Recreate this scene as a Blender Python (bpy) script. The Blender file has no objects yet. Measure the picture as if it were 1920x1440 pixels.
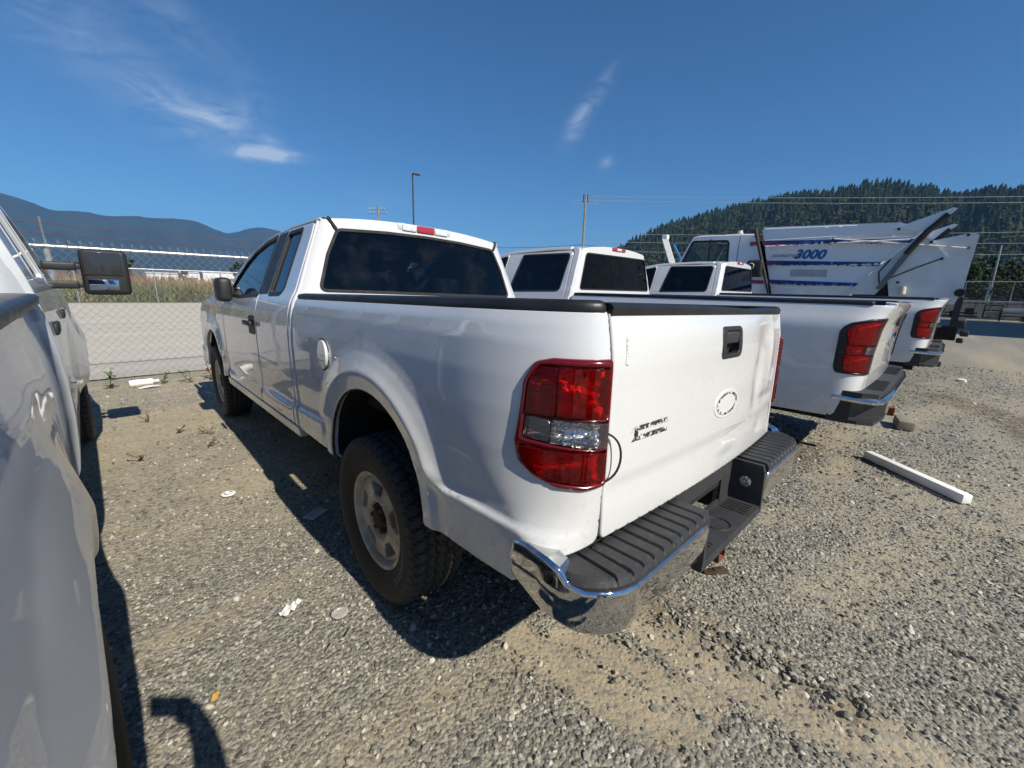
import bpy, bmesh, math, random
import numpy as np
from mathutils import Matrix, Vector
from mathutils.geometry import delaunay_2d_cdt
random.seed(7)
RNG = np.random.default_rng(11)
SC = bpy.context.scene
COL = SC.collection

# ------------------------------------------------------------------ camera
CAM_P = np.array([-1.66054, -0.58818, 1.42122])
yaw, pit, rol = math.radians(43.81672), math.radians(12.87565), math.radians(1.44439)
cf = np.array([math.sin(yaw) * math.cos(pit), math.cos(yaw) * math.cos(pit), -math.sin(pit)])
cr0 = np.array([math.cos(yaw), -math.sin(yaw), 0.0])
cu0 = np.cross(cr0, cf)
cr = math.cos(rol) * cr0 + math.sin(rol) * cu0
cu = -math.sin(rol) * cr0 + math.cos(rol) * cu0
cam = bpy.data.cameras.new('camera')
cam.sensor_width = 36.0
cam.lens = 776.337 / 1920.0 * 36.0
cam.clip_start = 0.03
cam.clip_end = 60000
camo = bpy.data.objects.new('camera', cam)
COL.objects.link(camo)
M = Matrix.Identity(4)
for i in range(3):
    M[i][0], M[i][1], M[i][2], M[i][3] = cr[i], cu[i], -cf[i], CAM_P[i]
camo.matrix_world = M
SC.camera = camo

# ------------------------------------------------------------------ sky, sun, exposure
SUN_AZ, SUN_EL = 177.9, 41.0
W = bpy.data.worlds.new('World')
SC.world = W
W.use_nodes = True
W.cycles.sampling_method = 'MANUAL'
W.cycles.sample_map_resolution = 512
wn, wl = W.node_tree.nodes, W.node_tree.links
wn.clear()
sky = wn.new('ShaderNodeTexSky')
sky.sky_type = 'NISHITA'
sky.sun_disc = False
sky.sun_elevation = math.radians(SUN_EL)
sky.sun_rotation = math.radians(SUN_AZ)
sky.altitude = 100
sky.air_density = 1.0
sky.dust_density = 0.12
sky.ozone_density = 3.0
bg = wn.new('ShaderNodeBackground')
bg.inputs['Strength'].default_value = 0.057
wo = wn.new('ShaderNodeOutputWorld')
wl.new(bg.outputs[0], wo.inputs[0])
tc = wn.new('ShaderNodeTexCoord')


def wmath(op, a, b=None, c=None):
    n = wn.new('ShaderNodeMath'); n.operation = op
    for i, x in enumerate((a, b, c)):
        if x is None: continue
        if isinstance(x, (int, float)): n.inputs[i].default_value = x
        else: wl.new(x, n.inputs[i])
    return n.outputs[0]


def sky_dir(az, el):
    a, e = math.radians(az), math.radians(el)
    return (math.sin(a) * math.cos(e), math.cos(a) * math.cos(e), math.sin(e))


def cirrus(patches, stretch_az, scale, seed, thr):
    """thin cirrus: soft patches of sky round given directions, all broken up by one stretched noise"""
    a0 = math.radians(stretch_az)
    mp = wn.new('ShaderNodeMapping')
    mp.inputs['Rotation'].default_value = (0, 0, a0)
    mp.inputs['Location'].default_value = (seed, seed * .7, 0)
    mp.inputs['Scale'].default_value = (scale, scale, scale * 2.6)
    wl.new(tc.outputs['Generated'], mp.inputs['Vector'])
    ns = wn.new('ShaderNodeTexNoise')
    ns.inputs['Scale'].default_value = 1.0
    ns.inputs['Detail'].default_value = 6
    ns.inputs['Roughness'].default_value = 0.60
    ns.inputs['Distortion'].default_value = 1.3
    wl.new(mp.outputs[0], ns.inputs['Vector'])
    v = wmath('MAXIMUM', wmath('SUBTRACT', ns.outputs[0], thr), 0.0)
    tot = None
    for az, el, width, height, tilt, gain in patches:
        d = Vector(sky_dir(az, el))
        r = Vector((math.cos(math.radians(az)), -math.sin(math.radians(az)), 0))
        u = r.cross(d)
        ct, st = math.cos(math.radians(tilt)), math.sin(math.radians(tilt))
        r, u = ct * r + st * u, -st * r + ct * u
        def dot(vv):
            n = wn.new('ShaderNodeVectorMath'); n.operation = 'DOT_PRODUCT'
            wl.new(tc.outputs['Generated'], n.inputs[0]); n.inputs[1].default_value = tuple(vv)
            return n.outputs['Value']
        # gaussian patch in the two directions across the line of sight
        ga = wmath('POWER', wmath('DIVIDE', dot(r), width), 2.0); gb = wmath('POWER', wmath('DIVIDE', dot(u), height), 2.0)
        m = wmath('MULTIPLY', wmath('EXPONENT', wmath('MULTIPLY', wmath('ADD', ga, gb), -1.0)), wmath('MULTIPLY', wmath('GREATER_THAN', dot(d), 0.3), gain))
        tot = m if tot is None else wmath('ADD', tot, m)
    return wmath('MULTIPLY', v, tot)


acc = wmath('ADD', cirrus(((9.4, 16.0, .055, .024, -10, 2.0), (14.6, 13.6, .050, .010, 4, 5.0), (15.4, 14.6, .022, .02, -50, 1.2), (3.0, 19.0, .16, .06, -32, .55), (9.0, 23.0, .09, .03, -30, .5),
                           (12.5, 17.0, .05, .02, 25, .6), (26.0, 10.0, .05, .02, 10, .35), (150.0, 30.0, .35, .12, 10, .5), (-80.0, 28.0, .35, .12, -20, .6)), 10, 12.0, 2.1, .30),
           cirrus(((52.3, 20.8, .055, .014, 54, 1.5), (51.0, 18.9, .035, .018, 60, .7), (55.0, 15.3, .014, .010, 35, 1.7), (-140.0, 40.0, .3, .12, 30, .5)), 40, 9.0, 5.3, .34))
acc = wmath('MINIMUM', acc, 0.75)
mx = wn.new('ShaderNodeMix'); mx.data_type = 'RGBA'
wl.new(acc, mx.inputs['Factor'])
tint = wn.new('ShaderNodeMix'); tint.data_type = 'RGBA'; tint.blend_type = 'MULTIPLY'
tint.inputs['Factor'].default_value = 1.0
wl.new(sky.outputs[0], tint.inputs['A'])
tint.inputs['B'].default_value = (0.50, 0.98, 1.36, 1)
wl.new(tint.outputs['Result'], mx.inputs['A'])
mx.inputs['B'].default_value = (8.0, 9.4, 11.5, 1)
wl.new(mx.outputs['Result'], bg.inputs['Color'])

SUN_DIR = Vector(sky_dir(SUN_AZ, SUN_EL))
sl = bpy.data.lights.new('sun', 'SUN')
sl.energy = 5.0
sl.angle = math.radians(0.53)
sl.color = (1.0, 0.935, 0.81)
so = bpy.data.objects.new('sun', sl)
COL.objects.link(so)
so.rotation_euler = (-SUN_DIR).to_track_quat('-Z', 'Y').to_euler()

SC.view_settings.view_transform = 'Standard'
SC.view_settings.look = 'None'
SC.view_settings.gamma = 1.0
SC.view_settings.use_curve_mapping = False
SC.view_settings.exposure = 0.30
SC.render.engine = 'CYCLES'
SC.cycles.max_bounces = 7
SC.cycles.diffuse_bounces = 3
SC.cycles.glossy_bounces = 4
SC.cycles.transparent_max_bounces = 16
SC.cycles.volume_bounces = 0
SC.cycles.use_denoising = True
SC.cycles.use_adaptive_sampling = True
SC.cycles.adaptive_threshold = 0.025

# ------------------------------------------------------------------ node material helpers
class NT:
    def __init__(self, name):
        self.m = bpy.data.materials.new(name)
        self.m.use_nodes = True
        self.t = self.m.node_tree
        self.n, self.l = self.t.nodes, self.t.links
        self.n.clear()
        self.out = self.n.new('ShaderNodeOutputMaterial')
        self._tc = None

    def node(self, typ, **kw):
        n = self.n.new(typ)
        for k, v in kw.items():
            if k.startswith('in_'):
                self.set(n.inputs[k[3:].replace('_', ' ')], v)
            elif k.startswith('i') and k[1:].isdigit():
                self.set(n.inputs[int(k[1:])], v)
            else:
                setattr(n, k, v)
        return n

    def set(self, sock, v):
        if isinstance(v, bpy.types.NodeSocket):
            self.l.new(v, sock)
        elif isinstance(v, tuple) and len(v) == 3 and sock.type == 'RGBA':
            sock.default_value = (*v, 1)
        else:
            sock.default_value = v

    def co(self, kind='Object'):
        if self._tc is None:
            self._tc = self.node('ShaderNodeTexCoord')
        return self._tc.outputs[kind]

    def noise(self, scale, detail=4, rough=.55, dist=0, vec=None, w=None):
        n = self.node('ShaderNodeTexNoise', in_Scale=scale, in_Detail=detail, in_Roughness=rough, in_Distortion=dist)
        self.l.new(vec if vec is not None else self.co(), n.inputs['Vector'])
        return n.outputs['Fac']

    def voro(self, scale, feature='F1', out='Distance', vec=None):
        n = self.node('ShaderNodeTexVoronoi', feature=feature, in_Scale=scale)
        self.l.new(vec if vec is not None else self.co(), n.inputs['Vector'])
        return n.outputs[out]

    def scalevec(self, s, vec=None):
        n = self.node('ShaderNodeMapping')
        n.inputs['Scale'].default_value = s
        self.l.new(vec if vec is not None else self.co(), n.inputs['Vector'])
        return n.outputs[0]

    def math(self, op, a, b=0.0, c=None):
        n = self.node('ShaderNodeMath', operation=op)
        self.set(n.inputs[0], a); self.set(n.inputs[1], b)
        if c is not None: self.set(n.inputs[2], c)
        return n.outputs[0]

    def ramp(self, fac, lo, hi, a=0.0, b=1.0):
        n = self.node('ShaderNodeMapRange')
        n.inputs['From Min'].default_value = lo; n.inputs['From Max'].default_value = hi
        n.inputs['To Min'].default_value = a; n.inputs['To Max'].default_value = b
        self.l.new(fac, n.inputs['Value'])
        return n.outputs[0]

    def mix(self, fac, a, b, blend='MIX'):
        n = self.node('ShaderNodeMix', data_type='RGBA', blend_type=blend)
        self.set(n.inputs['Factor'], fac); self.set(n.inputs['A'], a); self.set(n.inputs['B'], b)
        return n.outputs['Result']

    def attr(self, name, out='Fac'):
        return self.node('ShaderNodeAttribute', attribute_name=name).outputs[out]

    def sep(self, i, vec=None):
        n = self.node('ShaderNodeSeparateXYZ')
        self.l.new(vec if vec is not None else self.co(), n.inputs[0])
        return n.outputs[i]

    def bump(self, h, strength=.3, dist=.01, normal=None):
        n = self.node('ShaderNodeBump', in_Strength=strength, in_Distance=dist)
        self.l.new(h, n.inputs['Height'])
        if normal is not None: self.l.new(normal, n.inputs['Normal'])
        return n.outputs[0]

    def pbr(self, **kw):
        n = self.node('ShaderNodeBsdfPrincipled')
        for k, v in kw.items():
            self.set(n.inputs[k.replace('_', ' ')], v)
        self.l.new(n.outputs[0], self.out.inputs[0])
        return n


MAT = {}


def simple(name, col, rough=.5, metal=0.0, var=.12, vscale=8, bump=0.0, bscale=60, coat=0.0, spec=.5):
    """plain surface with slight colour and gloss variation"""
    t = NT(name)
    c = tuple(col)
    dark = tuple(x * (1 - var) for x in c); lite = tuple(min(1, x * (1 + var)) for x in c)
    n1 = t.noise(vscale, 5)
    kw = dict(Base_Color=t.mix(t.ramp(n1, .3, .7), dark, lite), Metallic=metal,
              Roughness=t.ramp(t.noise(vscale * 2.3, 3), .3, .7, max(0.02, rough * .85), min(1, rough * 1.15)),
              Coat_Weight=coat, Specular_IOR_Level=spec)
    if bump: kw['Normal'] = t.bump(t.noise(bscale, 3), bump, .004)
    t.pbr(**kw)
    MAT[name] = t.m
    return t.m


def paint(name, col, dirt=(.30, .25, .18), dirt_amt=.7, flake=0.0, zdirt=.55, rough=.26, scratch=0.0, coat=1.0):
    """vehicle lacquer: fine flake, dust film low on the body, faint smears; local z is height above ground"""
    t = NT(name)
    z = t.sep(2)
    big = t.noise(2.2, 5)
    fine = t.noise(46, 4, .7)
    lowm = t.math('MULTIPLY', t.ramp(z, zdirt + .40, zdirt - .18), t.ramp(big, .28, .72))
    spots = t.math('MULTIPLY', t.ramp(fine, .52, .70), t.ramp(z, zdirt + .45, zdirt))
    d = t.math('MULTIPLY', t.math('MINIMUM', t.math('ADD', t.math('MULTIPLY', lowm, lowm), t.math('MULTIPLY', spots, .5)), 1.0), dirt_amt)
    sm = t.ramp(t.noise(9, 5, .6, 1.2), .55, .8, 0, .04)
    base = t.mix(sm, col, tuple(x * .82 for x in dirt) if scratch == 0 else tuple(x * .7 for x in col))
    if flake:
        fl = t.voro(900, out='Color')
        base = t.mix(flake, base, t.mix(.5, base, fl), 'MIX')
    base = t.mix(d, base, dirt)
    kw = dict(Base_Color=base, Roughness=t.math('ADD', t.ramp(t.noise(5, 4), .3, .7, rough * .85, rough * 1.2), t.math('MULTIPLY', d, .4)),
              Coat_Weight=t.ramp(d, 0, .6, coat, 0.0), Coat_IOR=1.6, Coat_Roughness=t.ramp(t.noise(14, 4), .3, .8, .015, .04), Metallic=0.25 if flake else 0.0)
    nb = t.noise(1.6, 2)
    kw['Normal'] = t.bump(nb, .03, .012)
    kw['Coat_Normal'] = t.bump(nb, .03, .012)
    t.pbr(**kw)
    MAT[name] = t.m
    return t.m


def glass(name, tint, ior=1.45, gloss=(1, 1, 1), rough=0.0):
    t = NT(name)
    tr = t.node('ShaderNodeBsdfTransparent', in_Color=tuple(tint))
    gl = t.node('ShaderNodeBsdfGlossy', in_Color=tuple(gloss), in_Roughness=rough)
    fr = t.node('ShaderNodeFresnel', in_IOR=ior)
    dust = t.node('ShaderNodeBsdfDiffuse', in_Color=(.35, .33, .29))
    m1 = t.node('ShaderNodeMixShader'); t.l.new(fr.outputs[0], m1.inputs[0]); t.l.new(tr.outputs[0], m1.inputs[1]); t.l.new(gl.outputs[0], m1.inputs[2])
    m2 = t.node('ShaderNodeMixShader'); t.l.new(t.ramp(t.noise(6, 6, .65), .50, .95, 0.0, .05), m2.inputs[0])
    t.l.new(m1.outputs[0], m2.inputs[1]); t.l.new(dust.outputs[0], m2.inputs[2])
    t.l.new(m2.outputs[0], t.out.inputs[0])
    MAT[name] = t.m
    return t.m


def lens(name, col, rib=0.0):
    """coloured clear plastic: lets light through to the reflector behind it, sharp surface shine"""
    t = NT(name)
    tr = t.node('ShaderNodeBsdfTransparent', in_Color=tuple(col))
    gl = t.node('ShaderNodeBsdfGlossy', in_Roughness=.06)
    df = t.node('ShaderNodeBsdfDiffuse', in_Color=tuple(x * .55 for x in col))
    fr = t.node('ShaderNodeFresnel', in_IOR=1.5)
    m0 = t.node('ShaderNodeMixShader', i0=.07); t.l.new(tr.outputs[0], m0.inputs[1]); t.l.new(df.outputs[0], m0.inputs[2])
    m1 = t.node('ShaderNodeMixShader'); t.l.new(fr.outputs[0], m1.inputs[0]); t.l.new(m0.outputs[0], m1.inputs[1]); t.l.new(gl.outputs[0], m1.inputs[2])
    t.l.new(m1.outputs[0], t.out.inputs[0])
    MAT[name] = t.m
    return t.m


def reflector(name, col, scale, strength, metal=.9, rough=.22):
    t = NT(name)
    v = t.voro(scale)
    t.pbr(Base_Color=tuple(col), Metallic=metal, Roughness=rough, Normal=t.bump(v, strength, .012))
    MAT[name] = t.m


paint('white_paint', (.66, .66, .655), dirt_amt=.78)
paint('tailgate_paint', (.70, .70, .69), dirt=(.66, .62, .52), dirt_amt=.22, zdirt=.8)
paint('white_paint_far', (.68, .68, .68), dirt_amt=.55, zdirt=.62)
paint('silver_paint', (.60, .61, .62), dirt_amt=.30, flake=.15, rough=.38, scratch=1, coat=.7)
paint('sweeper_white', (.74, .76, .78), dirt=(.36, .33, .27), dirt_amt=.5, zdirt=1.2, rough=.4)
simple('black_plastic', (.022, .022, .024), .5, bump=.25, bscale=220)
simple('grey_plastic', (.035, .035, .038), .6, bump=.3, bscale=300, var=.3)
simple('rail_plastic', (.017, .0165, .0165), .40, bump=.12, bscale=90, var=.35)
simple('black_rubber', (.016, .016, .017), .75, var=.3)
simple('dark_inside', (.012, .012, .013), .9)
simple('underbody', (.02, .017, .014), .9, var=.4)
simple('rust', (.17, .062, .025), .9, var=.55, vscale=30, bump=.6, bscale=80)
simple('dark_rust', (.055, .028, .016), .9, var=.5, vscale=40, bump=.6, bscale=90)
simple('seat_cloth', (.055, .055, .058), .9, bump=.3, bscale=200)
simple('dash', (.03, .03, .032), .7)
simple('bed_floor', (.05, .05, .05), .8, bump=.4, bscale=50)
simple('steel', (.33, .33, .32), .42, metal=.85, var=.2)
simple('galvanized', (.44, .455, .46), .42, metal=.55, var=.16, vscale=20)
simple('concrete', (.34, .32, .27), .9, var=.25, vscale=3, bump=.5, bscale=30)
simple('pale_lens_housing', (.62, .63, .64), .3, coat=.6)
simple('bare_white', (.82, .81, .77), .5, var=.08)
glass('dark_glass', (.15, .175, .20), ior=1.45)
glass('side_glass', (.30, .38, .37), ior=1.52)
glass('black_glass', (.010, .011, .012), ior=1.5)
glass('clear_glass', (.75, .82, .80))
lens('red_lens', (.95, .015, .018))
lens('dark_red_lens', (.26, .004, .010))
lens('clear_lens', (.86, .87, .88))
reflector('red_reflector', (1.0, .7, .65), 30, 1.0, .15, .35)
reflector('dark_reflector', (.70, .3, .28), 26, .6, .5, .3)
reflector('silver_reflector', (1.0, 1.0, 1.0), 40, .8, .85, .25)
reflector('facet_chrome', (.9, .9, .9), 26, .8)


def _chrome():
    t = NT('chrome')
    n1 = t.noise(7, 3, .6)
    d = t.ramp(t.noise(30, 5, .7), .5, .85, 0, .28)
    t.pbr(Base_Color=t.mix(d, (.66, .66, .65), (.30, .26, .19)), Metallic=t.ramp(d, 0, .4, 1.0, .75),
          Roughness=t.ramp(d, 0, .28, .045, .22), Normal=t.bump(n1, .06, .012))
    MAT['chrome'] = t.m
    t = NT('wheel_steel')
    d = t.ramp(t.noise(9, 5, .65), .28, .62)
    t.pbr(Base_Color=t.mix(d, (.56, .56, .55), (.40, .33, .22)), Metallic=t.ramp(d, 0, 1, .75, .2), Roughness=t.ramp(d, 0, 1, .34, .75))
    MAT['wheel_steel'] = t.m
    t = NT('tyre_rubber')
    d = t.ramp(t.noise(12, 5, .6), .45, .85, 0, .4)
    g = t.attr('groove')
    t.pbr(Base_Color=t.mix(t.ramp(g, 0, .6), t.mix(d, (.034, .036, .038), (.075, .068, .056)), t.mix(d, (.007, .007, .007), (.016, .014, .012))), Roughness=.72, Normal=t.bump(t.noise(160, 2), .15, .002))
    MAT['tyre_rubber'] = t.m
    t = NT('step_plastic')     # bumper pad with worn, dusty ridges
    d = t.ramp(t.noise(34, 6, .72), .55, .8, 0, .55)
    t.pbr(Base_Color=t.mix(d, (.026, .026, .028), (.13, .125, .115)), Roughness=.55, Normal=t.bump(t.noise(260, 2), .25, .002))
    MAT['step_plastic'] = t.m


_chrome()

# ------------------------------------------------------------------ mesh helpers
XF = [None]        # optional vertex transform for everything built (a truck leaning on its springs)


def tag(o, label=None, cat=None, group=None, kind=None):
    if label: o['label'] = label
    if cat: o['category'] = cat
    if group: o['group'] = group
    if kind: o['kind'] = kind
    return o


def empty(name, loc=(0, 0, 0), rz=0.0, parent=None):
    o = bpy.data.objects.new(name, None)
    o.empty_display_size = .2
    COL.objects.link(o)
    o.location = loc
    o.rotation_euler = (0, 0, rz)
    o.parent = parent
    return o


def mesh(name, v, f, mat=None, parent=None, smooth=False, normals=None, angle=None, loc=None):
    v = np.asarray(v, float)
    if XF[0] is not None: v = XF[0](v)
    me = bpy.data.meshes.new(name)
    me.from_pydata(v.tolist(), [], [tuple(int(i) for i in q) for q in f])
    me.update()
    if mat: me.materials.append(MAT[mat] if isinstance(mat, str) else mat)
    if smooth or normals is not None:
        me.polygons.foreach_set('use_smooth', [True] * len(me.polygons))
        if angle is not None: me.set_sharp_from_angle(angle=math.radians(angle))
    if normals is not None:
        me.normals_split_custom_set_from_vertices([tuple(n) for n in normals])
    o = bpy.data.objects.new(name, me)
    COL.objects.link(o)
    if parent: o.parent = parent
    if loc is not None: o.location = loc
    return o


class MB:
    """collects boxes, tubes, prisms, lathes for ONE part"""
    def __init__(self): self.v = []; self.f = []
    def add(self, v, f):
        b = len(self.v)
        self.v += [tuple(map(float, p)) for p in v]
        self.f += [tuple(i + b for i in q) for q in f]
        return self
    def box(self, c, s, rot=None, taper=1.0):
        x, y, z = s[0] / 2, s[1] / 2, s[2] / 2
        v = np.array([(-x, -y, -z), (x, -y, -z), (x, y, -z), (-x, y, -z), (-x * taper, -y * taper, z), (x * taper, -y * taper, z), (x * taper, y * taper, z), (-x * taper, y * taper, z)])
        if rot is not None: v = v @ np.array(rot).T
        return self.add(v + np.array(c), [(0, 3, 2, 1), (4, 5, 6, 7), (0, 1, 5, 4), (1, 2, 6, 5), (2, 3, 7, 6), (3, 0, 4, 7)])
    def rbox(self, c, s, r=.01, rot=None, seg=2):
        """box with rounded edges"""
        v, f = rounded_box(s, r, seg)
        if rot is not None: v = v @ np.array(rot).T
        return self.add(v + np.array(c), f)
    def tube(self, pts, r, n=8, cap=True):
        P = np.asarray(pts, float); m = len(P)
        R = np.full(m, r) if np.isscalar(r) else np.asarray(r)
        T = np.gradient(P, axis=0); T /= np.linalg.norm(T, axis=1)[:, None] + 1e-12
        up = np.array([0, 0, 1.0]) if abs(T[0][2]) < .9 else np.array([1.0, 0, 0])
        v = []
        for i in range(m):
            a = np.cross(T[i], up); na = np.linalg.norm(a)
            if na < 1e-6: a = np.cross(T[i], np.array([0, 1.0, 0])); na = np.linalg.norm(a)
            a /= na; b = np.cross(a, T[i]); up = b
            th = np.linspace(0, 2 * math.pi, n, endpoint=False)
            v += list(P[i] + R[i] * (np.cos(th)[:, None] * a + np.sin(th)[:, None] * b))
        f = [(i * n + j, i * n + (j + 1) % n, (i + 1) * n + (j + 1) % n, (i + 1) * n + j) for i in range(m - 1) for j in range(n)]
        if cap: f += [tuple(range(n))[::-1], tuple((m - 1) * n + j for j in range(n))]
        return self.add(v, f)
    def prism(self, poly, d0, d1, axis=2):
        """polygon (2D, the two other axes in order) extruded along axis from d0 to d1"""
        n = len(poly); v = []
        for d in (d0, d1):
            for p in poly:
                q = [p[0], p[1]]; q.insert(axis, d); v.append(q)
        f = [tuple(range(n))[::-1], tuple(range(n, 2 * n))] + [(i, (i + 1) % n, (i + 1) % n + n, i + n) for i in range(n)]
        return self.add(v, f)
    def lathe(self, prof, n=48, axis=0, c=(0, 0, 0), closed=False):
        """prof: (axial, radius) pairs"""
        v = []
        th = np.linspace(0, 2 * math.pi, n, endpoint=False)
        for a, r in prof:
            for t in th:
                q = [r * math.cos(t), r * math.sin(t)]; q.insert(axis, a)
                v.append(np.array(q) + np.array(c))
        m = len(prof); mm = m if closed else m - 1
        f = [(i * n + j, i * n + (j + 1) % n, ((i + 1) % m) * n + (j + 1) % n, ((i + 1) % m) * n + j) for i in range(mm) for j in range(n)]
        return self.add(v, f)
    def build(self, name, mat=None, parent=None, smooth=False, angle=None, loc=None, fix=True):
        o = mesh(name, self.v, self.f, mat, parent, smooth, angle=angle if angle else (35 if smooth else None), loc=loc)
        if fix:
            bm = bmesh.new(); bm.from_mesh(o.data); bmesh.ops.recalc_face_normals(bm, faces=bm.faces); bm.to_mesh(o.data); bm.free()
            if smooth: o.data.set_sharp_from_angle(angle=math.radians(angle or 35))
        return o


def rounded_box(s, r, seg=2):
    s = np.array(s, float) / 2
    r = min(r, *(s * .99))
    def ax(h):
        t = [-h + r * (1 - math.cos(k / seg * math.pi / 2)) for k in range(seg + 1)]
        return t + [-x for x in t[::-1]]
    A = [ax(h) for h in s]
    n = len(A[0]); v = []; idx = {}
    f = []
    core = s - r
    def vert(i, j, k):
        key = (i, j, k)
        if key in idx: return idx[key]
        # cube-sphere style rounding
        p = np.array([A[0][i], A[1][j], A[2][k]])
        c = np.clip(p, -core, core)
        d = p - c; L = np.linalg.norm(d)
        if L > 1e-9: p = c + d / L * r
        idx[key] = len(v); v.append(p)
        return idx[key]
    N = n - 1
    for i in range(N):
        for j in range(N):
            f.append((vert(i, j, 0), vert(i, j + 1, 0), vert(i + 1, j + 1, 0), vert(i + 1, j, 0)))
            f.append((vert(i, j, N), vert(i + 1, j, N), vert(i + 1, j + 1, N), vert(i, j + 1, N)))
            f.append((vert(i, 0, j), vert(i + 1, 0, j), vert(i + 1, 0, j + 1), vert(i, 0, j + 1)))
            f.append((vert(i, N, j), vert(i, N, j + 1), vert(i + 1, N, j + 1), vert(i + 1, N, j)))
            f.append((vert(0, i, j), vert(0, i, j + 1), vert(0, i + 1, j + 1), vert(0, i + 1, j)))
            f.append((vert(N, i, j), vert(N, i + 1, j), vert(N, i + 1, j + 1), vert(N, i, j + 1)))
    return np.array(v), f


def resample(L, sp):
    L = np.asarray(L, float); out = []
    for i in range(len(L)):
        a, b = L[i], L[(i + 1) % len(L)]
        n = max(1, int(math.ceil(np.linalg.norm(b - a) / sp)))
        for k in range(n): out.append(a + (b - a) * k / n)
    return np.array(out)


def roundpoly(P, r, seg=6):
    """polygon with its corners rounded; r may be one radius or one for each corner"""
    P = np.asarray(P, float); n = len(P); out = []
    for i in range(n):
        ri = r if np.isscalar(r) else r[i]
        a, b, c = P[i - 1], P[i], P[(i + 1) % n]
        u = (a - b) / np.linalg.norm(a - b); w = (c - b) / np.linalg.norm(c - b)
        ang = math.acos(float(np.clip(u @ w, -1, 1)))
        if ri <= 0 or ang > math.pi * .98: out.append(b); continue
        t = min(ri / math.tan(ang / 2), .48 * np.linalg.norm(a - b), .48 * np.linalg.norm(c - b))
        for k in range(seg + 1):
            s = k / seg
            out.append((1 - s) ** 2 * (b + u * t) + 2 * s * (1 - s) * b + s * s * (b + w * t))
    return np.array(out)


def inside(P, L):
    x, y = P[:, 0][:, None], P[:, 1][:, None]
    a, b = L, np.roll(L, -1, 0)
    c = ((a[:, 1] > y) != (b[:, 1] > y))
    with np.errstate(divide='ignore', invalid='ignore'):
        xi = (b[:, 0] - a[:, 0]) * (y - a[:, 1]) / (b[:, 1] - a[:, 1]) + a[:, 0]
    return ((c & (x < xi)).sum(1) % 2) == 1


def nearest(P, loops):
    best = np.full(len(P), 1e9); q = np.zeros_like(P)
    for L in loops:
        a, b = L, np.roll(L, -1, 0)
        ab = b - a; l2 = (ab ** 2).sum(1) + 1e-18
        t = np.clip(((P[:, None] - a) * ab).sum(2) / l2, 0, 1)
        c = a + t[..., None] * ab
        d = np.linalg.norm(P[:, None] - c, axis=2)
        k = d.argmin(1); dm = d[np.arange(len(P)), k]
        m = dm < best
        best[m] = dm[m]; q[m] = c[np.arange(len(P)), k][m]
    return best, q


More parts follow.
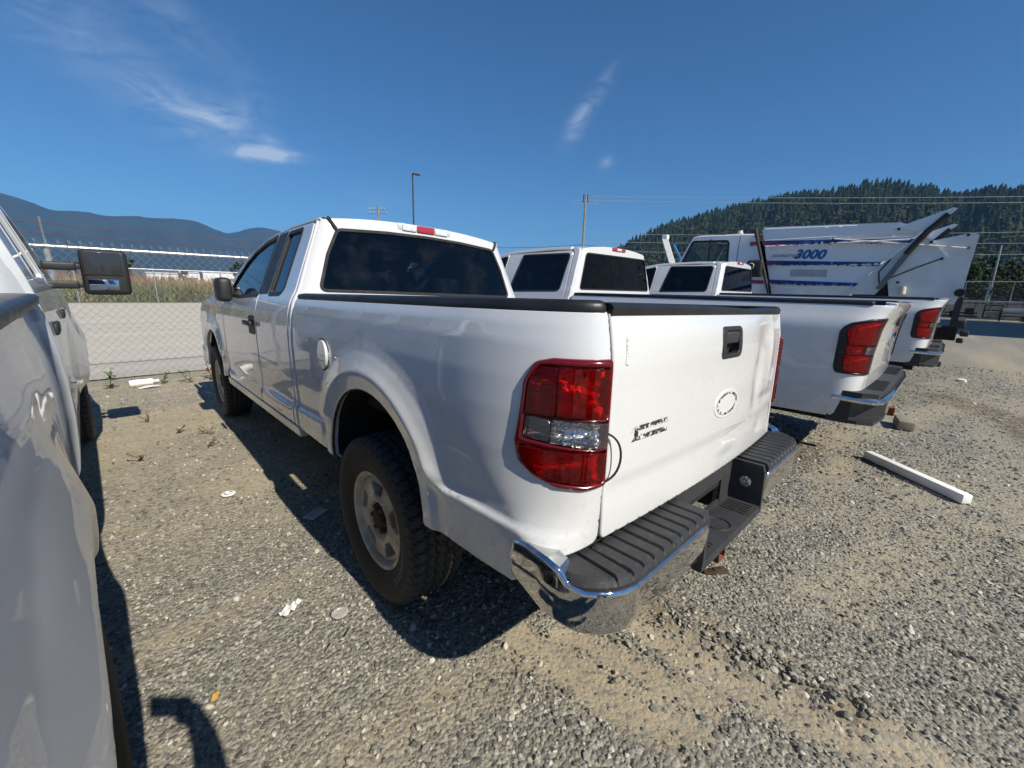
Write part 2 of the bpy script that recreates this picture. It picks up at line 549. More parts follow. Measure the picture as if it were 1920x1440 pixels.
def panel(name, outline, F, mat, parent, holes=(), sp=.05, roll=.005, skirt=.025, out=None, bsp=None, guides=()):
    """one sheet: a 2D outline (with holes) laid on the surface F(uv) -> xyz, edges rolled in, with a return flange"""
    bsp = bsp or sp * .7
    loops = [resample(outline, bsp)] + [resample(h, bsp) for h in holes]
    pts = []; edges = []
    for L in loops:
        b = len(pts); n = len(L)
        pts += list(L); edges += [(b + i, b + (i + 1) % n) for i in range(n)]
    nb = len(pts)
    O = loops[0]
    ok_in = lambda Q: inside(Q, O) & ~np.any([inside(Q, h) for h in loops[1:]], axis=0) if len(loops) > 1 else inside(Q, O)
    extra = []
    if roll > 0:
        for L in loops:
            a, c = np.roll(L, 1, 0), np.roll(L, -1, 0)
            tg = c - a; tg /= np.linalg.norm(tg, axis=1)[:, None] + 1e-12
            nn = np.stack([-tg[:, 1], tg[:, 0]], 1)
            for d in (roll * .2, roll * .5, roll):
                for sgn in (1, -1):
                    Q = L + nn * d * sgn
                    k = ok_in(Q)
                    dd, _ = nearest(Q, loops)
                    extra += list(Q[k & (dd > d * .85)])
    lo, hi = O.min(0), O.max(0)
    gx, gy = np.meshgrid(np.arange(lo[0] + sp * .37, hi[0], sp), np.arange(lo[1] + sp * .41, hi[1], sp))
    G = np.stack([gx.ravel(), gy.ravel()], 1)
    if len(G):
        G = G[ok_in(G)]
        if len(G):
            dd, _ = nearest(G, loops)
            extra += list(G[dd > max(roll * 1.4, sp * .35)])
    for gd in guides:
        gd = np.asarray(gd, float); gd = gd[ok_in(gd)]
        if len(gd):
            dd, _ = nearest(gd, loops); extra = [e for e in extra]
            extra += list(gd[dd > max(roll * 1.2, .004)])
    allp = [Vector((float(p[0]), float(p[1]))) for p in pts + extra]
    rv, re, rf = delaunay_2d_cdt(allp, edges, [], 0, 1e-7)[:3]
    uv = np.array([(p[0], p[1]) for p in rv])
    tri = np.array([t for t in rf if len(t) == 3])
    cen = uv[tri].mean(1)
    tri = tri[ok_in(cen)]
    d, q = nearest(uv, loops)
    X = F(uv)
    e = 1e-4
    Fu = (F(uv + [e, 0]) - F(uv - [e, 0])) / (2 * e); Fv = (F(uv + [0, e]) - F(uv - [0, e])) / (2 * e)
    N = np.cross(Fu, Fv); N /= np.linalg.norm(N, axis=1)[:, None] + 1e-12
    sgn_ = 1.0
    if out is not None and (N @ np.array(out)).mean() < 0: N = -N; sgn_ = -1.0
    # outward direction along the sheet towards its nearest edge
    uu = q - uv; on = d < 1e-6
    for L in loops:
        a, c = np.roll(L, 1, 0), np.roll(L, -1, 0)
        tg = c - a; nn = np.stack([tg[:, 1], -tg[:, 0]], 1); nn /= np.linalg.norm(nn, axis=1)[:, None] + 1e-12
        t2 = ok_in(L + nn * 1e-4); nn[t2] *= -1
        if on.any():
            idx = np.where(on)[0]
            D = np.linalg.norm(uv[idx][:, None] - L[None], axis=2); k = D.argmin(1); m = D[np.arange(len(idx)), k] < 1e-5
            uu[idx[m]] = nn[k[m]]
    uu /= np.linalg.norm(uu, axis=1)[:, None] + 1e-12
    T = uu[:, :1] * Fu + uu[:, 1:] * Fv
    T -= (T * N).sum(1)[:, None] * N
    T /= np.linalg.norm(T, axis=1)[:, None] + 1e-12
    nor = N.copy()
    if roll > 0:
        s = np.clip((roll - d) / roll, 0, 1) * .985
        X = X - N * (roll * (1 - np.sqrt(1 - s ** 2)))[:, None]
        nor = np.sqrt(1 - s ** 2)[:, None] * N + s[:, None] * T
    e1, e2 = uv[tri[:, 1]] - uv[tri[:, 0]], uv[tri[:, 2]] - uv[tri[:, 0]]
    flip = (e1[:, 0] * e2[:, 1] - e1[:, 1] * e2[:, 0]) * sgn_ < 0
    tri[flip] = tri[flip][:, [0, 2, 1]]
    V = list(X); NN = list(nor); FF = [tuple(t) for t in tri]
    if skirt > 0:
        # flange along every boundary edge
        ec = {}
        for t in tri:
            for a, b in ((t[0], t[1]), (t[1], t[2]), (t[2], t[0])):
                ec[(a, b)] = 1
        bd = [(a, b) for (a, b) in ec if (b, a) not in ec]
        mp = {}
        for a, b in bd:
            for i in (a, b):
                if i not in mp:
                    mp[i] = len(V)
                    V += [X[i], X[i] - N[i] * skirt]; NN += [T[i], T[i]]
            FF.append((mp[b], mp[a], mp[a] + 1, mp[b] + 1))
    return mesh(name, V, FF, mat, parent, normals=NN)


def smoothstep(x): x = np.clip(x, 0, 1); return x * x * (3 - 2 * x)


def table(pts, sigma=.008):
    """smooth 1D profile through (t, value) pairs"""
    P = np.array(sorted(pts)); t = np.arange(P[0, 0] - .1, P[-1, 0] + .1, .002)
    v = np.interp(t, P[:, 0], P[:, 1])
    sl0 = (P[1, 1] - P[0, 1]) / (P[1, 0] - P[0, 0]); sl1 = (P[-1, 1] - P[-2, 1]) / (P[-1, 0] - P[-2, 0])
    v = np.where(t < P[0, 0], P[0, 1] + sl0 * (t - P[0, 0]), np.where(t > P[-1, 0], P[-1, 1] + sl1 * (t - P[-1, 0]), v))
    k = max(1, int(sigma * 3 / .002)); w = np.exp(-.5 * (np.arange(-k, k + 1) * .002 / sigma) ** 2); w /= w.sum()
    vp = np.pad(v, k, mode='edge'); v = np.convolve(vp, w, 'valid')
    return lambda q: np.interp(q, t, v)


def copy_tree(o, parent=None):
    c = o.copy(); COL.objects.link(c); c.parent = parent
    for ch in list(o.children): copy_tree(ch, c)
    return c


def mirror_x(o, parent, name=None):
    """a mirrored twin of a part on the other side of the thing (own mesh, so faces stay outward)"""
    me = o.data.copy()
    v = np.empty(len(me.vertices) * 3); me.vertices.foreach_get('co', v); v = v.reshape(-1, 3)
    nor = None
    c = bpy.data.objects.new(name or o.name.split('.')[0], me)
    had = me.has_custom_normals
    if had:
        nl = np.empty(len(me.loops) * 3); me.corner_normals.foreach_get('vector', nl); nl = nl.reshape(-1, 3)
        vi = np.empty(len(me.loops), int); me.loops.foreach_get('vertex_index', vi)
        nor = np.zeros_like(v); nor[vi] = nl
    v[:, 0] *= -1
    me.vertices.foreach_set('co', v.ravel())
    me.flip_normals()
    me.update()
    if had:
        nor[:, 0] *= -1
        me.normals_split_custom_set_from_vertices([tuple(n) for n in nor])
    COL.objects.link(c)
    c.parent = parent
    c.location = Vector((-o.location[0], o.location[1], o.location[2]))
    return c


def both(o, parent, **kw):
    """mirror a part and its sub-parts"""
    c = mirror_x(o, parent, **kw)
    for ch in list(o.children): both(ch, c)
    return c


def text_mesh(name, s, size, mat, parent, F, shear=0.0, bold=0.0, depth=.002, spacing=1.0, align='LEFT', res=3):
    """lettering laid on the surface F(uv)->xyz as a thin raised print"""
    cu_ = bpy.data.curves.new(name, 'FONT')
    cu_.body = s; cu_.size = size; cu_.shear = shear; cu_.offset = bold; cu_.space_character = spacing
    cu_.align_x = align; cu_.resolution_u = res
    ob = bpy.data.objects.new(name + '_tmp', cu_)
    COL.objects.link(ob)
    dg = bpy.context.evaluated_depsgraph_get()
    me = bpy.data.meshes.new_from_object(ob.evaluated_get(dg))
    bpy.data.objects.remove(ob)
    bm = bmesh.new(); bm.from_mesh(me)
    bmesh.ops.triangulate(bm, faces=bm.faces)
    uv = np.array([(v.co.x, v.co.y) for v in bm.verts]); f = [tuple(v.index for v in q.verts) for q in bm.faces]
    bm.free()
    return mesh(name, F(uv), f, mat, parent)

# ------------------------------------------------------------------ setting: ground, road, field, hills
def _hash(i, j, s):
    n = (i.astype(np.int64) * 374761393 + j.astype(np.int64) * 668265263 + s * 1442695041) & 0x7fffffff
    n = ((n ^ (n >> 13)) * 1274126177) & 0x7fffffff
    return ((n ^ (n >> 16)) & 0xffff) / 65535.0


def vnoise(x, y, s=0):
    i, j = np.floor(x), np.floor(y); fx, fy = x - i, y - j
    fx = fx * fx * (3 - 2 * fx); fy = fy * fy * (3 - 2 * fy)
    a, b, c, d = _hash(i, j, s), _hash(i + 1, j, s), _hash(i, j + 1, s), _hash(i + 1, j + 1, s)
    return (a * (1 - fx) + b * fx) * (1 - fy) + (c * (1 - fx) + d * fx) * fy


def fbm(x, y, s=0, o=4):
    v = 0; amp = .5; tot = 0
    for k in range(o):
        v = v + amp * vnoise(x * 2 ** k + 17.3 * k, y * 2 ** k - 9.1 * k, s + k); tot += amp; amp *= .5
    return v / tot


def seg_dist(x, y, pts):
    P = np.array(pts); best = np.full(np.shape(x), 1e9)
    for a, b in zip(P[:-1], P[1:]):
        ab = b - a; t = np.clip(((x - a[0]) * ab[0] + (y - a[1]) * ab[1]) / (ab @ ab), 0, 1)
        best = np.minimum(best, np.hypot(x - a[0] - t * ab[0], y - a[1] - t * ab[1]))
    return best


RUT = [(-.05, .55), (-.117, .2), (-.168, .04), (-.18, -.19), (-.12, -.44), (-.066, -.61), (0, -.8), (.1, -1.6)]
CLOD = [(.0, .10), (-.02, -.06), (.017, -.216), (.047, -.344), (.05, -.484), (.06, -.62)]
SMEAR1 = [(-.62, .40), (-.57, .107), (-.54, -.055), (-.46, -.2)]
SMEAR2 = [(-.45, .3), (-.40, .08), (-.36, -.1), (-.30, -.25)]
BANDS = [([(-2.6, 2.5), (-1.25, 2.30), (-.6, 2.2)], .22), ([(-3, 6.2), (0, 6.0)], .9), ([(.7, -.35), (1.5, -.6), (2.2, -1.0)], .22),
         ([(1.3, .1), (1.65, -.25), (2.9, -.1)], .16), ([(3.2, .2), (5, -.4), (7, -.9)], .25), ([(-2.4, 3.6), (-.9, 3.4)], .35),
         ([(-2.2, 1.35), (-1.2, 1.45)], .10), ([(1.2, -1.3), (2.6, -1.2), (4, -1.6)], .2), ([(6, -2.5), (16, -1.2)], .5)]


def dirt_mask(x, y):
    """1 where tan fines cover the gravel, 0 where loose grey stone lies on top"""
    wx, wy = x + .25 * (fbm(x * 1.4, y * 1.4, 31) - .5), y + .25 * (fbm(x * 1.4, y * 1.4, 47) - .5)
    n = fbm(wx * .55, wy * 1.5, 3, 5)
    m = .15 - .20 * smoothstep((x - .9) / 2.0) + smoothstep((n - .40) / .25) * .50 + .36 * smoothstep((1.2 - x) / 1.6) * smoothstep((y - 1.3) / 1.3)
    for pts, w in BANDS:
        m = np.maximum(m, smoothstep((1.7 - seg_dist(wx, wy, pts) / w) / 1.5) * .62)
    for pts, w in ((RUT, .085), (SMEAR1, .085), (SMEAR2, .06)):
        m = np.maximum(m, .85 * smoothstep(1.6 - seg_dist(x + .05 * (fbm(x * 9, y * 9, 5) - .5), y + .05 * (fbm(x * 9, y * 9, 6) - .5), pts) / w))
    m = np.maximum(m, smoothstep(1.5 - seg_dist(x, y, CLOD) / .10) * .8)
    m = np.clip(m, 0, 1) * (.55 + .55 * fbm(x * 7, y * 7, 77, 3))
    return np.clip(m, 0, 1)


def ground_z(x, y):
    near = np.exp(-((x - 1) ** 2 + (y - 1.5) ** 2) / 120.0)
    z = .03 * (fbm(x * .5, y * .5, 21, 3) - .5) + .012 * (fbm(x * 3, y * 3, 22, 3) - .5)
    z = z * near
    d = seg_dist(x, y, RUT)
    z = z - .016 * np.exp(-(d / .07) ** 2) + .010 * np.exp(-((d - .14) / .05) ** 2)
    d = seg_dist(x + .04 * (fbm(x * 12, y * 12, 8) - .5), y, CLOD)
    z = z + (.052 * (fbm(x * 24, y * 24, 9, 3) - .25)) * np.exp(-(d / .09) ** 2)
    for pts in (SMEAR1, SMEAR2):
        d = seg_dist(x, y, pts)
        z = z - .008 * np.exp(-(d / .05) ** 2) + .008 * np.exp(-((d - .09) / .025) ** 2) * (fbm(x * 15, y * 15, 14) > .45)
    return z - .012


def growing(a, b, far, n):
    st = np.geomspace(.06, far, n)
    return np.concatenate([a - st[::-1], np.arange(a, b, .055), b + st])


gx = growing(-3.2, 6.5, 6400, 44); gy = growing(-2.2, 8.2, 6400, 44)
GX, GY = np.meshgrid(gx, gy)
GZ = ground_z(GX, GY)
nx_, ny_ = len(gx), len(gy)
ii = np.arange(nx_ * ny_).reshape(ny_, nx_)
gf = np.stack([ii[:-1, :-1].ravel(), ii[:-1, 1:].ravel(), ii[1:, 1:].ravel(), ii[1:, :-1].ravel()], 1)


def _ground_mat():
    t = NT('gravel_ground')
    d = t.attr('dirt')
    P = t.co('Object')
    st = t.voro(62, out='Color', vec=P); sv = t.voro(62, vec=P)
    st2 = t.voro(150, out='Color', vec=P)
    bw = t.node('ShaderNodeSeparateColor'); t.l.new(st, bw.inputs[0])
    bw2 = t.node('ShaderNodeSeparateColor'); t.l.new(st2, bw2.inputs[0])
    g = t.mix(t.ramp(bw.outputs[0], 0, 1), (.12, .12, .108), (.40, .375, .31))
    g = t.mix(t.math('MULTIPLY', t.math('GREATER_THAN', bw.outputs[1], .93), .8), g, (.52, .48, .40))
    g = t.mix(.35, g, t.mix(bw2.outputs[0], (.09, .09, .09), (.34, .31, .26)))
    fine = t.noise(140, 4, .7, vec=P)
    tan = t.mix(t.ramp(t.noise(5, 5, vec=P), .3, .7), (.37, .315, .215), (.50, .43, .305))
    tan = t.mix(t.ramp(fine, .3, .75, 0, .6), tan, (.25, .21, .16))
    tan = t.mix(t.math('MULTIPLY', t.math('GREATER_THAN', bw.outputs[2], .70), .75), tan, g)
    f2 = t.ramp(t.math('ADD', d, t.math('ADD', t.math('MULTIPLY', t.math('SUBTRACT', t.noise(38, 4, .7, vec=P), .5), 1.1), t.math('MULTIPLY', t.math('SUBTRACT', t.noise(6, 4, .6, vec=P), .5), .5))), .12, .66)
    col = t.mix(f2, g, tan)
    # oil stains
    stn = t.attr('stain')
    col = t.mix(t.math('MULTIPLY', stn, t.ramp(t.noise(11, 5, .7, vec=P), .35, .6)), col, (.10, .07, .042))
    h = t.math('ADD', t.math('MULTIPLY', t.math('SUBTRACT', 1.0, sv), t.ramp(f2, 0, 1, 1.0, .25)), t.math('MULTIPLY', fine, .35))
    t.pbr(Base_Color=col, Roughness=.92, Specular_IOR_Level=.25, Normal=t.bump(h, .85, .014))
    MAT['gravel_ground'] = t.m
    t = NT('road_surface')
    P = t.co('Object')
    n = t.noise(.9, 6, .6, vec=t.scalevec((.25, 1.2, 1)))
    c = t.mix(t.ramp(n, .3, .7), (.46, .415, .345), (.56, .515, .44))
    c = t.mix(t.ramp(t.noise(30, 4, .7), .45, .8, 0, .5), c, (.36, .32, .265))
    t.pbr(Base_Color=c, Roughness=.95, Normal=t.bump(t.noise(60, 4, .7), .5, .01))
    MAT['road_surface'] = t.m
    t = NT('field_soil')
    t.pbr(Base_Color=t.mix(t.ramp(t.noise(.05, 6), .35, .65), (.17, .16, .07), (.28, .22, .11)), Roughness=1.0)
    MAT['field_soil'] = t.m
    # loose stones: each stone takes its own tone
    t = NT('stone')
    rnd = t.node('ShaderNodeObjectInfo').outputs['Random']
    r1 = t.node('ShaderNodeValToRGB'); t.l.new(rnd, r1.inputs[0])
    cr_ = r1.color_ramp; cr_.interpolation = 'LINEAR'
    for e_, (p_, c_) in enumerate([(0, (.07, .075, .075)), (.35, (.175, .175, .163)), (.62, (.30, .288, .25)), (.82, (.41, .38, .31)), (.93, (.54, .50, .41)), (1, (.66, .63, .57))]):
        el = cr_.elements[e_] if e_ < 2 else cr_.elements.new(p_)
        el.position = p_; el.color = (*c_, 1)
    dust = t.ramp(t.noise(4, 4), .4, .7, 0, .35)
    t.pbr(Base_Color=t.mix(dust, r1.outputs[0], (.36, .305, .21)), Roughness=.9, Specular_IOR_Level=.3, Normal=t.bump(t.noise(9, 4), .35, .05))
    MAT['stone'] = t.m


_ground_mat()
go = mesh('ground', np.stack([GX.ravel(), GY.ravel(), GZ.ravel()], 1), gf, 'gravel_ground', smooth=True)
tag(go, kind='structure')
dm = dirt_mask(GX.ravel(), GY.ravel())
at = go.data.attributes.new('dirt', 'FLOAT', 'POINT'); at.data.foreach_set('value', dm.astype(np.float32))
sx, sy = GX.ravel(), GY.ravel()
stn = np.maximum(smoothstep(1.5 - seg_dist(sx, sy, [(3.1, .25), (2.2, .35), (1.6, .55)]) / .22), .8 * smoothstep(1.5 - seg_dist(sx, sy, [(7.2, -.75), (6.2, -1.35), (5, -1.6)]) / .28))
stn = np.maximum(stn, .75 * smoothstep(1.4 - seg_dist(sx, sy, CLOD) / .075))
at = go.data.attributes.new('stain', 'FLOAT', 'POINT'); at.data.foreach_set('value', stn.astype(np.float32))


def stone_mesh(name, seed, flat):
    bm = bmesh.new(); bmesh.ops.create_icosphere(bm, subdivisions=1, radius=.5)
    r = random.Random(seed)
    for v in bm.verts:
        v.co *= r.uniform(.72, 1.12); v.co.z *= flat; v.co.x *= 1.18
    me = bpy.data.meshes.new(name); bm.to_mesh(me); bm.free()
    me.materials.append(MAT['stone'])
    return me


# loose gravel: points scattered by density, one instance of a stone at each
def scatter():
    P = []; S = []
    def region(n, x0, x1, y0, y1, s0, s1, p=2.2, keep=lambda x, y: np.ones(len(x))):
        x = RNG.uniform(x0, x1, n); y = RNG.uniform(y0, y1, n)
        pr = (1.0 - .90 * np.clip(dirt_mask(x, y) * 1.25, 0, 1)) * keep(x, y)
        k = RNG.uniform(0, 1, n) < pr
        P.append(np.stack([x[k], y[k]], 1)); S.append(s0 + (s1 - s0) * RNG.uniform(0, 1, k.sum()) ** p)
    region(95000, -2.2, 2.2, -1.7, 2.6, .005, .019, 2.2)
    region(24000, -2.6, 4.6, -2.2, 4.6, .010, .030, 2.2)
    region(18000, 1.2, 12, -5.0, 1.2, .012, .038, 2.4)
    region(9000, -3, .5, 2.2, 7.4, .012, .030, 2.4)
    region(1500, -2.2, 9, -2.8, 3.2, .022, .036, 3.0)
    # big clods in the churned rut edge
    n = 900; t = RNG.uniform(0, 1, n); C = np.array(CLOD); L = np.linspace(0, 1, len(C))
    cx, cy = np.interp(t, L, C[:, 0]), np.interp(t, L, C[:, 1])
    P.append(np.stack([cx + RNG.normal(0, .055, n), cy + RNG.normal(0, .05, n)], 1)); S.append(.008 + .022 * RNG.uniform(0, 1, n) ** 2.5)
    P = np.concatenate(P); S = np.concatenate(S)
    z = ground_z(P[:, 0], P[:, 1]) + S * .12
    return np.column_stack([P, z]), S


SP, SS = scatter()
gm = bpy.data.meshes.new('loose_gravel')
gm.vertices.add(len(SP)); gm.vertices.foreach_set('co', SP.ravel())
a_ = gm.attributes.new('size', 'FLOAT', 'POINT'); a_.data.foreach_set('value', SS.astype(np.float32))
a_ = gm.attributes.new('turn', 'FLOAT_VECTOR', 'POINT'); a_.data.foreach_set('vector', np.column_stack([RNG.normal(0, .35, (len(SP), 2)), RNG.uniform(0, 6.28, len(SP))]).astype(np.float32).ravel())
a_ = gm.attributes.new('pick', 'INT', 'POINT'); a_.data.foreach_set('value', RNG.integers(0, 5, len(SP)).astype(np.int32))
gro = bpy.data.objects.new('loose_gravel', gm); COL.objects.link(gro)
tag(gro, 'loose grey crushed stone strewn over the yard', 'gravel', kind='stuff')


def instancer(obj, meshes, gname):
    """geometry nodes: one of the given meshes on every point, by the point's size / turn / pick"""
    ng = bpy.data.node_groups.new(gname, 'GeometryNodeTree')
    ng.interface.new_socket('Geometry', in_out='INPUT', socket_type='NodeSocketGeometry')
    ng.interface.new_socket('Geometry', in_out='OUTPUT', socket_type='NodeSocketGeometry')
    n, l = ng.nodes, ng.links
    gi, g_o = n.new('NodeGroupInput'), n.new('NodeGroupOutput')
    join = n.new('GeometryNodeJoinGeometry')
    obs = []
    def named(nm, typ):
        a = n.new('GeometryNodeInputNamedAttribute'); a.data_type = typ; a.inputs['Name'].default_value = nm
        return a.outputs['Attribute']
    size, turn, pick = named('size', 'FLOAT'), named('turn', 'FLOAT_VECTOR'), named('pick', 'INT')
    for k, me in enumerate(meshes):
        cmp_ = n.new('FunctionNodeCompare'); cmp_.data_type = 'INT'; cmp_.operation = 'EQUAL'
        l.new(pick, cmp_.inputs[2]); cmp_.inputs[3].default_value = k
        ip = n.new('GeometryNodeInstanceOnPoints')
        l.new(gi.outputs[0], ip.inputs['Points']); l.new(cmp_.outputs[0], ip.inputs['Selection'])
        src = n.new('GeometryNodeObjectInfo')
        so_ = bpy.data.objects.new(me.name, me)      # source mesh, not linked to the scene
        obs.append(so_)
        src.inputs['Object'].default_value = so_; src.inputs['As Instance'].default_value = False
        l.new(src.outputs['Geometry'], ip.inputs['Instance'])
        l.new(size, ip.inputs['Scale']); l.new(turn, ip.inputs['Rotation'])
        l.new(ip.outputs[0], join.inputs[0])
    l.new(join.outputs[0], g_o.inputs[0])
    md = obj.modifiers.new('scatter', 'NODES'); md.node_group = ng


instancer(gro, [stone_mesh('stone_%d' % k, k, f_) for k, f_ in enumerate((.55, .7, .62, .8, .45))], 'scatter_stones')

# road beyond the fence, dry field behind it
road = MB()
xs = np.linspace(-160, 220, 60)
rv = [(x, y, .004) for x in xs for y in (7.75, 34.6)]
road.add(rv, [(2 * i, 2 * i + 2, 2 * i + 3, 2 * i + 1) for i in range(len(xs) - 1)])
tag(road.build('road', 'road_surface', fix=False), kind='structure')
fld = MB()
xs = np.linspace(-2400, 2600, 41); ys = np.geomspace(36.2, 3400, 24)
FX, FY = np.meshgrid(xs, ys)
ii = np.arange(FX.size).reshape(FX.shape)
fld.add(np.stack([FX.ravel(), FY.ravel(), .02 + 0 * FX.ravel()], 1), np.stack([ii[:-1, :-1].ravel(), ii[:-1, 1:].ravel(), ii[1:, 1:].ravel(), ii[1:, :-1].ravel()], 1).tolist())
tag(fld.build('field', 'field_soil', fix=False), kind='structure')

for nm, c in (('dry_grass', (.36, .25, .115)), ('green_grass', (.13, .155, .050)), ('reddish_grass', (.30, .165, .085))):
    t = NT(nm)
    v = t.attr('tone')
    t.pbr(Base_Color=t.mix(v, tuple(x * .55 for x in c), tuple(x * 1.25 for x in c)), Roughness=.9, Specular_IOR_Level=.1)
    MAT[nm] = t.m


def grass_stuff(name, mat, label, n, x0, x1, y0, y1, h0, h1, patch, seed, w=.05):
    r = np.random.default_rng(seed)
    x = r.uniform(x0, x1, n * 3); y = y0 + (y1 - y0) * r.uniform(0, 1, n * 3) ** 1.6
    k = np.where(r.uniform(0, 1, n * 3) < smoothstep((fbm(x * patch, y * patch * .6, seed, 3) - .38) / .25))[0][:n]
    x, y = x[k], y[k]; n = len(x)
    h = r.uniform(h0, h1, n) * (.6 + .8 * fbm(x * .3, y * .3, seed + 5, 3)); a = r.uniform(0, math.pi, n)
    lx, ly = r.normal(0, .22, n) * h, r.normal(0, .22, n) * h
    dx, dy = np.cos(a) * w, np.sin(a) * w
    z0 = np.full(n, .0)
    V = np.stack([np.stack([x - dx, y - dy, z0], 1), np.stack([x + dx, y + dy, z0], 1), np.stack([x + lx + dx * .6, y + ly + dy * .6, h * .6], 1),
                  np.stack([x + lx * 1.6, y + ly * 1.6, h], 1), np.stack([x + lx - dx * .6, y + ly - dy * .6, h * .6], 1)], 1).reshape(-1, 3)
    F = np.arange(n * 5).reshape(-1, 5)
    o = mesh(name, V, F, mat)
    tt = np.repeat(r.uniform(0, 1, n), 5)
    q = o.data.attributes.new('tone', 'FLOAT', 'POINT'); q.data.foreach_set('value', tt.astype(np.float32))
    return tag(o, label, 'grass', kind='stuff')


grass_stuff('dry_grass', 'dry_grass', 'tall straw coloured grass in the field beyond the road', 26000, -30, 40, 36.6, 75, .8, 1.6, .35, 5)
grass_stuff('green_weeds', 'green_grass', 'green weeds mixed into the field beyond the road', 22000, -30, 40, 36.3, 60, .6, 1.5, .25, 9)
grass_stuff('reddish_grass', 'reddish_grass', 'reddish seeding grass in the field beyond the road', 10000, -30, 40, 40, 80, 1.2, 2.1, .2, 13)

# ---- far mountains (left) and the wooded hill (right)
def _hill_mats():
    t = NT('mountain_forest')
    n = t.noise(.006, 8, .65)
    c = t.mix(t.ramp(n, .35, .65), (.016, .022, .018), (.034, .042, .028))
    c = t.mix(t.ramp(t.noise(.0016, 5, .6), .66, .72, 0, .5), c, (.12, .11, .09))
    t.pbr(Base_Color=c, Roughness=1.0, Specular_IOR_Level=0.0, Normal=t.bump(t.noise(.03, 6, .7), 1.0, 12))
    MAT['mountain_forest'] = t.m
    t = NT('hill_soil')
    t.pbr(Base_Color=t.mix(t.ramp(t.noise(.03, 5), .35, .65), (.028, .036, .018), (.06, .055, .028)), Roughness=1.0, Specular_IOR_Level=0.0)
    MAT['hill_soil'] = t.m


_hill_mats()


def ridge(name, prof, dist, depth, mat, jag, seed, nr=26, na=260, foot=.35):
    """terrain whose crest, seen from the yard, follows (azimuth, elevation) pairs"""
    az = np.linspace(prof[0][0], prof[-1][0], na)
    el = np.interp(az, [p[0] for p in prof], [p[1] for p in prof])
    k = np.array([1, 2, 3, 2, 1.0]); k /= k.sum(); el = np.convolve(np.pad(el, 2, mode='edge'), k, 'valid')
    V = []
    for r_ in range(nr):
        u = r_ / (nr - 1)
        d = dist - depth * foot + depth * 1.1 * u
        up = smoothstep(np.clip((u) / .62, 0, 1)) if u < .62 else 1 - .7 * smoothstep((u - .62) / .38)
        D = d * (1 + .03 * np.sin(az * .35 + seed))
        x, y = CAM_P[0] + D * np.sin(np.radians(az)), CAM_P[1] + D * np.cos(np.radians(az))
        h0 = np.tan(np.radians(el)) * (dist - depth * foot + depth * 1.1 * .62) * (1 + .03 * np.sin(az * .35 + seed))
        spur = fbm(az * .45 + seed, np.full(na, u * 2.2), seed, 4) - .5
        h = h0 * up * (1 + (.55 * spur) * (1 - up) * 1.6) + jag * (fbm(az * 3.1, np.full(na, u * 9), seed + 3, 3) - .5) * up
        V.append(np.stack([x, y, np.maximum(h, -3) + (0 if r_ else -6)], 1))
    V = np.array(V)
    ii = np.arange(nr * na).reshape(nr, na)
    F = np.stack([ii[:-1, :-1].ravel(), ii[:-1, 1:].ravel(), ii[1:, 1:].ravel(), ii[1:, :-1].ravel()], 1)
    o = mesh(name, V.reshape(-1, 3), F, mat, smooth=True)
    return tag(o, kind='structure'), V


MT = [(-60, 5.0), (-40, 5.8), (-25, 6.4), (-15, 6.9), (-9, 7.0), (-5.6, 6.85), (-3.8, 6.35), (-3, 5.75), (-1.8, 5.95), (-.6, 6.05), (1, 5.8), (2.7, 6.1), (4.7, 6.1), (6.5, 6.25), (7.8, 6.15),
      (9.2, 5.55), (10.2, 5.05), (11.5, 5.5), (13.1, 6.15), (14.9, 6.0), (18, 5.2), (22, 4.3), (28, 3.6), (36, 2.8), (44, 2.0), (52, 1.4)]
ridge('mountain_range', MT, 4000, 1800, 'mountain_forest', 14, 4)
HL = [(52, .6), (55, 2.6), (57, 4.1), (58.2, 4.75), (60, 5.6), (62.2, 6.75), (65.7, 7.6), (68.5, 8.3), (71.2, 9.05), (74, 9.35), (76.2, 9.5), (79, 9.4), (80.7, 9.75), (83.1, 9.95), (85.6, 9.05), (88.6, 8.25), (90.1, 8.5), (92.4, 8.0),
      (97, 7.8), (105, 8.2), (115, 7), (125, 5.5), (140, 3)]
hill, HV = ridge('wooded_hill', HL, 880, 560, 'hill_soil', 6, 9, nr=30, na=300, foot=.75)


def conifer(name, seed, col, tiers=7):
    r = random.Random(seed); v = []; f = []
    for k in range(tiers):
        u = k / tiers
        z0, z1 = .10 + .86 * u, .10 + .86 * u + .30 * (1 - u * .45)
        rad = .205 * (1 - u) ** .85 + .022
        n = 9; b = len(v)
        v.append((r.uniform(-.01, .01), r.uniform(-.01, .01), min(1, z1)))
        a0 = r.uniform(0, 6)
        for j in range(n):
            a = a0 + j / n * 2 * math.pi; q = rad * r.uniform(.62, 1.25)
            v.append((q * math.cos(a), q * math.sin(a), z0 + r.uniform(-.03, .03)))
        f += [(b, b + 1 + j, b + 1 + (j + 1) % n) for j in range(n)]
    me = bpy.data.meshes.new(name); me.from_pydata(v, [], f)
    me.materials.append(MAT[col]); return me


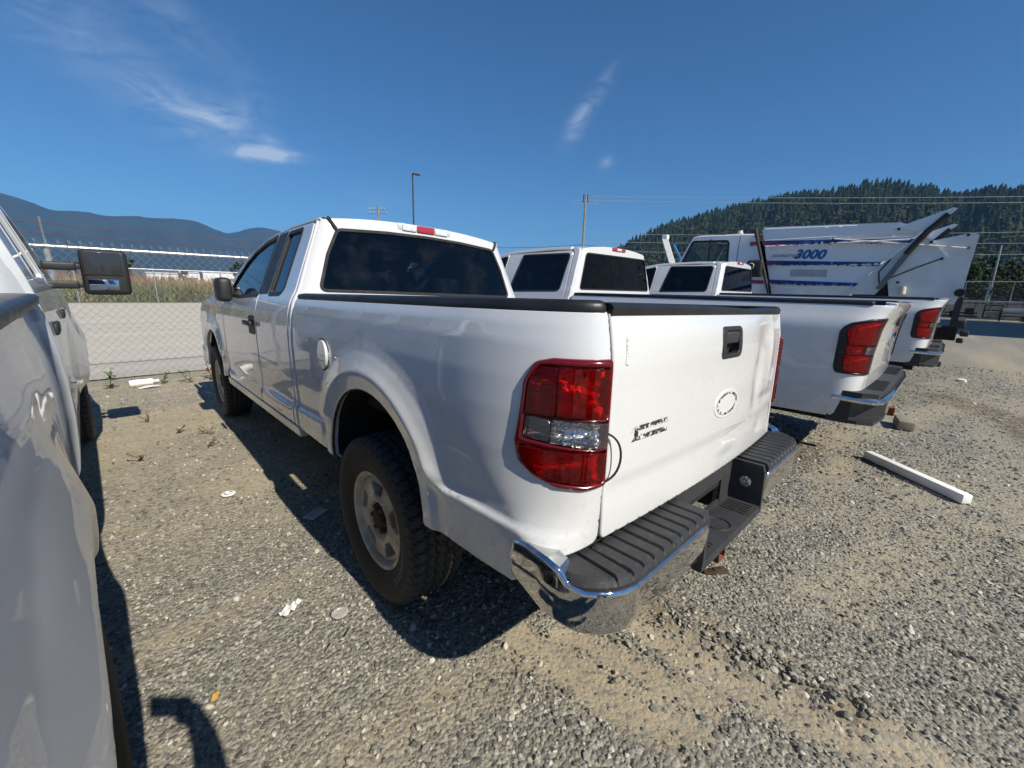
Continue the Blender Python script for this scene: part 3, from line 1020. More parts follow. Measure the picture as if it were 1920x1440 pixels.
def leafy(name, seed, col, n=26, s0=.08, s1=.15):
    r = random.Random(seed); v = []; f = []
    for k in range(n):
        u, a, h = r.uniform(0, 1) ** .5, r.uniform(0, 6.28), r.uniform(.25, .95)
        R = .36 * math.sqrt(max(.05, 1 - ((h - .6) / .48) ** 2)) * u
        c = (R * math.cos(a), R * math.sin(a), h)
        s = r.uniform(s0, s1); b = len(v)
        for d in ((1, 0, 0), (-1, 0, 0), (0, 1, 0), (0, -1, 0), (0, 0, 1), (0, 0, -1)):
            v.append(tuple(c[i] + d[i] * s * r.uniform(.6, 1.3) + r.uniform(-.02, .02) for i in range(3)))
        f += [tuple(b + i for i in q) for q in ((0, 2, 4), (2, 1, 4), (1, 3, 4), (3, 0, 4), (2, 0, 5), (1, 2, 5), (3, 1, 5), (0, 3, 5))]
    me = bpy.data.meshes.new(name); me.from_pydata(v, [], f)
    me.materials.append(MAT[col]); return me


for nm, c in (('needle_dark', (.022, .038, .020)), ('needle_mid', (.034, .052, .024)), ('leaf_olive', (.050, .060, .024)), ('leaf_brown', (.070, .056, .030))):
    t = NT(nm)
    rnd = t.node('ShaderNodeObjectInfo').outputs['Random']
    t.pbr(Base_Color=t.mix(rnd, tuple(x * .65 for x in c), tuple(x * 1.35 for x in c)), Roughness=.95, Specular_IOR_Level=.05)
    MAT[nm] = t.m


def forest():
    nr, na = HV.shape[:2]; pts = []; size = []; pick = []
    n = 21000
    a = RNG.uniform(0, na - 1.001, n); b = RNG.uniform(0, 1, n) ** .75 * (nr * .72)
    i, j = b.astype(int), a.astype(int); fi, fj = (b - i)[:, None], (a - j)[:, None]
    P = (HV[i, j] * (1 - fj) + HV[i, j + 1] * fj) * (1 - fi) + (HV[i + 1, j] * (1 - fj) + HV[i + 1, j + 1] * fj) * fi
    u = b / (nr * .62)
    kk = fbm(P[:, 0] * .012, P[:, 1] * .012, 40, 3)
    dec = RNG.uniform(0, 1, n) < np.clip(.85 - .9 * u + 2.2 * (kk - .5), .10, .95)
    s = np.where(dec, RNG.uniform(9, 15, n), RNG.uniform(9, 24, n) * (.65 + .7 * kk))
    p = np.where(dec, np.where(RNG.uniform(0, 1, n) < .22, 4, 3), RNG.integers(0, 3, n))
    keep = P[:, 2] > -2
    return P[keep], s[keep], p[keep]


FP, FS, FK = forest()
fm = bpy.data.meshes.new('hillside_forest'); fm.vertices.add(len(FP)); fm.vertices.foreach_set('co', FP.ravel())
a_ = fm.attributes.new('size', 'FLOAT', 'POINT'); a_.data.foreach_set('value', FS.astype(np.float32))
a_ = fm.attributes.new('turn', 'FLOAT_VECTOR', 'POINT'); a_.data.foreach_set('vector', np.column_stack([0 * FS, 0 * FS, RNG.uniform(0, 6.28, len(FS))]).astype(np.float32).ravel())
a_ = fm.attributes.new('pick', 'INT', 'POINT'); a_.data.foreach_set('value', FK.astype(np.int32))
fo = bpy.data.objects.new('hillside_forest', fm); COL.objects.link(fo)
tag(fo, 'dark conifer forest covering the hill on the right', 'forest', kind='stuff')
instancer(fo, [conifer('conifer_a', 1, 'needle_dark'), conifer('conifer_b', 2, 'needle_mid', 8), conifer('conifer_c', 3, 'needle_dark', 6), leafy('leafy_a', 4, 'leaf_olive'), leafy('leafy_b', 5, 'leaf_brown')], 'scatter_trees')

# ------------------------------------------------------------------ vehicle building blocks
def tyre_mesh(R, rim, W, seed=0, nth=288, nblk=48):
    """tyre as one surface of revolution (axis x, outer face at -x) with tread grooves cut into it"""
    hw = W / 2
    # cross section: (x, r, tread weight, lateral position -1..1)
    sec = [(-hw * .62, rim - .008, 0, 0), (-hw * .80, rim + .004, 0, 0), (-hw * .93, rim + (R - rim) * .28, 0, 0), (-hw * 1.0, rim + (R - rim) * .52, 0, 0),
           (-hw * .995, rim + (R - rim) * .60, 0, 0), (-hw * 1.0, rim + (R - rim) * .615, 0, 0), (-hw * .985, rim + (R - rim) * .74, .25, -1.2), (-hw * .955, rim + (R - rim) * .84, .6, -1.15), (-hw * .90, R - .011, 1, -1.0)]
    lat = np.linspace(-.86, .86, 23)
    sec += [(hw * .97 * l, R - .006 * abs(l) ** 3 - (.0), 1, l) for l in lat]
    sec += [(-a, r, w, -l) for a, r, w, l in sec[8::-1]]
    th = np.linspace(0, 2 * math.pi, nth, endpoint=False)
    V = []; GR = []
    for a, r, w, l in sec:
        rr = np.full(nth, r); GR.append(np.zeros(nth) + (.5 if w == 0 else 0))
        if w > 0:
            g = np.zeros(nth)
            ph = th * nblk / (2 * math.pi)
            for c in (-.52, -.17, .17, .52):       # four zig-zag ribs
                zz = .045 * np.where((ph * 1.0) % 1 < .5, 1, -1)
                g = np.maximum(g, (np.abs(l - c - zz) < .040) * 1.0)
            row = 0 if abs(l) > .5 else (1 if abs(l) > .17 else 2)
            sk = (l * (1.1 if row else .5) + row * .33)
            cut = ((ph + sk) % 1) < (.17 if row == 0 else .15)
            g = np.maximum(g, cut * 1.0)
            if w >= 1: g = np.maximum(g, .35 * ((((ph + sk) * 3) % 1) < .25))
            if abs(l) > 1.05: g = (((ph + .1) % 1) < .32) * 1.0
            rr = rr - .0065 * g * w; GR[-1] = np.clip(g * w, 0, 1)
        V.append(np.stack([np.full(nth, a), rr * np.cos(th), rr * np.sin(th)], 1))
    m = len(sec); V = np.array(V).reshape(-1, 3)
    F = [(i * nth + j, (i + 1) * nth + j, (i + 1) * nth + (j + 1) % nth, i * nth + (j + 1) % nth) for i in range(m - 1) for j in range(nth)]
    return V, F, np.array(GR).ravel()


def ring(r, n=40, c=(0, 0)):
    t = np.linspace(0, 2 * math.pi, n, endpoint=False)
    return np.stack([c[0] + r * np.cos(t), c[1] + r * np.sin(t)], 1)


TYRE_CACHE = {}


def wheel(parent, loc, R=.385, rim=.216, W=.255, side=-1, lettering=True, style='five', plain=False, flip=False):
    """wheel > tyre (> sidewall_lettering), rim, hub (> lug_nut); outer face towards side*x"""
    w = empty('wheel', loc, parent=parent)
    key = (R, rim, W)
    if key not in TYRE_CACHE:
        V, F, GR = tyre_mesh(R, rim, W)
        o = mesh('tyre', V, F, 'tyre_rubber', smooth=True, angle=28)
        q_ = o.data.attributes.new('groove', 'FLOAT', 'POINT'); q_.data.foreach_set('value', GR.astype(np.float32))
        TYRE_CACHE[key] = o.data
        bm = bmesh.new(); bm.from_mesh(o.data); bmesh.ops.recalc_face_normals(bm, faces=bm.faces); bm.to_mesh(o.data); bm.free()
        o.data.set_sharp_from_angle(angle=math.radians(28))
    else:
        o = bpy.data.objects.new('tyre', TYRE_CACHE[key]); COL.objects.link(o)
    o.parent = w
    hw = W / 2
    # rim barrel + lip
    b = MB()
    b.lathe([(-hw * .66, rim + .010), (-hw * .80, rim + .014), (-hw * .83, rim + .008), (-hw * .80, rim - .004), (-hw * .70, rim - .012), (-hw * .3, rim - .03), (hw * .7, rim - .025), (hw * .75, rim + .005)], 64, 0)
    rimo = b.build('rim', 'wheel_steel', w, smooth=True, angle=40)
    if not plain:
        holes = []
        for k in range(5):
            a = k * 2 * math.pi / 5 + .30
            pts = [(.122, -.25), (.122, .25), (.187, .36), (.187, -.36)]
            holes.append(roundpoly([(r * math.cos(a + d), r * math.sin(a + d)) for r, d in pts], .02, 4))
        holes.append(ring(.070, 24))
        def FW(uv):
            r = np.hypot(uv[:, 0], uv[:, 1])
            d = np.interp(r, [0, .07, .085, .10, .125, .165, .19, .205, .22], [.034, .034, .012, .006, .014, .012, .018, .030, .034])
            return np.stack([-hw * .70 + d - .012, uv[:, 0], uv[:, 1]], 1)
        sc = (rim - .008) / .2085
        panel('spoke_disc', ring(.2085 * sc, 60), FW, 'wheel_steel', w, holes=holes, sp=.016, roll=.006, skirt=.035, out=(-1, 0, 0))
        hb = MB()
        hb.lathe([(-hw * .30, .075), (-hw * .52, .072), (-hw * .55, .050), (-hw * .62, .047), (-hw * .75, .040), (-hw * .76, .001)], 28, 0)
        hub = hb.build('hub', 'dark_rust', w, smooth=True)
        lug = None
        for k in range(6):
            a = k * math.pi / 3
            if lug is None:
                l_ = MB(); l_.lathe([(-.026, .001), (-.026, .007), (-.022, .0105), (.012, .0115)], 6, 0)
                lug = l_.build('lug_nut', 'rust', hub)
            else:
                lug2 = lug.copy(); COL.objects.link(lug2); lug2.parent = hub; lug = lug2
            lug.location = (-hw * .56, .058 * math.cos(a), .058 * math.sin(a))
        br = MB(); br.lathe([(-.02, .001), (-.02, .165), (.005, .165), (.005, .001)], 40, 0)
        br.build('brake_disc', 'dark_rust', w, smooth=True)
    else:
        d = MB(); d.lathe([(-hw * .5, rim - .01), (-hw * .4, .12), (-hw * .55, .08), (-hw * .6, .001)], 40, 0)
        d.build('wheel_disc', 'wheel_steel', w, smooth=True)
    if lettering:
        rr = rim + (R - rim) * .40
        def FT(uv):
            a = math.radians(8) - uv[:, 0] / rr
            r = rr + uv[:, 1] - .014
            x = -hw * np.interp(r, [rim + .004, rim + (R - rim) * .28, rim + (R - rim) * .52], [.80, .93, 1.0]) - .0012
            return np.stack([x, r * np.cos(a) * -1, r * np.sin(a)], 1)
        text_mesh('sidewall_lettering', 'CHAPARRAL', .044, MAT['letter_grey'], o, FT, spacing=1.12)
    if side > 0: w.rotation_euler = (0, 0, math.pi)
    return w


simple('letter_grey', (.22, .21, .19), .8)


def sidefun(prof, xs, yc, Lc, yr, sgn=-1, bump=None, zshift=None, nexp=2.3):
    """body side: straight along y, wrapping round the rear corner to the tailgate seam"""
    def F(uv):
        s, z = uv[:, 0], uv[:, 1]
        zz = z if zshift is None else zshift(s, z)
        w = prof(zz)
        if bump is not None: w = w + bump(s, z)
        c = yc(z) if callable(yc) else np.full_like(s, yc)
        end = (yc(np.array([1.2]))[0] if callable(yc) else yc) - Lc      # s of the tailgate seam
        t = np.clip((c - s) / (c - end), 0, 1.0)
        ph = t * math.pi / 2
        cs, sn = np.maximum(np.cos(ph), 0) ** (2 / nexp), np.maximum(np.sin(ph), 0) ** (2 / nexp)
        y = np.where(s >= c, s, c - (c - yr(z)) * sn)
        x = np.where(s >= c, w, xs + (w - xs) * cs)
        return np.stack([sgn * x, y, z], 1)
    return F


def flatfun(prof, sgn=-1, bump=None, zshift=None, off=0.0):
    def F(uv):
        zz = uv[:, 1] if zshift is None else zshift(uv[:, 0], uv[:, 1])
        w = prof(zz)
        if bump is not None: w = w + bump(uv[:, 0], uv[:, 1])
        return np.stack([sgn * (w + off), uv[:, 0], uv[:, 1]], 1)
    return F


def offset_fun(F, d, out):
    def G(uv):
        e = 1e-4
        N = np.cross((F(uv + [e, 0]) - F(uv - [e, 0])), (F(uv + [0, e]) - F(uv - [0, e])))
        N /= np.linalg.norm(N, axis=1)[:, None] + 1e-15
        if (N @ np.array(out)).mean() < 0: N = -N
        return F(uv) + N * d
    return G


def grow(poly, d):
    """polygon moved outward by d along its vertex normals"""
    P = np.asarray(poly, float)
    a, c = np.roll(P, 1, 0), np.roll(P, -1, 0)
    tg = c - a; tg /= np.linalg.norm(tg, axis=1)[:, None]
    area = .5 * np.sum(P[:, 0] * c[:, 1] - c[:, 0] * P[:, 1])
    nn = np.stack([tg[:, 1], -tg[:, 0]], 1) * (1 if area > 0 else -1)
    return P + nn * d


def seats(parent, rows, halfw=.62, mat='seat_cloth', zb=.75, base='front_seat'):
    """rows: (y, z of seat top, z of backrest top); seats > headrest"""
    for y, zs, zt in rows:
        for x in (-.36, .36):
            m = MB(); m.rbox((x, y + .24, zs - .08), (.50, .50, .17), .05, seg=3)
            m.rbox((x, y - .03, (zs + zt) / 2 - .02), (.48, .15, zt - zs + .12), .06, seg=3)
            s_ = m.build('seat', mat, parent, smooth=True, angle=60)
            h = MB(); h.rbox((x, y - .07, zt + .145), (.27, .10, .19), .045, seg=3)
            h.tube([(x - .06, y - .06, zt), (x - .06, y - .06, zt + .1)], .008, 6); h.tube([(x + .06, y - .06, zt), (x + .06, y - .06, zt + .1)], .008, 6)
            h.build('headrest', mat, s_, smooth=True, angle=60)


def tail_lamp(parent, F, outline, name, bands, out, border=.016, depth=.03, housing='dark_red_lens', roll=.014):
    """tail_lamp: housing rim > reflectors behind coloured lenses; bands = list of (polygon, lens, reflector)"""
    h = panel(name, outline, offset_fun(F, .013, out), 'lamp_rim', parent, holes=[b[0] for b in bands], sp=.03, roll=roll, skirt=.05, out=out, bsp=.012)
    for bd_ in bands:
        poly, ln, rf, nm = bd_[:4]; bowl = bd_[4] if len(bd_) > 4 else 0
        FR = offset_fun(F, -.014, out)
        if bowl:
            Q = np.asarray(poly); c_ = (Q.min(0) + Q.max(0)) / 2; h_ = (Q.max(0) - Q.min(0)) / 2
            def FR(uv, c_=c_, h_=h_, bowl=bowl):
                r2 = (((uv - c_) / h_) ** 2).sum(1)
                A, B = offset_fun(F, -.012, out)(uv), offset_fun(F, -.012 - bowl, out)(uv)
                k = np.clip(1 - r2 * .75, 0, 1)
                an = np.arctan2((uv - c_)[:, 1] / h_[1], (uv - c_)[:, 0] / h_[0])
                k = np.clip(k + .10 * np.sign(np.sin(an * 13)) * np.clip(r2 * 2, 0, 1) * (r2 < 1.2) + .10 * np.sign(np.sin(np.sqrt(r2) * 19)), -.1, 1.15)[:, None]
                return A * (1 - k) + B * k
        panel(nm + '_reflector', poly, FR, rf, h, sp=.007 if bowl > .02 else .02, roll=0, skirt=.0, out=out)
        panel(nm + '_lens', poly, offset_fun(F, .0135, out), ln, h, sp=.02, roll=.002, skirt=.003, out=out, bsp=.012)
    return h


def _lamp_rim():
    t = NT('lamp_rim')
    t.pbr(Base_Color=(.13, .003, .005), Roughness=.2, Coat_Weight=.5, Coat_Roughness=.03)
    MAT['lamp_rim'] = t.m
    t = NT('ribbed_reflector')     # horizontal ribs moulded into the lamp
    z = t.sep(2)
    w = t.math('SINE', t.math('MULTIPLY', z, 460.0))
    t.pbr(Base_Color=(.75, .28, .26), Metallic=.5, Roughness=.28, Normal=t.bump(w, 1.0, .006))
    MAT['ribbed_reflector'] = t.m
    t = NT('ribbed_silver')
    w = t.math('SINE', t.math('MULTIPLY', t.sep(2), 520.0))
    t.pbr(Base_Color=(.62, .62, .62), Metallic=.7, Roughness=.35, Normal=t.bump(w, .9, .006))
    MAT['ribbed_silver'] = t.m
    t = NT('residue')              # black adhesive left where a badge was
    n = t.noise(70, 5, .7)
    t.pbr(Base_Color=t.mix(t.ramp(n, .42, .50), (.74, .73, .70), (.03, .03, .03)), Roughness=.6)
    MAT['residue'] = t.m
    t = NT('old_paint')
    t.pbr(Base_Color=(.74, .74, .735), Roughness=.2, Coat_Weight=.6)
    MAT['old_paint'] = t.m


_lamp_rim()

t_ = NT('milky_lens'); t_.pbr(Base_Color=t_.mix(t_.ramp(t_.noise(60, 2), .3, .7), (.60, .62, .64), (.80, .82, .84)), Roughness=.12, Coat_Weight=1.0); MAT['milky_lens'] = t_.m

t_ = NT('scuff'); t_.pbr(Base_Color=t_.mix(t_.ramp(t_.noise(120, 4, .7), .56, .62), (.70, .70, .69), (.10, .10, .10)), Roughness=.5); MAT['scuff'] = t_.m

# ------------------------------------------------------------------ the white extended-cab pickup in the middle
T = empty('white_pickup', (0, 0, 0))
tag(T, 'white extended cab pickup with dented tailgate and chrome rear bumper, nearest in the middle', 'pickup truck')
WP = 'white_paint'
prof1 = table([(.45, .915), (.56, .936), (.70, .948), (.762, .951), (.772, .951), (.784, .936), (.82, .933), (.88, .937), (.98, .945), (1.10, .948), (1.20, .946), (1.29, .938), (1.345, .926), (1.385, .908),
               (1.42, .888), (1.60, .820), (1.75, .762), (1.82, .735), (1.86, .715)], .005)
prof1s = table([(.45, .915), (.56, .936), (.70, .944), (.82, .940), (.88, .939), (.98, .945), (1.10, .948), (1.20, .946), (1.29, .938), (1.345, .926), (1.385, .908), (1.42, .888), (1.60, .820), (1.75, .762), (1.82, .735), (1.86, .715)], .012)
zsh1 = lambda s, z: z + (.028 * np.clip(s, 0, 6) - .004) * smoothstep((1.02 - z) / .16)
yr1 = table([(.5, -.018), (.75, -.022), (.92, -.024), (1.25, -.022), (1.38, .0), (1.45, .015)], .02)
AY, AZ, AA, AB = 1.045, .615, .435, .392         # rear arch
FY, FZ = 4.722, .615


FLP = table([(.90, .016), (1.0, .018), (1.17, .034), (1.21, .0335), (1.30, .018), (1.42, .004), (1.52, 0), (1.9, 0)], .012)


def flare1(s, z):
    out = 0
    for cy in (AY, FY):
        rho = np.sqrt(((s - cy) / AA) ** 2 + ((z - AZ) / AB) ** 2)
        b = FLP(rho)
        up = smoothstep((z - .71) / .11)
        b = b * up + (1 - up) * .012 * smoothstep((1.22 - rho) / .10)
        out = out + b
        kk_ = smoothstep((1.36 - rho) / .14)
        out = out + kk_ * (prof1s(zsh1(s, z)) - prof1(zsh1(s, z)))
    return out


YC1 = table([(.5, .03), (.72, .05), (.84, .24), (.95, .37), (1.1, .42), (1.3, .42), (1.45, .42)], .03)
F1 = {sg: sidefun(prof1, .765, YC1, .54, yr1, sg, flare1, zsh1, 2.1) for sg in (-1,)}[-1]
F1c = flatfun(prof1, -1, flare1, zsh1)


def arch_pts(cy, rear_low, front_low):
    """arch edge from the rear foot over the top to the front foot"""
    t = np.linspace(math.radians(186), math.radians(-4), 26)
    P = [(cy + AA * math.cos(a), AZ + AB * math.sin(a)) for a in t]
    return [rear_low] + P + [front_low]


ROOF_E = [(2.12, 1.862), (2.60, 1.860), (3.08, 1.832), (3.36, 1.785), (3.60, 1.722), (3.85, 1.60), (4.22, 1.385)]
bs = [(-.118, .738), (.03, .720), (.095, .690), (.118, .620), (.15, .598), (.30, .588)] + arch_pts(AY, (.500, .585), (1.425, .585)) + [(1.55, .590), (2.006, .600), (2.010, 1.20), (2.006, 1.372), (-.118, 1.376)]
lo = roundpoly([(-.113, .908), (-.02, .900), (.07, .905), (.15, .932), (.20, .965), (.217, 1.02), (.203, 1.19), (.178, 1.243), (.12, 1.256), (-.113, 1.256)], [.012, .05, .06, .05, .04, .05, .05, .04, .04, .012])
bed = panel('bed_side', bs, F1, WP, T, holes=[grow(lo, -.010)], sp=.024, roll=.006, skirt=.03, out=(-1, -.2, 0), bsp=.018, guides=[[(AY + AA * r * math.cos(a), AZ + AB * r * math.sin(a)) for a in np.linspace(-.2, 3.35, 150)] for r in (1.05, 1.10, 1.14, 1.165, 1.185, 1.205, 1.23, 1.26, 1.30, 1.34, 1.38, 1.43, 1.48, 1.53)] + [[(y, zc - .028 * y + .004 + dz) for y in np.linspace(-.05, 2.0, 90)] for zc in (.778,) for dz in (-.018, -.010, -.004, .002, .008, .016)])
bedR = both(bed, T)
# rusty arch lip
lip = MB()
ap = np.array(arch_pts(AY, (.500, .585), (1.425, .585)))
L3 = F1(ap) + [.012, 0, 0]
lip.tube(L3, .007, 6)
lipo = lip.build('arch_lip', 'dark_rust', T, smooth=True); both(lipo, T)

# fuel door, slightly ajar
fy_, fz_ = 1.535, 1.105
def Ffd(uv):
    q = F1c(uv + [fy_, fz_]); q[:, 0] -= .004 + .012 * np.clip((.075 - uv[:, 0]) / .15, 0, 1) ** 1.0; return q
fd = panel('fuel_door', ring(.074, 36), Ffd, WP, T, sp=.02, roll=.004, skirt=.010, out=(-1, 0, 0))
def Ffd2(uv):
    q = F1c(uv + [fy_, fz_]); q[:, 0] -= .002; return q
panel('fuel_recess', ring(.081, 36), Ffd2, 'dark_inside', fd, sp=.03, roll=0, skirt=0, out=(-1, 0, 0))
tb = roundpoly([(-.085, -.022), (-.105, 0), (-.085, .022), (-.06, .02), (-.06, -.02)], .01)
panel('fuel_door_tab', tb, Ffd2, WP, fd, sp=.02, roll=.002, skirt=.004, out=(-1, 0, 0))

# ---- cab side
cabc = [(2.036, .600), (2.098, .600), (2.098, 1.22), (2.094, 1.41), (2.142, 1.76), (2.158, 1.830), (2.20, 1.846), (2.20, 1.864), (2.134, 1.864), (2.120, 1.80), (2.052, 1.42), (2.036, 1.2)]
cc = panel('cab_corner', cabc, F1c, WP, T, sp=.04, roll=.014, skirt=.03, out=(-1, 0, 0)); both(cc, T)
door_top = [(2.15, 1.838), (2.60, 1.838), (2.855, 1.829)]
rg = roundpoly([(2.330, 1.405), (2.612, 1.400), (2.618, 1.800), (2.345, 1.803)], [.05, .02, .02, .03])
rd = [(2.105, .606), (2.856, .606), (2.856, 1.825), (2.60, 1.838), (2.21, 1.838), (2.170, 1.826), (2.150, 1.76), (2.102, 1.41), (2.105, 1.22)]
rdo = panel('rear_door', rd, F1c, WP, T, holes=[rg], sp=.045, roll=.008, skirt=.03, out=(-1, 0, 0), bsp=.025)
tr_ = panel('window_trim', grow(rg, .020), offset_fun(F1c, .003, (-1, 0, 0)), 'black_plastic', rdo, holes=[grow(rg, -.006)], sp=.03, roll=.003, skirt=.012, out=(-1, 0, 0), bsp=.02)
panel('window', rg, offset_fun(F1c, -.010, (-1, 0, 0)), 'dark_glass', rdo, sp=.06, roll=0, skirt=0, out=(-1, 0, 0))
pil = [(2.650, 1.395), (2.856, 1.390), (2.856, 1.815), (2.650, 1.822)]
panel('pillar_cover', roundpoly(pil, .01), offset_fun(F1c, .004, (-1, 0, 0)), 'black_plastic', rdo, sp=.05, roll=.003, skirt=.01, out=(-1, 0, 0))
both(rdo, T)
fg = roundpoly([(2.892, 1.392), (3.45, 1.372), (3.93, 1.392), (3.80, 1.520), (3.62, 1.640), (3.44, 1.715), (3.17, 1.775), (2.895, 1.800)], [.02, .0, .03, .0, 0, 0, 0, .02])
fdp = [(2.868, .606), (3.98, .606), (4.06, .70), (4.075, 1.20), (4.075, 1.405), (3.98, 1.43), (3.84, 1.568), (3.58, 1.706), (3.35, 1.770), (3.08, 1.815), (2.868, 1.826)]
fdo = panel('front_door', fdp, F1c, WP, T, holes=[fg], sp=.045, roll=.008, skirt=.03, out=(-1, 0, 0), bsp=.025)
panel('window_trim', grow(fg, .020), offset_fun(F1c, .003, (-1, 0, 0)), 'black_plastic', fdo, holes=[grow(fg, -.006)], sp=.03, roll=.003, skirt=.012, out=(-1, 0, 0), bsp=.02)
panel('window', fg, offset_fun(F1c, -.010, (-1, 0, 0)), 'side_glass', fdo, sp=.06, roll=0, skirt=0, out=(-1, 0, 0))
# handle: dark cup with a pull bar
hy, hz = 2.975, 1.165
hp = roundpoly([(hy - .085, hz - .070), (hy + .10, hz - .070), (hy + .10, hz + .070), (hy - .085, hz + .070)], .035)
ho = panel('door_handle', hp, offset_fun(F1c, .004, (-1, 0, 0)), 'black_plastic', fdo, sp=.03, roll=.006, skirt=.012, out=(-1, 0, 0), bsp=.012)
m = MB(); m.rbox((float(F1c(np.array([[hy, hz]]))[0, 0]) - .026, hy + .03, hz + .012), (.024, .220, .036), .009, seg=2)
m.build('pull_bar', 'black_plastic', ho, smooth=True, angle=50)
both(fdo, T)
rail_s = [(2.12, 1.845), (2.60, 1.846), (3.08, 1.822), (3.36, 1.777), (3.59, 1.714), (3.85, 1.578), (4.0, 1.44)]
rl = rail_s + [(4.075, 1.44)] + ROOF_E[::-1][1:] + [(2.12, 1.872)]
rlo = panel('roof_rail', rl, F1c, WP, T, sp=.05, roll=.004, skirt=.02, out=(-1, 0, .5), bsp=.03); both(rlo, T)
fe = [(4.082, .72)] + [] + [(4.082, 1.385), (5.35, 1.26), (5.52, 1.10), (5.52, .60), (5.20, .585)] + arch_pts(FY, (5.17, .585), (4.27, .585))[1:-1][::-1] + [(4.29, .60), (4.20, .606), (4.13, .606)]
feo = panel('front_fender', [(4.082, .72), (4.082, 1.398), (4.6, 1.375), (5.30, 1.27), (5.50, 1.10), (5.50, .60), (5.17, .590)] + [(FY + AA * math.cos(a), AZ + AB * math.sin(a)) for a in np.linspace(math.radians(-4), math.radians(184), 26)] + [(4.265, .585), (4.15, .60)], F1c, WP, T, sp=.05, roll=.006, skirt=.03, out=(-1, 0, 0), bsp=.025)
def Fbd(uv):
    q = F1c(uv); q[:, 0] -= .004; return q
panel('fender_badge', roundpoly([(4.14, 1.235), (4.30, 1.23), (4.30, 1.262), (4.14, 1.268)], .008), Fbd, 'chrome', feo, sp=.03, roll=.002, skirt=.006, out=(-1, 0, 0))
both(feo, T)
rk = panel('rocker_panel', [(2.034, .535), (4.12, .535), (4.13, .598), (2.034, .592)], F1c, WP, T, sp=.05, roll=.005, skirt=.05, out=(-1, 0, 0)); both(rk, T)

# ---- cab back wall with big rear window
def wcab(z): return prof1(z) - .004
def Fb(uv):
    x, z = uv[:, 0], uv[:, 1]
    w = wcab(z)
    y = 2.022 + .17 * (z - 1.38) - .018 * (1 - (x / .9) ** 2) + .034 * np.clip((np.abs(x) - (w - .085)) / .085, 0, 1.1) ** 2.2
    return np.stack([x, y, z], 1)
lz = np.linspace(1.15, 1.85, 15)
edge = [(-(prof1(z) - .006), z) for z in lz]
topc = [(x, 1.898 - .042 * (abs(x) / .68) ** 2.4) for x in np.linspace(-.655, .655, 15)]
bo = edge + topc + [(-a, b) for a, b in edge[::-1]]
rw = roundpoly([(-.768, 1.425), (.768, 1.425), (.700, 1.64), (.625, 1.792), (.3, 1.812), (0, 1.818), (-.3, 1.812), (-.625, 1.792), (-.700, 1.64)], [.03, .03, 0, .05, 0, 0, 0, .05, 0])
bw_ = panel('cab_back', bo, Fb, WP, T, holes=[rw], sp=.05, roll=.010, skirt=.03, out=(0, -1, 0), bsp=.025)
panel('window_seal', grow(rw, .012), offset_fun(Fb, .003, (0, -1, 0)), 'black_rubber', bw_, holes=[grow(rw, -.008)], sp=.03, roll=.003, skirt=.01, out=(0, -1, 0), bsp=.02)
panel('rear_window', rw, offset_fun(Fb, -.006, (0, -1, 0)), 'dark_glass', bw_, sp=.08, roll=0, skirt=0, out=(0, -1, 0))
m = MB()
m.add(Fb(np.array([(-.90, 1.15), (.90, 1.15), (.90, .7), (-.90, .7)])) + [0, .01, 0], [(0, 1, 2, 3)])
m.build('lower_back', 'dark_inside', T, fix=False)  # white cab wall coloured dark to stand in for shade in the bed gap

# ---- roof
def roof_edge(y): return np.interp(y, [p[0] for p in ROOF_E], [p[1] for p in ROOF_E])
def Fr(uv):
    x, y = uv[:, 0], uv[:, 1]
    e = roof_edge(np.maximum(y, 2.12)) - .004
    cz = .042 - .012 * np.clip((y - 2.3) / 1.2, 0, 1)
    z = e + .006 + cz * (1 - (np.abs(x) / .70) ** 2.4) - .030 * np.clip((2.24 - y) / .14, 0, 1) ** 2
    return np.stack([x, y, z], 1)
ro_o = [(-.705, 2.125), (-.66, 2.112), (0, 2.092), (.66, 2.112), (.705, 2.125), (.715, 3.1), (.72, 3.33), (.4, 3.42), (0, 3.45), (-.4, 3.42), (-.72, 3.33), (-.715, 3.1)]
panel('roof', ro_o, Fr, WP, T, sp=.06, roll=.012, skirt=.03, out=(0, 0, 1), bsp=.03)
for sg in (-1, 1):
    m = MB()
    ys = np.linspace(3.2, 2.13, 16)
    P = Fr(np.stack([np.full(16, sg * .668), ys], 1)) + [0, 0, -.001]
    tailp = Fb(np.array([(sg * .672, 1.858), (sg * .664, 1.842), (sg * .650, 1.816), (sg * .634, 1.794)])) + [0, -.006, 0]
    m.tube(np.vstack([P, tailp]), .0105, 6)
    m.build('roof_moulding', 'black_rubber', T, smooth=True)
# windscreen
def Fws(uv):
    x, t = uv[:, 0], uv[:, 1]
    y = 3.42 + t * .80 - .05 * (x / .8) ** 2; z = 1.83 - t * .455 + 0 * x
    return np.stack([x * (1 + .10 * t), y, z], 1)
panel('windscreen', roundpoly([(-.68, .03), (.68, .03), (.76, .98), (-.76, .98)], .05), Fws, 'clear_glass', T, sp=.1, roll=0, skirt=0, out=(0, 1, 1))
m = MB()
for sg in (-1, 1):
    m.add([(sg * .70, 3.35, 1.80), (sg * .76, 3.37, 1.775), (sg * .905, 4.10, 1.40), (sg * .83, 4.14, 1.40)], [(0, 1, 2, 3)])
m2 = MB(); m2.prism([(-.70, 3.40), (.70, 3.40), (.70, 3.46), (-.70, 3.46)], 1.835, 1.86)
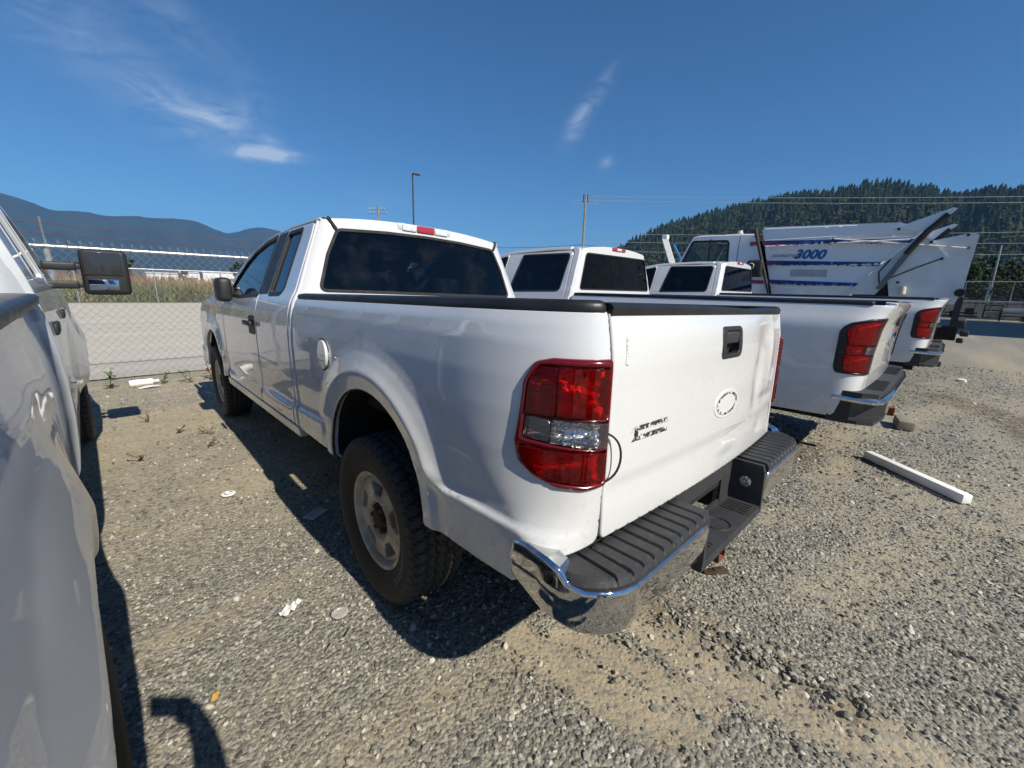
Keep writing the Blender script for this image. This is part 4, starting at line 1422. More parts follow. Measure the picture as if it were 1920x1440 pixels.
# hood and front
def Fh(uv):
    x, y = uv[:, 0], uv[:, 1]
    return np.stack([x, y, 1.40 - .09 * np.clip((y - 4.1) / 1.3, 0, 1) ** 1.5 - .045 * (np.abs(x) / .88) ** 2.2 - .25 * np.clip((y - 5.33) / .2, 0, 1) ** 2], 1)
panel('hood', roundpoly([(-.84, 4.12), (.84, 4.12), (.83, 5.25), (.6, 5.45), (-.6, 5.45), (-.83, 5.25)], .06), Fh, WP, T, sp=.08, roll=.01, skirt=.04, out=(0, 0, 1))
m = MB(); m.rbox((0, 5.47, 1.0), (1.70, .10, .42), .04); g_ = m.build('grille', 'black_plastic', T, smooth=True)
m = MB(); m.rbox((0, 5.55, .66), (1.90, .20, .26), .06); m.build('front_bumper', 'chrome', T, smooth=True)
for sg in (-1, 1):
    m = MB(); m.rbox((sg * .73, 5.49, 1.04), (.32, .10, .30), .05); m.build('headlight', 'pale_lens_housing', T, smooth=True)

# ---- third brake light
cz_ = 1.868
hb_ = MB(); hb_.rbox((0, 2.105, cz_), (.44, .05, .058), .02, seg=3)
ch = hb_.build('high_brake_light', 'pale_lens_housing', T, smooth=True, angle=50)
for x0, x1, mt, nm in ((-.185, -.076, 'clear_lens', 'cargo_lamp'), (-.072, .072, 'high_red', 'brake_lamp'), (.076, .185, 'clear_lens', 'cargo_lamp')):
    if mt == 'high_red':
        t = NT('high_red'); t.pbr(Base_Color=(.42, .03, .045), Roughness=.15, Coat_Weight=1.0); MAT['high_red'] = t.m
    m = MB(); m.rbox(((x0 + x1) / 2, 2.081, cz_), (x1 - x0, .018, .046), .007, seg=2)
    m.build(nm, mt if mt == 'high_red' else 'milky_lens', ch, smooth=True, angle=50)

# ---- bed rail caps and bed box
def rail_cap(x0, x1, y0, y1, zt, name, parent, mat, zl=.036):
    m = MB()
    sec = [(-x0, zt - zl), (-x0 - .004, zt - .014), (-x0 + .006, zt - .003), (-x0 + .02, zt), (-x1 - .015, zt), (-x1, zt - .006), (-x1 + .002, zt - zl)]
    ys = np.concatenate([[y0, y0 + .004, y0 + .012, y0 + .03], np.linspace(y0 + .1, y1 - .05, 12), [y1 - .012, y1]])
    V = []; n = len(sec)
    for k, y in enumerate(ys):
        sh = 1.0 if 2 < k < len(ys) - 2 else (.90 if k in (0, len(ys) - 1) else .975)
        cx = -(x0 + x1) / 2
        for a, b in sec:
            yy = y
            V.append((cx + (a - cx) * sh, yy, zt - zl + (b - zt + zl) * (1 if sh > .98 else sh)))
    F = [(i * n + j, i * n + j + 1, (i + 1) * n + j + 1, (i + 1) * n + j) for i in range(len(ys) - 1) for j in range(n - 1)]
    F += [tuple(range(n)), tuple((len(ys) - 1) * n + j for j in range(n))[::-1]]
    m.add(V, F)
    return m.build(name, mat, parent, smooth=True, angle=60)
def swept_cap(sg):
    ss = np.concatenate([np.linspace(2.0, .5, 16), np.linspace(.45, -.112, 26)])
    P = F1(np.stack([ss, np.full(len(ss), 1.370)], 1)); P2 = F1(np.stack([ss - .004, np.full(len(ss), 1.370)], 1)); P1 = F1(np.stack([ss + .004, np.full(len(ss), 1.370)], 1))
    tg = P2 - P1; tg[:, 2] = 0; tg /= np.linalg.norm(tg, axis=1)[:, None] + 1e-12
    nin = np.stack([-tg[:, 1], tg[:, 0], np.zeros(len(ss))], 1)
    sec = [(.004, 1.364), (.001, 1.372), (.001, 1.390), (.007, 1.400), (.020, 1.404), (.085, 1.404), (.098, 1.398), (.100, 1.366)]
    V = []; n = len(sec)
    for k in range(len(ss)):
        e = .90 if k in (0, len(ss) - 1) else 1.0
        for d, z in sec:
            q = P[k] + nin[k] * (min(d, .030 + .3 * max(0, ss[k] - .02)) + (.006 if e < 1 else 0)); V.append((q[0] * (1 if sg < 0 else -1), q[1], 1.364 + (z - 1.364) * e))
    F = [(i * n + j, i * n + j + 1, (i + 1) * n + j + 1, (i + 1) * n + j) for i in range(len(ss) - 1) for j in range(n - 1)]
    F += [tuple(range(n)), tuple((len(ss) - 1) * n + j for j in range(n))[::-1]]
    m = MB(); m.add(V, F); return m.build('bed_rail_cap', 'rail_plastic', T, smooth=True, angle=50)
swept_cap(-1); swept_cap(1)
m = MB()
m.box((0, 1.03, .86), (1.56, 1.90, .03)); m.box((-.775, 1.05, 1.11), (.03, 1.84, .50)); m.box((.775, 1.05, 1.11), (.03, 1.84, .50)); m.box((0, 1.99, 1.11), (1.62, .03, .52))
m.build('bed_liner', 'bed_floor', T)

# ---- tailgate
def dents(x, z):
    return 1.7 * dents0(x, z) - .004 * np.exp(-(((x - .62) / .03) ** 2 + ((z - 1.2) / .16) ** 2)) + .003 * np.exp(-(((x - .2 - (z - .85) * 1.2) / .10) ** 2 + ((z - .80) / .02) ** 2))
def dents0(x, z):
    d = .006 * np.exp(-(((x - .50) / .10) ** 2 + ((z - 1.27) / .06) ** 2)) + .005 * np.exp(-(((x - .42) / .05) ** 2 + ((z - 1.08) / .12) ** 2))
    d += .004 * np.exp(-(((x - .60) / .14) ** 2 + ((z - .97) / .03) ** 2)) - .005 * np.exp(-(((x - .33) / .22) ** 2 + ((z - 1.335) / .03) ** 2))
    d += .0035 * np.exp(-(((x - .55) / .06) ** 2 + ((z - .83) / .03) ** 2)) + .003 * np.exp(-(((x + .1) / .3) ** 2 + ((z - 1.15) / .1) ** 2))
    return d
def Ft(uv):
    x, z = uv[:, 0], uv[:, 1]
    y = yr1(z) - .026 * (1 - (x / .77) ** 2) * smoothstep((1.40 - z) / .10)
    y = y + .0045 * smoothstep((.905 - z) / .008) - .006 * smoothstep((.90 - z) / .15)
    return np.stack([x, y + dents(x, z), z], 1)
tg_o = roundpoly([(-.757, .735), (.757, .735), (.757, 1.372), (-.757, 1.372)], [.02, .02, .004, .004])
hx, hz = .03, 1.263
hh = roundpoly([(hx - .095, hz - .055), (hx + .095, hz - .055), (hx + .095, hz + .055), (hx - .095, hz + .055)], .022)
tg = panel('tailgate', tg_o, Ft, 'tailgate_paint', T, holes=[hh], sp=.03, roll=.008, skirt=.05, out=(0, -1, 0), bsp=.02)
tg['label'] = 'dented white tailgate with badge scars'
th_ = panel('tailgate_handle', grow(hh, .006), offset_fun(Ft, .004, (0, -1, 0)), 'black_plastic', tg, holes=[roundpoly([(hx - .068, hz - .043), (hx + .068, hz - .043), (hx + .068, hz + .043), (hx - .068, hz + .043)], .014)], sp=.03, roll=.005, skirt=.02, out=(0, -1, 0), bsp=.012)
m = MB(); m.rbox((hx, -.030, hz + .018), (.128, .030, .046), .008); m.build('handle_paddle', 'grey_plastic', th_, smooth=True, angle=50)
m = MB(); m.box((hx, .005, hz), (.15, .03, .10)); m.build('handle_recess', 'dark_inside', th_)
# oval scar where an emblem sat
oc = (.035, 1.022)
ov = lambda a, b: np.stack([oc[0] + a * np.cos(np.linspace(0, 2 * math.pi, 48, endpoint=False)), oc[1] + b * np.sin(np.linspace(0, 2 * math.pi, 48, endpoint=False))], 1)
panel('emblem_scar', ov(.128, .057), offset_fun(Ft, .0022, (0, -1, 0)), 'old_paint', tg, sp=.03, roll=.002, skirt=.003, out=(0, -1, 0))
panel('adhesive_ring', ov(.106, .045), offset_fun(Ft, .0034, (0, -1, 0)), 'residue', tg, holes=[ov(.090, .036)], sp=.02, roll=0, skirt=0, out=(0, -1, 0))
for a0, a1, b0, b1 in ((-.655, -.455, 1.036, 1.051), (-.650, -.455, 1.006, 1.022)):
    panel('adhesive_strip', [(a0, b0), (a1, b0), (a1, b1), (a0 + .02, b1)], offset_fun(Ft, .002, (0, -1, 0)), 'residue', tg, sp=.02, roll=0, skirt=0, out=(0, -1, 0))
panel('scuff', roundpoly([(-.705, 1.235), (-.690, 1.232), (-.684, 1.30), (-.695, 1.315)], .004), offset_fun(Ft, .0015, (0, -1, 0)), 'scuff', tg, sp=.02, roll=0, skirt=0, out=(0, -1, 0))
panel('lock_hole', ring(.009, 16, (-.628, 1.028)), offset_fun(Ft, .0025, (0, -1, 0)), 'dark_inside', tg, sp=.02, roll=0, skirt=0, out=(0, -1, 0))
m = MB()
xs = np.linspace(-.755, .757, 22)
V = []; n = 5
for x in xs:
    y0 = float(Ft(np.array([[x, 1.369]]))[0, 1]); sag = -.010 * math.exp(-((x - .35) / .25) ** 2)
    V += [(x, y0 - .003, 1.366), (x, y0 - .006, 1.388 + sag), (x, y0 + .004, 1.397 + sag), (x, y0 + .055, 1.399 + sag), (x, y0 + .058, 1.37)]
m.add(V, [(i * n + j, i * n + j + 1, (i + 1) * n + j + 1, (i + 1) * n + j) for i in range(len(xs) - 1) for j in range(n - 1)] + [(0, 1, 2, 3, 4), tuple((len(xs) - 1) * n + j for j in range(5))[::-1]])
m.build('tailgate_cap', 'rail_plastic', tg, smooth=True, angle=50)
m = MB(); m.box((0, .06, 1.05), (1.50, .03, .62)); m.build('tailgate_inner', WP, tg)
# loose cable hanging from the lamp
m = MB(); m.tube([(-.768 + .030 * math.sin(k / 14 * math.pi) ** .8, -.028 - .026 * math.sin(k / 14 * math.pi), 1.055 - .135 * k / 14 + .01 * math.sin(k / 14 * 6)) for k in range(15)], .0032, 6)
m.build('trailing_cable', 'black_rubber', T, smooth=True)

# ---- tail lamps
def ls(z): return np.interp(z, [.925, .94, .965, 1.0, 1.02, 1.10, 1.19, 1.215, 1.238], [.11, .145, .180, .194, .197, .192, .184, .172, .145])
def clip_band(z0, z1):
    return [(-.100, z0)] + [(float(ls(z)), z) for z in np.linspace(z0, z1, 10)] + [(-.100, z1)]
def cut(poly, s0, s1):
    P = np.asarray(poly); return np.stack([np.clip(P[:, 0], s0, s1), P[:, 1]], 1)
def uniq(P):
    o = [P[0]]
    for q_ in P[1:]:
        if np.linalg.norm(np.asarray(q_) - np.asarray(o[-1])) > 1e-4: o.append(q_)
    if np.linalg.norm(np.asarray(o[0]) - np.asarray(o[-1])) < 1e-4: o.pop()
    return np.array(o)
up_o = clip_band(1.103, 1.232)
lowo = [(-.100, .926), (-.02, .920), (.06, .925)] + [(float(ls(z)), z) for z in np.linspace(.93, 1.012, 7)] + [(-.100, 1.008)]
bands = [(uniq(cut(up_o, -.092, .100)), 'red_lens', 'red_reflector', 'brake', .045), (uniq(cut(up_o, .103, .3)), 'red_lens', 'ribbed_reflector', 'marker', 0),
         ([(-.100, 1.018), (.112, 1.032), (.112, 1.092), (-.100, 1.088)], 'clear_lens', 'silver_reflector', 'reverse', .03), ([(.115, 1.033), (.188, 1.040), (.186, 1.097), (.115, 1.092)], 'clear_lens', 'ribbed_silver', 'side_reverse', 0),
         (uniq(lowo), 'red_lens', 'dark_reflector', 'turn', .025)]
tl = tail_lamp(T, F1, lo, 'tail_lamp', bands, (-1, -.6, 0)); both(tl, T)

# ---- mirrors
for sg in (-1, 1):      # folded against the doors
    m = MB(); m.rbox((sg * .985, 3.70, 1.418), (.105, .215, .200), .04, seg=3)
    mo = m.build('door_mirror', 'black_plastic', T, smooth=True, angle=60)
    m = MB(); m.rbox((sg * .930, 3.84, 1.395), (.10, .12, .12), .03); m.build('mirror_arm', 'black_plastic', mo, smooth=True)

# ---- cab inside
seats(T, [(2.42, .95, 1.32), (3.15, .98, 1.40)])
m = MB(); m.rbox((0, 3.95, 1.25), (1.6, .35, .28), .06); m.build('dashboard', 'dash', T, smooth=True)
m = MB(); m.lathe([(-.012, .18), (0, .192), (.012, .18), (0, .168)], 28, 1, closed=True)
sw_ = m.build('steering_wheel', 'dash', T, smooth=True, loc=(-.38, 3.68, 1.30))
m = MB(); m.box((0, 3.1, .66), (1.70, 2.1, .06)); m.box((0, 4.12, .95), (1.70, .04, .65)); m.box((0, 3.1, 1.845), (1.1, 1.7, .012)); m.build('cab_lining', 'dark_inside', T)
# ---- underbody
m = MB(); m.box((0, 2.7, .58), (1.30, 5.2, .10)); m.box((-.42, 2.72, .48), (.09, 5.3, .14)); m.box((.42, 2.72, .48), (.09, 5.3, .14)); m.build('chassis', 'underbody', T)
m = MB(); m.tube([(-.80, AY + .007, .385), (.80, AY + .007, .385)], .05, 12); m.lathe([(-.14, .03), (-.10, .12), (0, .15), (.10, .12), (.14, .03)], 20, 0, (0, AY, .385)); axle_r = m.build('rear_axle', 'dark_rust', T, smooth=True)
m = MB(); m.tube([(-.80, FY, .385), (.80, FY, .385)], .045, 12); axle_f = m.build('front_axle', 'dark_rust', T, smooth=True)
for sg in (-1, 1):
    for cy in (AY, FY):
        m = MB(); P = []
        t = np.linspace(math.radians(-8), math.radians(188), 24)
        for x in (sg * .925, sg * .58):
            P += [(x, cy + (AA + .012) * math.cos(a), AZ + (AB + .012) * math.sin(a)) for a in t]
        P += [(sg * .58, cy, AZ)]
        m.add(P, [(i, i + 1, 24 + i + 1, 24 + i) for i in range(23)] + [(24 + i, 24 + i + 1, 48) for i in range(23)])
        m.build('wheel_liner', 'dark_inside', T, fix=False)
m = MB(); m.tube([(.55, 2.4, .42), (.60, 1.6, .42), (.62, .9, .55), (.66, .3, .45), (.80, .05, .45)], .035, 10); m.build('exhaust_pipe', 'dark_rust', T, smooth=True)

# ---- rear bumper: chrome ends, ribbed step pads, lowered middle step
bum = empty('rear_bumper', (0, 0, 0), parent=T)
def plan(s):
    """s runs from the bumper's middle (0) outwards along the rear face, round the corner, forward along the side"""
    s = np.abs(s); r = .17; xf = .775; yb = -.150
    L1 = xf; L2 = r * math.pi / 2
    a = np.clip((s - L1) / r, 0, math.pi / 2); rest = np.maximum(s - L1 - L2, 0)
    x = np.minimum(s, L1) + r * np.sin(a); y = yb + .012 * (1 - np.minimum(s, L1) / L1) * 0 + r * (1 - np.cos(a)) + rest
    nx, ny = np.sin(a), -np.cos(a)
    return x, y, nx, ny
def Fbp(uv):
    s, z = uv[:, 0], uv[:, 1]
    x, y, nx, ny = plan(s)
    b = .018 - 1.0 * np.clip(.690 - z, 0, 1) ** 2 - .8 * np.clip(z - .72, 0, 1) ** 2
    return np.stack([-(x + nx * b), y + ny * b, z], 1)
S_END = .775 + .267 + .115
ce = [(.335, .528), (.60, .528), (.80, .538), (.95, .555), (1.06, .590), (S_END, .640), (S_END + .01, .70), (S_END - .005, .752), (1.10, .760), (1.03, .752), (.992, .738), (.970, .712), (.93, .696), (.75, .690), (.34, .688), (.322, .67), (.322, .55)]
ce = roundpoly(ce, [.02, 0, 0, 0, 0, .03, .02, .02, .01, .01, .01, .01, 0, 0, .02, .01, .02])
cho = panel('chrome_end', ce, Fbp, 'chrome', bum, sp=.03, roll=.016, skirt=.05, out=(-.5, -1, 0), bsp=.015); both(cho, bum)
# pads
def pad_mesh():
    m = MB(); xs = list(np.linspace(.325, .80, 38)); V = []; n = 6
    st = np.linspace(.325, .775 + .192, 190)
    for s in st:
        x, y, nx, ny = plan(np.array(s)); x, y, nx, ny = map(float, (x, y, nx, ny))
        o = .010
        inner = (min(x, .905), -.018) if s < .80 else (min(x - .01, .925), min(.10, y + .14))
        ridge = 0.003 if ((s * 100) % 5.4) < 4.1 and s < .87 else (-.006 if s < .87 else .002)
        zt = .722 + ridge
        V += [(-(x + nx * o), y + ny * o, .684), (-(x + nx * (o + .003)), y + ny * (o + .003), .704), (-(x + nx * (o - .004)), y + ny * (o - .004), zt - .006), (-(x + nx * (o - .016)), y + ny * (o - .016), zt), (-inner[0], inner[1], zt), (-inner[0], inner[1], .65)]
    F = [(i * n + j, i * n + j + 1, (i + 1) * n + j + 1, (i + 1) * n + j) for i in range(len(st) - 1) for j in range(n - 1)]
    F += [tuple(range(n)), tuple((len(st) - 1) * n + j for j in range(n))[::-1]]
    m.add(V, F)
    return m.build('step_pad', 'step_plastic', bum, smooth=True, angle=22)
pm = pad_mesh(); both(pm, bum)
# middle: inner walls, back plate with opening, low step
for sg in (-1, 1):
    m = MB(); m.prism([(-.155, .685), (-.158, .53), (-.155, .492), (-.02, .492), (-.015, .716), (-.145, .716)], sg * .322, sg * .300, 0)
    ew = m.build('step_wall', 'grey_plastic', bum)
    m = MB(); m.lathe([(0, .001), (-.006 * sg, .006), (-.004 * sg, .020), (-.001 * sg, .024), (0, .024)], 24, 0, (sg * .298, -.085, .625))
    m.build('bolt', 'chrome', ew, smooth=True)
m = MB(); m.prism([(-.300, .492), (.300, .492), (.300, .528), (-.300, .528)], -.155, -.01, 1)
sp_ = m.build('middle_step', 'grey_plastic', bum)
for x0 in (-.22, .22):
    m = MB()
    for k in range(5): m.box((x0 + .012 * (k - 2) * 2, -.085, .529), (.008, .10, .005))
    m.build('step_tread', 'step_plastic', sp_)
m = MB(); m.lathe([(-.002, .056), (.003, .054), (.003, .048), (-.002, .046)], 28, 2, (0, -.085, .529), closed=True); m.build('hitch_ball_mark', 'step_plastic', sp_, smooth=True)
m = MB(); m.box((0, -.014, .678), (.60, .012, .07)); m.box((-.245, -.014, .585), (.11, .012, .12)); m.box((.245, -.014, .585), (.11, .012, .12)); m.box((0, -.014, .535), (.40, .012, .02)); m.build('back_plate', 'grey_plastic', bum)
m = MB(); m.box((0, .02, .66), (1.60, .06, .10)); m.build('bumper_beam', 'dark_inside', bum)
m = MB(); m.prism([(-.50, -.03), (.50, -.03), (.50, .0), (-.50, .0)], .700, .735); 
# hitch receiver
m = MB(); m.box((0, .04, .415), (.76, .05, .05)); 
for a, b in (((0, -.02, .448), (.070, .20, .008)), ((0, -.02, .382), (.070, .20, .008)), ((-.032, -.02, .415), (.008, .20, .060)), ((.032, -.02, .415), (.008, .20, .060))): m.box(a, b)
m.build('hitch_receiver', 'rust', T)

# wheels, then let the body lean on its springs (wheels stay on the ground)
wheel(T, (-.822, 1.052, .385), side=-1); wheel(T, (.822, 1.052, .385), side=1, lettering=False)
wheel(T, (-.822, 4.722, .385), side=-1, lettering=False); wheel(T, (.822, 4.722, .385), side=1, lettering=False)
LEAN = Matrix.Translation((-.95, 0, 0)) @ Matrix.Rotation(.020, 4, 'Y') @ Matrix.Rotation(-.016, 4, 'X') @ Matrix.Translation((.95, 0, 0))
for c in T.children:
    if c.name.split('.')[0] not in ('wheel', 'rear_axle', 'front_axle'):
        c.matrix_local = LEAN @ c.matrix_local

# ------------------------------------------------------------------ crew cab pickups: two white ones to the right, the silver one at the left edge
def crew_pickup(name, label, sp):
    """built at the origin, tailgate seam at y=0, nose towards +y"""
    t = empty(name); tag(t, label, 'pickup truck')
    P = sp['paint']; prof = sp['prof']; yb, zr, zl = sp['cab'], sp['rail'], sp['low']
    ry, fy, aa, ab, az = sp['rear_axle'], sp['front_axle'], sp['aa'], sp['ab'], sp['az']
    FLT = table([(.9, sp['flare'] * .6), (1.0, sp['flare'] * .7), (1.12, sp['flare']), (1.18, sp['flare'] * .95), (1.18 + .16 * sp.get('soft', 1), sp['flare'] * .35), (1.18 + .30 * sp.get('soft', 1), sp['flare'] * .06), (1.18 + .42 * sp.get('soft', 1), 0), (2.4, 0)], .02)
    def fl(s, z):
        o = 0
        for cy in (ry, fy):
            rho = (np.abs((s - cy) / aa) ** sp['sq'] + np.abs(np.maximum(z - az, 0) / ab) ** sp['sq']) ** (1 / sp['sq'])
            o = o + FLT(rho) * smoothstep((z - zl + .02) / .08)
        return o + (sp['bump'](s, z) if 'bump' in sp else 0)
    yrt = sp['yr']
    F = sidefun(prof, sp['xs'], sp['yc'], sp['Lc'], yrt, -1, fl, None, 2.6)
    send = sp['yc'] - sp['Lc']
    Fc = flatfun(prof, -1, fl)
    def arch(cy):
        tt = np.linspace(math.pi + .05, -.05, 26); q = 2 / sp['sq']
        return [(cy + aa * np.sign(math.cos(a)) * abs(math.cos(a)) ** q, az + ab * np.sign(math.sin(a)) * abs(math.sin(a)) ** q) for a in tt]
    A = arch(ry)
    out = [(send + .003, zl + .16), (send + .10, zl + .13), (send + .14, zl + .02), (A[0][0] - .12, zl), (A[0][0], zl)] + A[1:-1] + [(A[-1][0], zl), (yb - .045, zl + .01), (yb - .045, zr - .03), (send + .003, zr - .03)]
    gd = [[(ry + aa * r_ * math.cos(a), az + ab * r_ * math.sin(a)) for a in np.linspace(-.2, 3.35, 90)] for r_ in (1.06, 1.12, 1.16, 1.20, 1.25, 1.31, 1.38, 1.46, 1.56, 1.66, 1.78)]
    bsd = panel('bed_side', out, F, P, t, holes=[grow(sp['lamp'](send), -.010)], sp=sp.get('bsp', .05), roll=.006, skirt=.03, out=(-1, -.2, 0), bsp=.03, guides=gd if sp['flare'] > 0 else ())
    both(bsd, t)
    rc_ = rail_cap(prof(np.array([zr - .02]))[0] + sp.get('cap_out', .002), prof(np.array([zr - .02]))[0] - .11, send * 0 + .03, yb - .06, zr, 'bed_rail_cap', t, 'rail_plastic', sp.get('cap_h', .034)); both(rc_, t)
    # tailgate with its lip
    def Ft2(uv):
        x, z = uv[:, 0], uv[:, 1]
        return np.stack([x, yrt(z) - .02 * (1 - (x / sp['xs']) ** 2), z], 1)
    to = roundpoly([(-sp['xs'] + .008, zl + .16), (sp['xs'] - .008, zl + .16), (sp['xs'] - .008, zr - .012), (-sp['xs'] + .008, zr - .012)], .012)
    tgo = panel('tailgate', to, Ft2, P, t, sp=.06, roll=.008, skirt=.06, out=(0, -1, 0))
    m = MB(); m.rbox((0, float(Ft2(np.array([[0, zr - .16]]))[0, 1]) - .006, zr - .16), (.24, .02, .09), .008); m.build('tailgate_handle', 'black_plastic', tgo, smooth=True)
    if sp.get('emblem'):
        m = MB(); m.rbox((0, float(Ft2(np.array([[0, zr - .30]]))[0, 1]) - .006, zr - .31), (.30, .014, .085), .004); m.build('emblem', 'chrome', tgo, smooth=True)
    m = MB(); m.box((0, yb / 2, .86), (1.6, yb - .1, .03)); m.box((-.80, yb / 2, 1.1), (.03, yb - .12, .5)); m.box((.80, yb / 2, 1.1), (.03, yb - .12, .5)); m.box((0, yb - .09, 1.1), (1.6, .03, .5)); m.box((0, .06, 1.1), (1.5, .03, .45))
    m.build('bed_liner', 'bed_floor', t)
    # cab sides
    re = sp['roof_edge']
    rez = lambda y: float(np.interp(y, [a for a, _ in re], [b for _, b in re]))
    bm_, cd = sp['b_seam'], sp['c_seam']
    w1, w2 = sp['rear_win'], sp['front_win']
    col_o = [(yb, zl + .02), (cd, zl + .02), (cd, 1.3), (cd - .012, 1.42), (cd + .02, rez(cd) - .055), (cd + .06, rez(cd) - .03), (cd + .06, rez(cd)), (yb + .045, rez(yb + .05) - .004), (yb + .03, rez(yb) - .07), (yb, 1.45)]
    c_ = panel('cab_corner', col_o, Fc, P, t, sp=.06, roll=.006, skirt=.03, out=(-1, 0, 0)); both(c_, t)
    rdp = [(cd + .008, zl + .02), (bm_ - .004, zl + .02), (bm_ - .004, rez(bm_) - .030), (cd + .08, rez(cd + .08) - .034), (cd + .03, rez(cd) - .06), (cd - .004, 1.42), (cd + .008, 1.3)]
    # rear edge of the opening over the arch is clipped by the wheel liner, not the door
    d_ = panel('rear_door', rdp, Fc, P, t, holes=[w1], sp=.06, roll=.005, skirt=.03, out=(-1, 0, 0))
    panel('window_trim', grow(w1, .014), offset_fun(Fc, .003, (-1, 0, 0)), sp.get('trim', 'black_plastic'), d_, holes=[grow(w1, -.006)], sp=.04, roll=.003, skirt=.012, out=(-1, 0, 0), bsp=.03)
    panel('window', w1, offset_fun(Fc, -.008, (-1, 0, 0)), sp['glass'], d_, sp=.1, roll=0, skirt=0, out=(-1, 0, 0))
    m = MB(); xh = float(Fc(np.array([[cd + .16, 1.2]]))[0, 0]); m.rbox((xh - .006, cd + .16, 1.2), (.02, .22, .05), .009); m.build('door_handle', sp.get('handle', P), d_, smooth=True)
    both(d_, t)
    fe_ = sp['a_seam']
    fp = [(bm_ + .004, zl + .02), (fe_, zl + .02), (fe_, 1.38), (fe_ - .12, 1.42)] + [(y, rez(y) - .03) for y in np.linspace(fe_ - .28, bm_ + .004, 8)]
    d_ = panel('front_door', fp, Fc, P, t, holes=[w2], sp=.06, roll=.005, skirt=.03, out=(-1, 0, 0))
    panel('window_trim', grow(w2, .014), offset_fun(Fc, .003, (-1, 0, 0)), sp.get('trim', 'black_plastic'), d_, holes=[grow(w2, -.006)], sp=.04, roll=.003, skirt=.012, out=(-1, 0, 0), bsp=.03)
    panel('window', w2, offset_fun(Fc, -.008, (-1, 0, 0)), sp['glass'], d_, sp=.1, roll=0, skirt=0, out=(-1, 0, 0))
    m = MB(); xh = float(Fc(np.array([[bm_ + .16, 1.2]]))[0, 0]); m.rbox((xh - .006, bm_ + .16, 1.2), (.02, .22, .05), .009); m.build('door_handle', sp.get('handle', P), d_, smooth=True)
    both(d_, t)
    rr_ = [(y, rez(y) - .026) for y in np.linspace(cd + .07, fe_ - .1, 14)] + [(y, rez(y) + .012) for y in np.linspace(fe_ - .06, cd + .07, 14)]
    o_ = panel('roof_rail', rr_, Fc, P, t, sp=.06, roll=.005, skirt=.03, out=(-1, 0, .5)); both(o_, t)
    fy1 = sp['nose']
    A2 = arch(fy)
    o_ = panel('front_fender', [(fe_ + .008, zl + .02), (fe_ + .008, 1.38), (fy1 - .25, 1.30), (fy1, 1.2), (fy1, zl), (A2[-1][0], zl)] + A2[1:-1][::-1] + [(A2[0][0], zl)], Fc, P, t, sp=.06, roll=.006, skirt=.03, out=(-1, 0, 0)); both(o_, t)
    # cab back, rear window, roof
    yk = yb - .035; lean = sp.get('lean', .07)
    def Fbk(uv):
        x, z = uv[:, 0], uv[:, 1]; w = prof(z) - .004
        return np.stack([x, yk + lean * (z - 1.40) - .02 * (1 - (x / .9) ** 2) + .06 * np.clip((np.abs(x) - (w - .09)) / .09, 0, 1.3) ** 2.2, z], 1)
    zt = rez(yb) - .006
    zz = np.linspace(1.1, zt, 12)
    ed = [(-(prof(z) - .006), z) for z in zz]
    hw = float(prof(np.array([zt]))[0]) - .03
    tp = [(x, zt + sp['crown'] * (1 - (abs(x) / hw) ** 2.4)) for x in np.linspace(-hw, hw, 13)]
    gw = sp['back_glass']
    k_ = panel('cab_back', ed + tp + [(-a, b) for a, b in ed[::-1]], Fbk, P, t, holes=[gw], sp=.06, roll=.010, skirt=.03, out=(0, -1, 0))
    panel('window_seal', grow(gw, .010), offset_fun(Fbk, .003, (0, -1, 0)), 'black_rubber', k_, holes=[grow(gw, -.006)], sp=.05, roll=.002, skirt=.01, out=(0, -1, 0))
    panel('rear_window', gw, offset_fun(Fbk, -.006, (0, -1, 0)), sp['back_mat'], k_, sp=.1, roll=0, skirt=0, out=(0, -1, 0))
    m = MB(); m.box((0, yk + .01, .9), (1.8, .02, .45)); m.build('lower_back', P, t)
    def Fro(uv):
        x, y = uv[:, 0], uv[:, 1]
        e = np.interp(np.maximum(y, yb + .06), [a for a, _ in re], [b for _, b in re])
        ww = prof(e)
        return np.stack([x, y, e + sp['crown'] * (1 - np.clip(np.abs(x) / (ww - .01), 0, 1.05) ** 2.4) - .03 * np.clip((yb + .20 - y) / .14, 0, 1) ** 2], 1)
    wr = lambda y: float(prof(np.array([rez(y)]))[0]) - .012
    ye = sp['screen_top']
    ro = [(-wr(yb + .07), yb + .07)] + [(x, yb + .065 - .02 * (1 - (x / .7) ** 2)) for x in np.linspace(-.6, .6, 7)] + [(wr(y), y) for y in np.linspace(yb + .07, ye, 8)] + [(0, ye + .1)] + [(-wr(y), y) for y in np.linspace(ye, yb + .12, 8)]
    panel('roof', ro, Fro, P, t, sp=.08, roll=.012, skirt=.03, out=(0, 0, 1))
    # third brake light
    zc = zt + sp['crown'] - .012
    m = MB(); m.rbox((0, yk + lean * (zc - 1.4) - .016, zc - .012), (.30, .04, .042), .012, seg=2); hbl = m.build('high_brake_light', 'high_red', t, smooth=True)
    m = MB(); m.rbox((0, yk + lean * (zc - 1.4) - .034, zc - .012), (.10, .012, .030), .005); m.build('cargo_lamp', 'red_reflector', hbl, smooth=True)
    def Fw(uv):
        x, s = uv[:, 0], uv[:, 1]
        z0 = rez(ye) + .02; y0 = ye + .08
        return np.stack([x * (1 + .12 * s), y0 + s * (fe_ + .02 - y0) - .05 * x ** 2, z0 + s * (1.36 - z0)], 1)
    panel('windscreen', roundpoly([(-.70, .02), (.70, .02), (.78, .98), (-.78, .98)], .05), Fw, 'clear_glass', t, sp=.2, roll=0, skirt=0, out=(0, 1, 1))
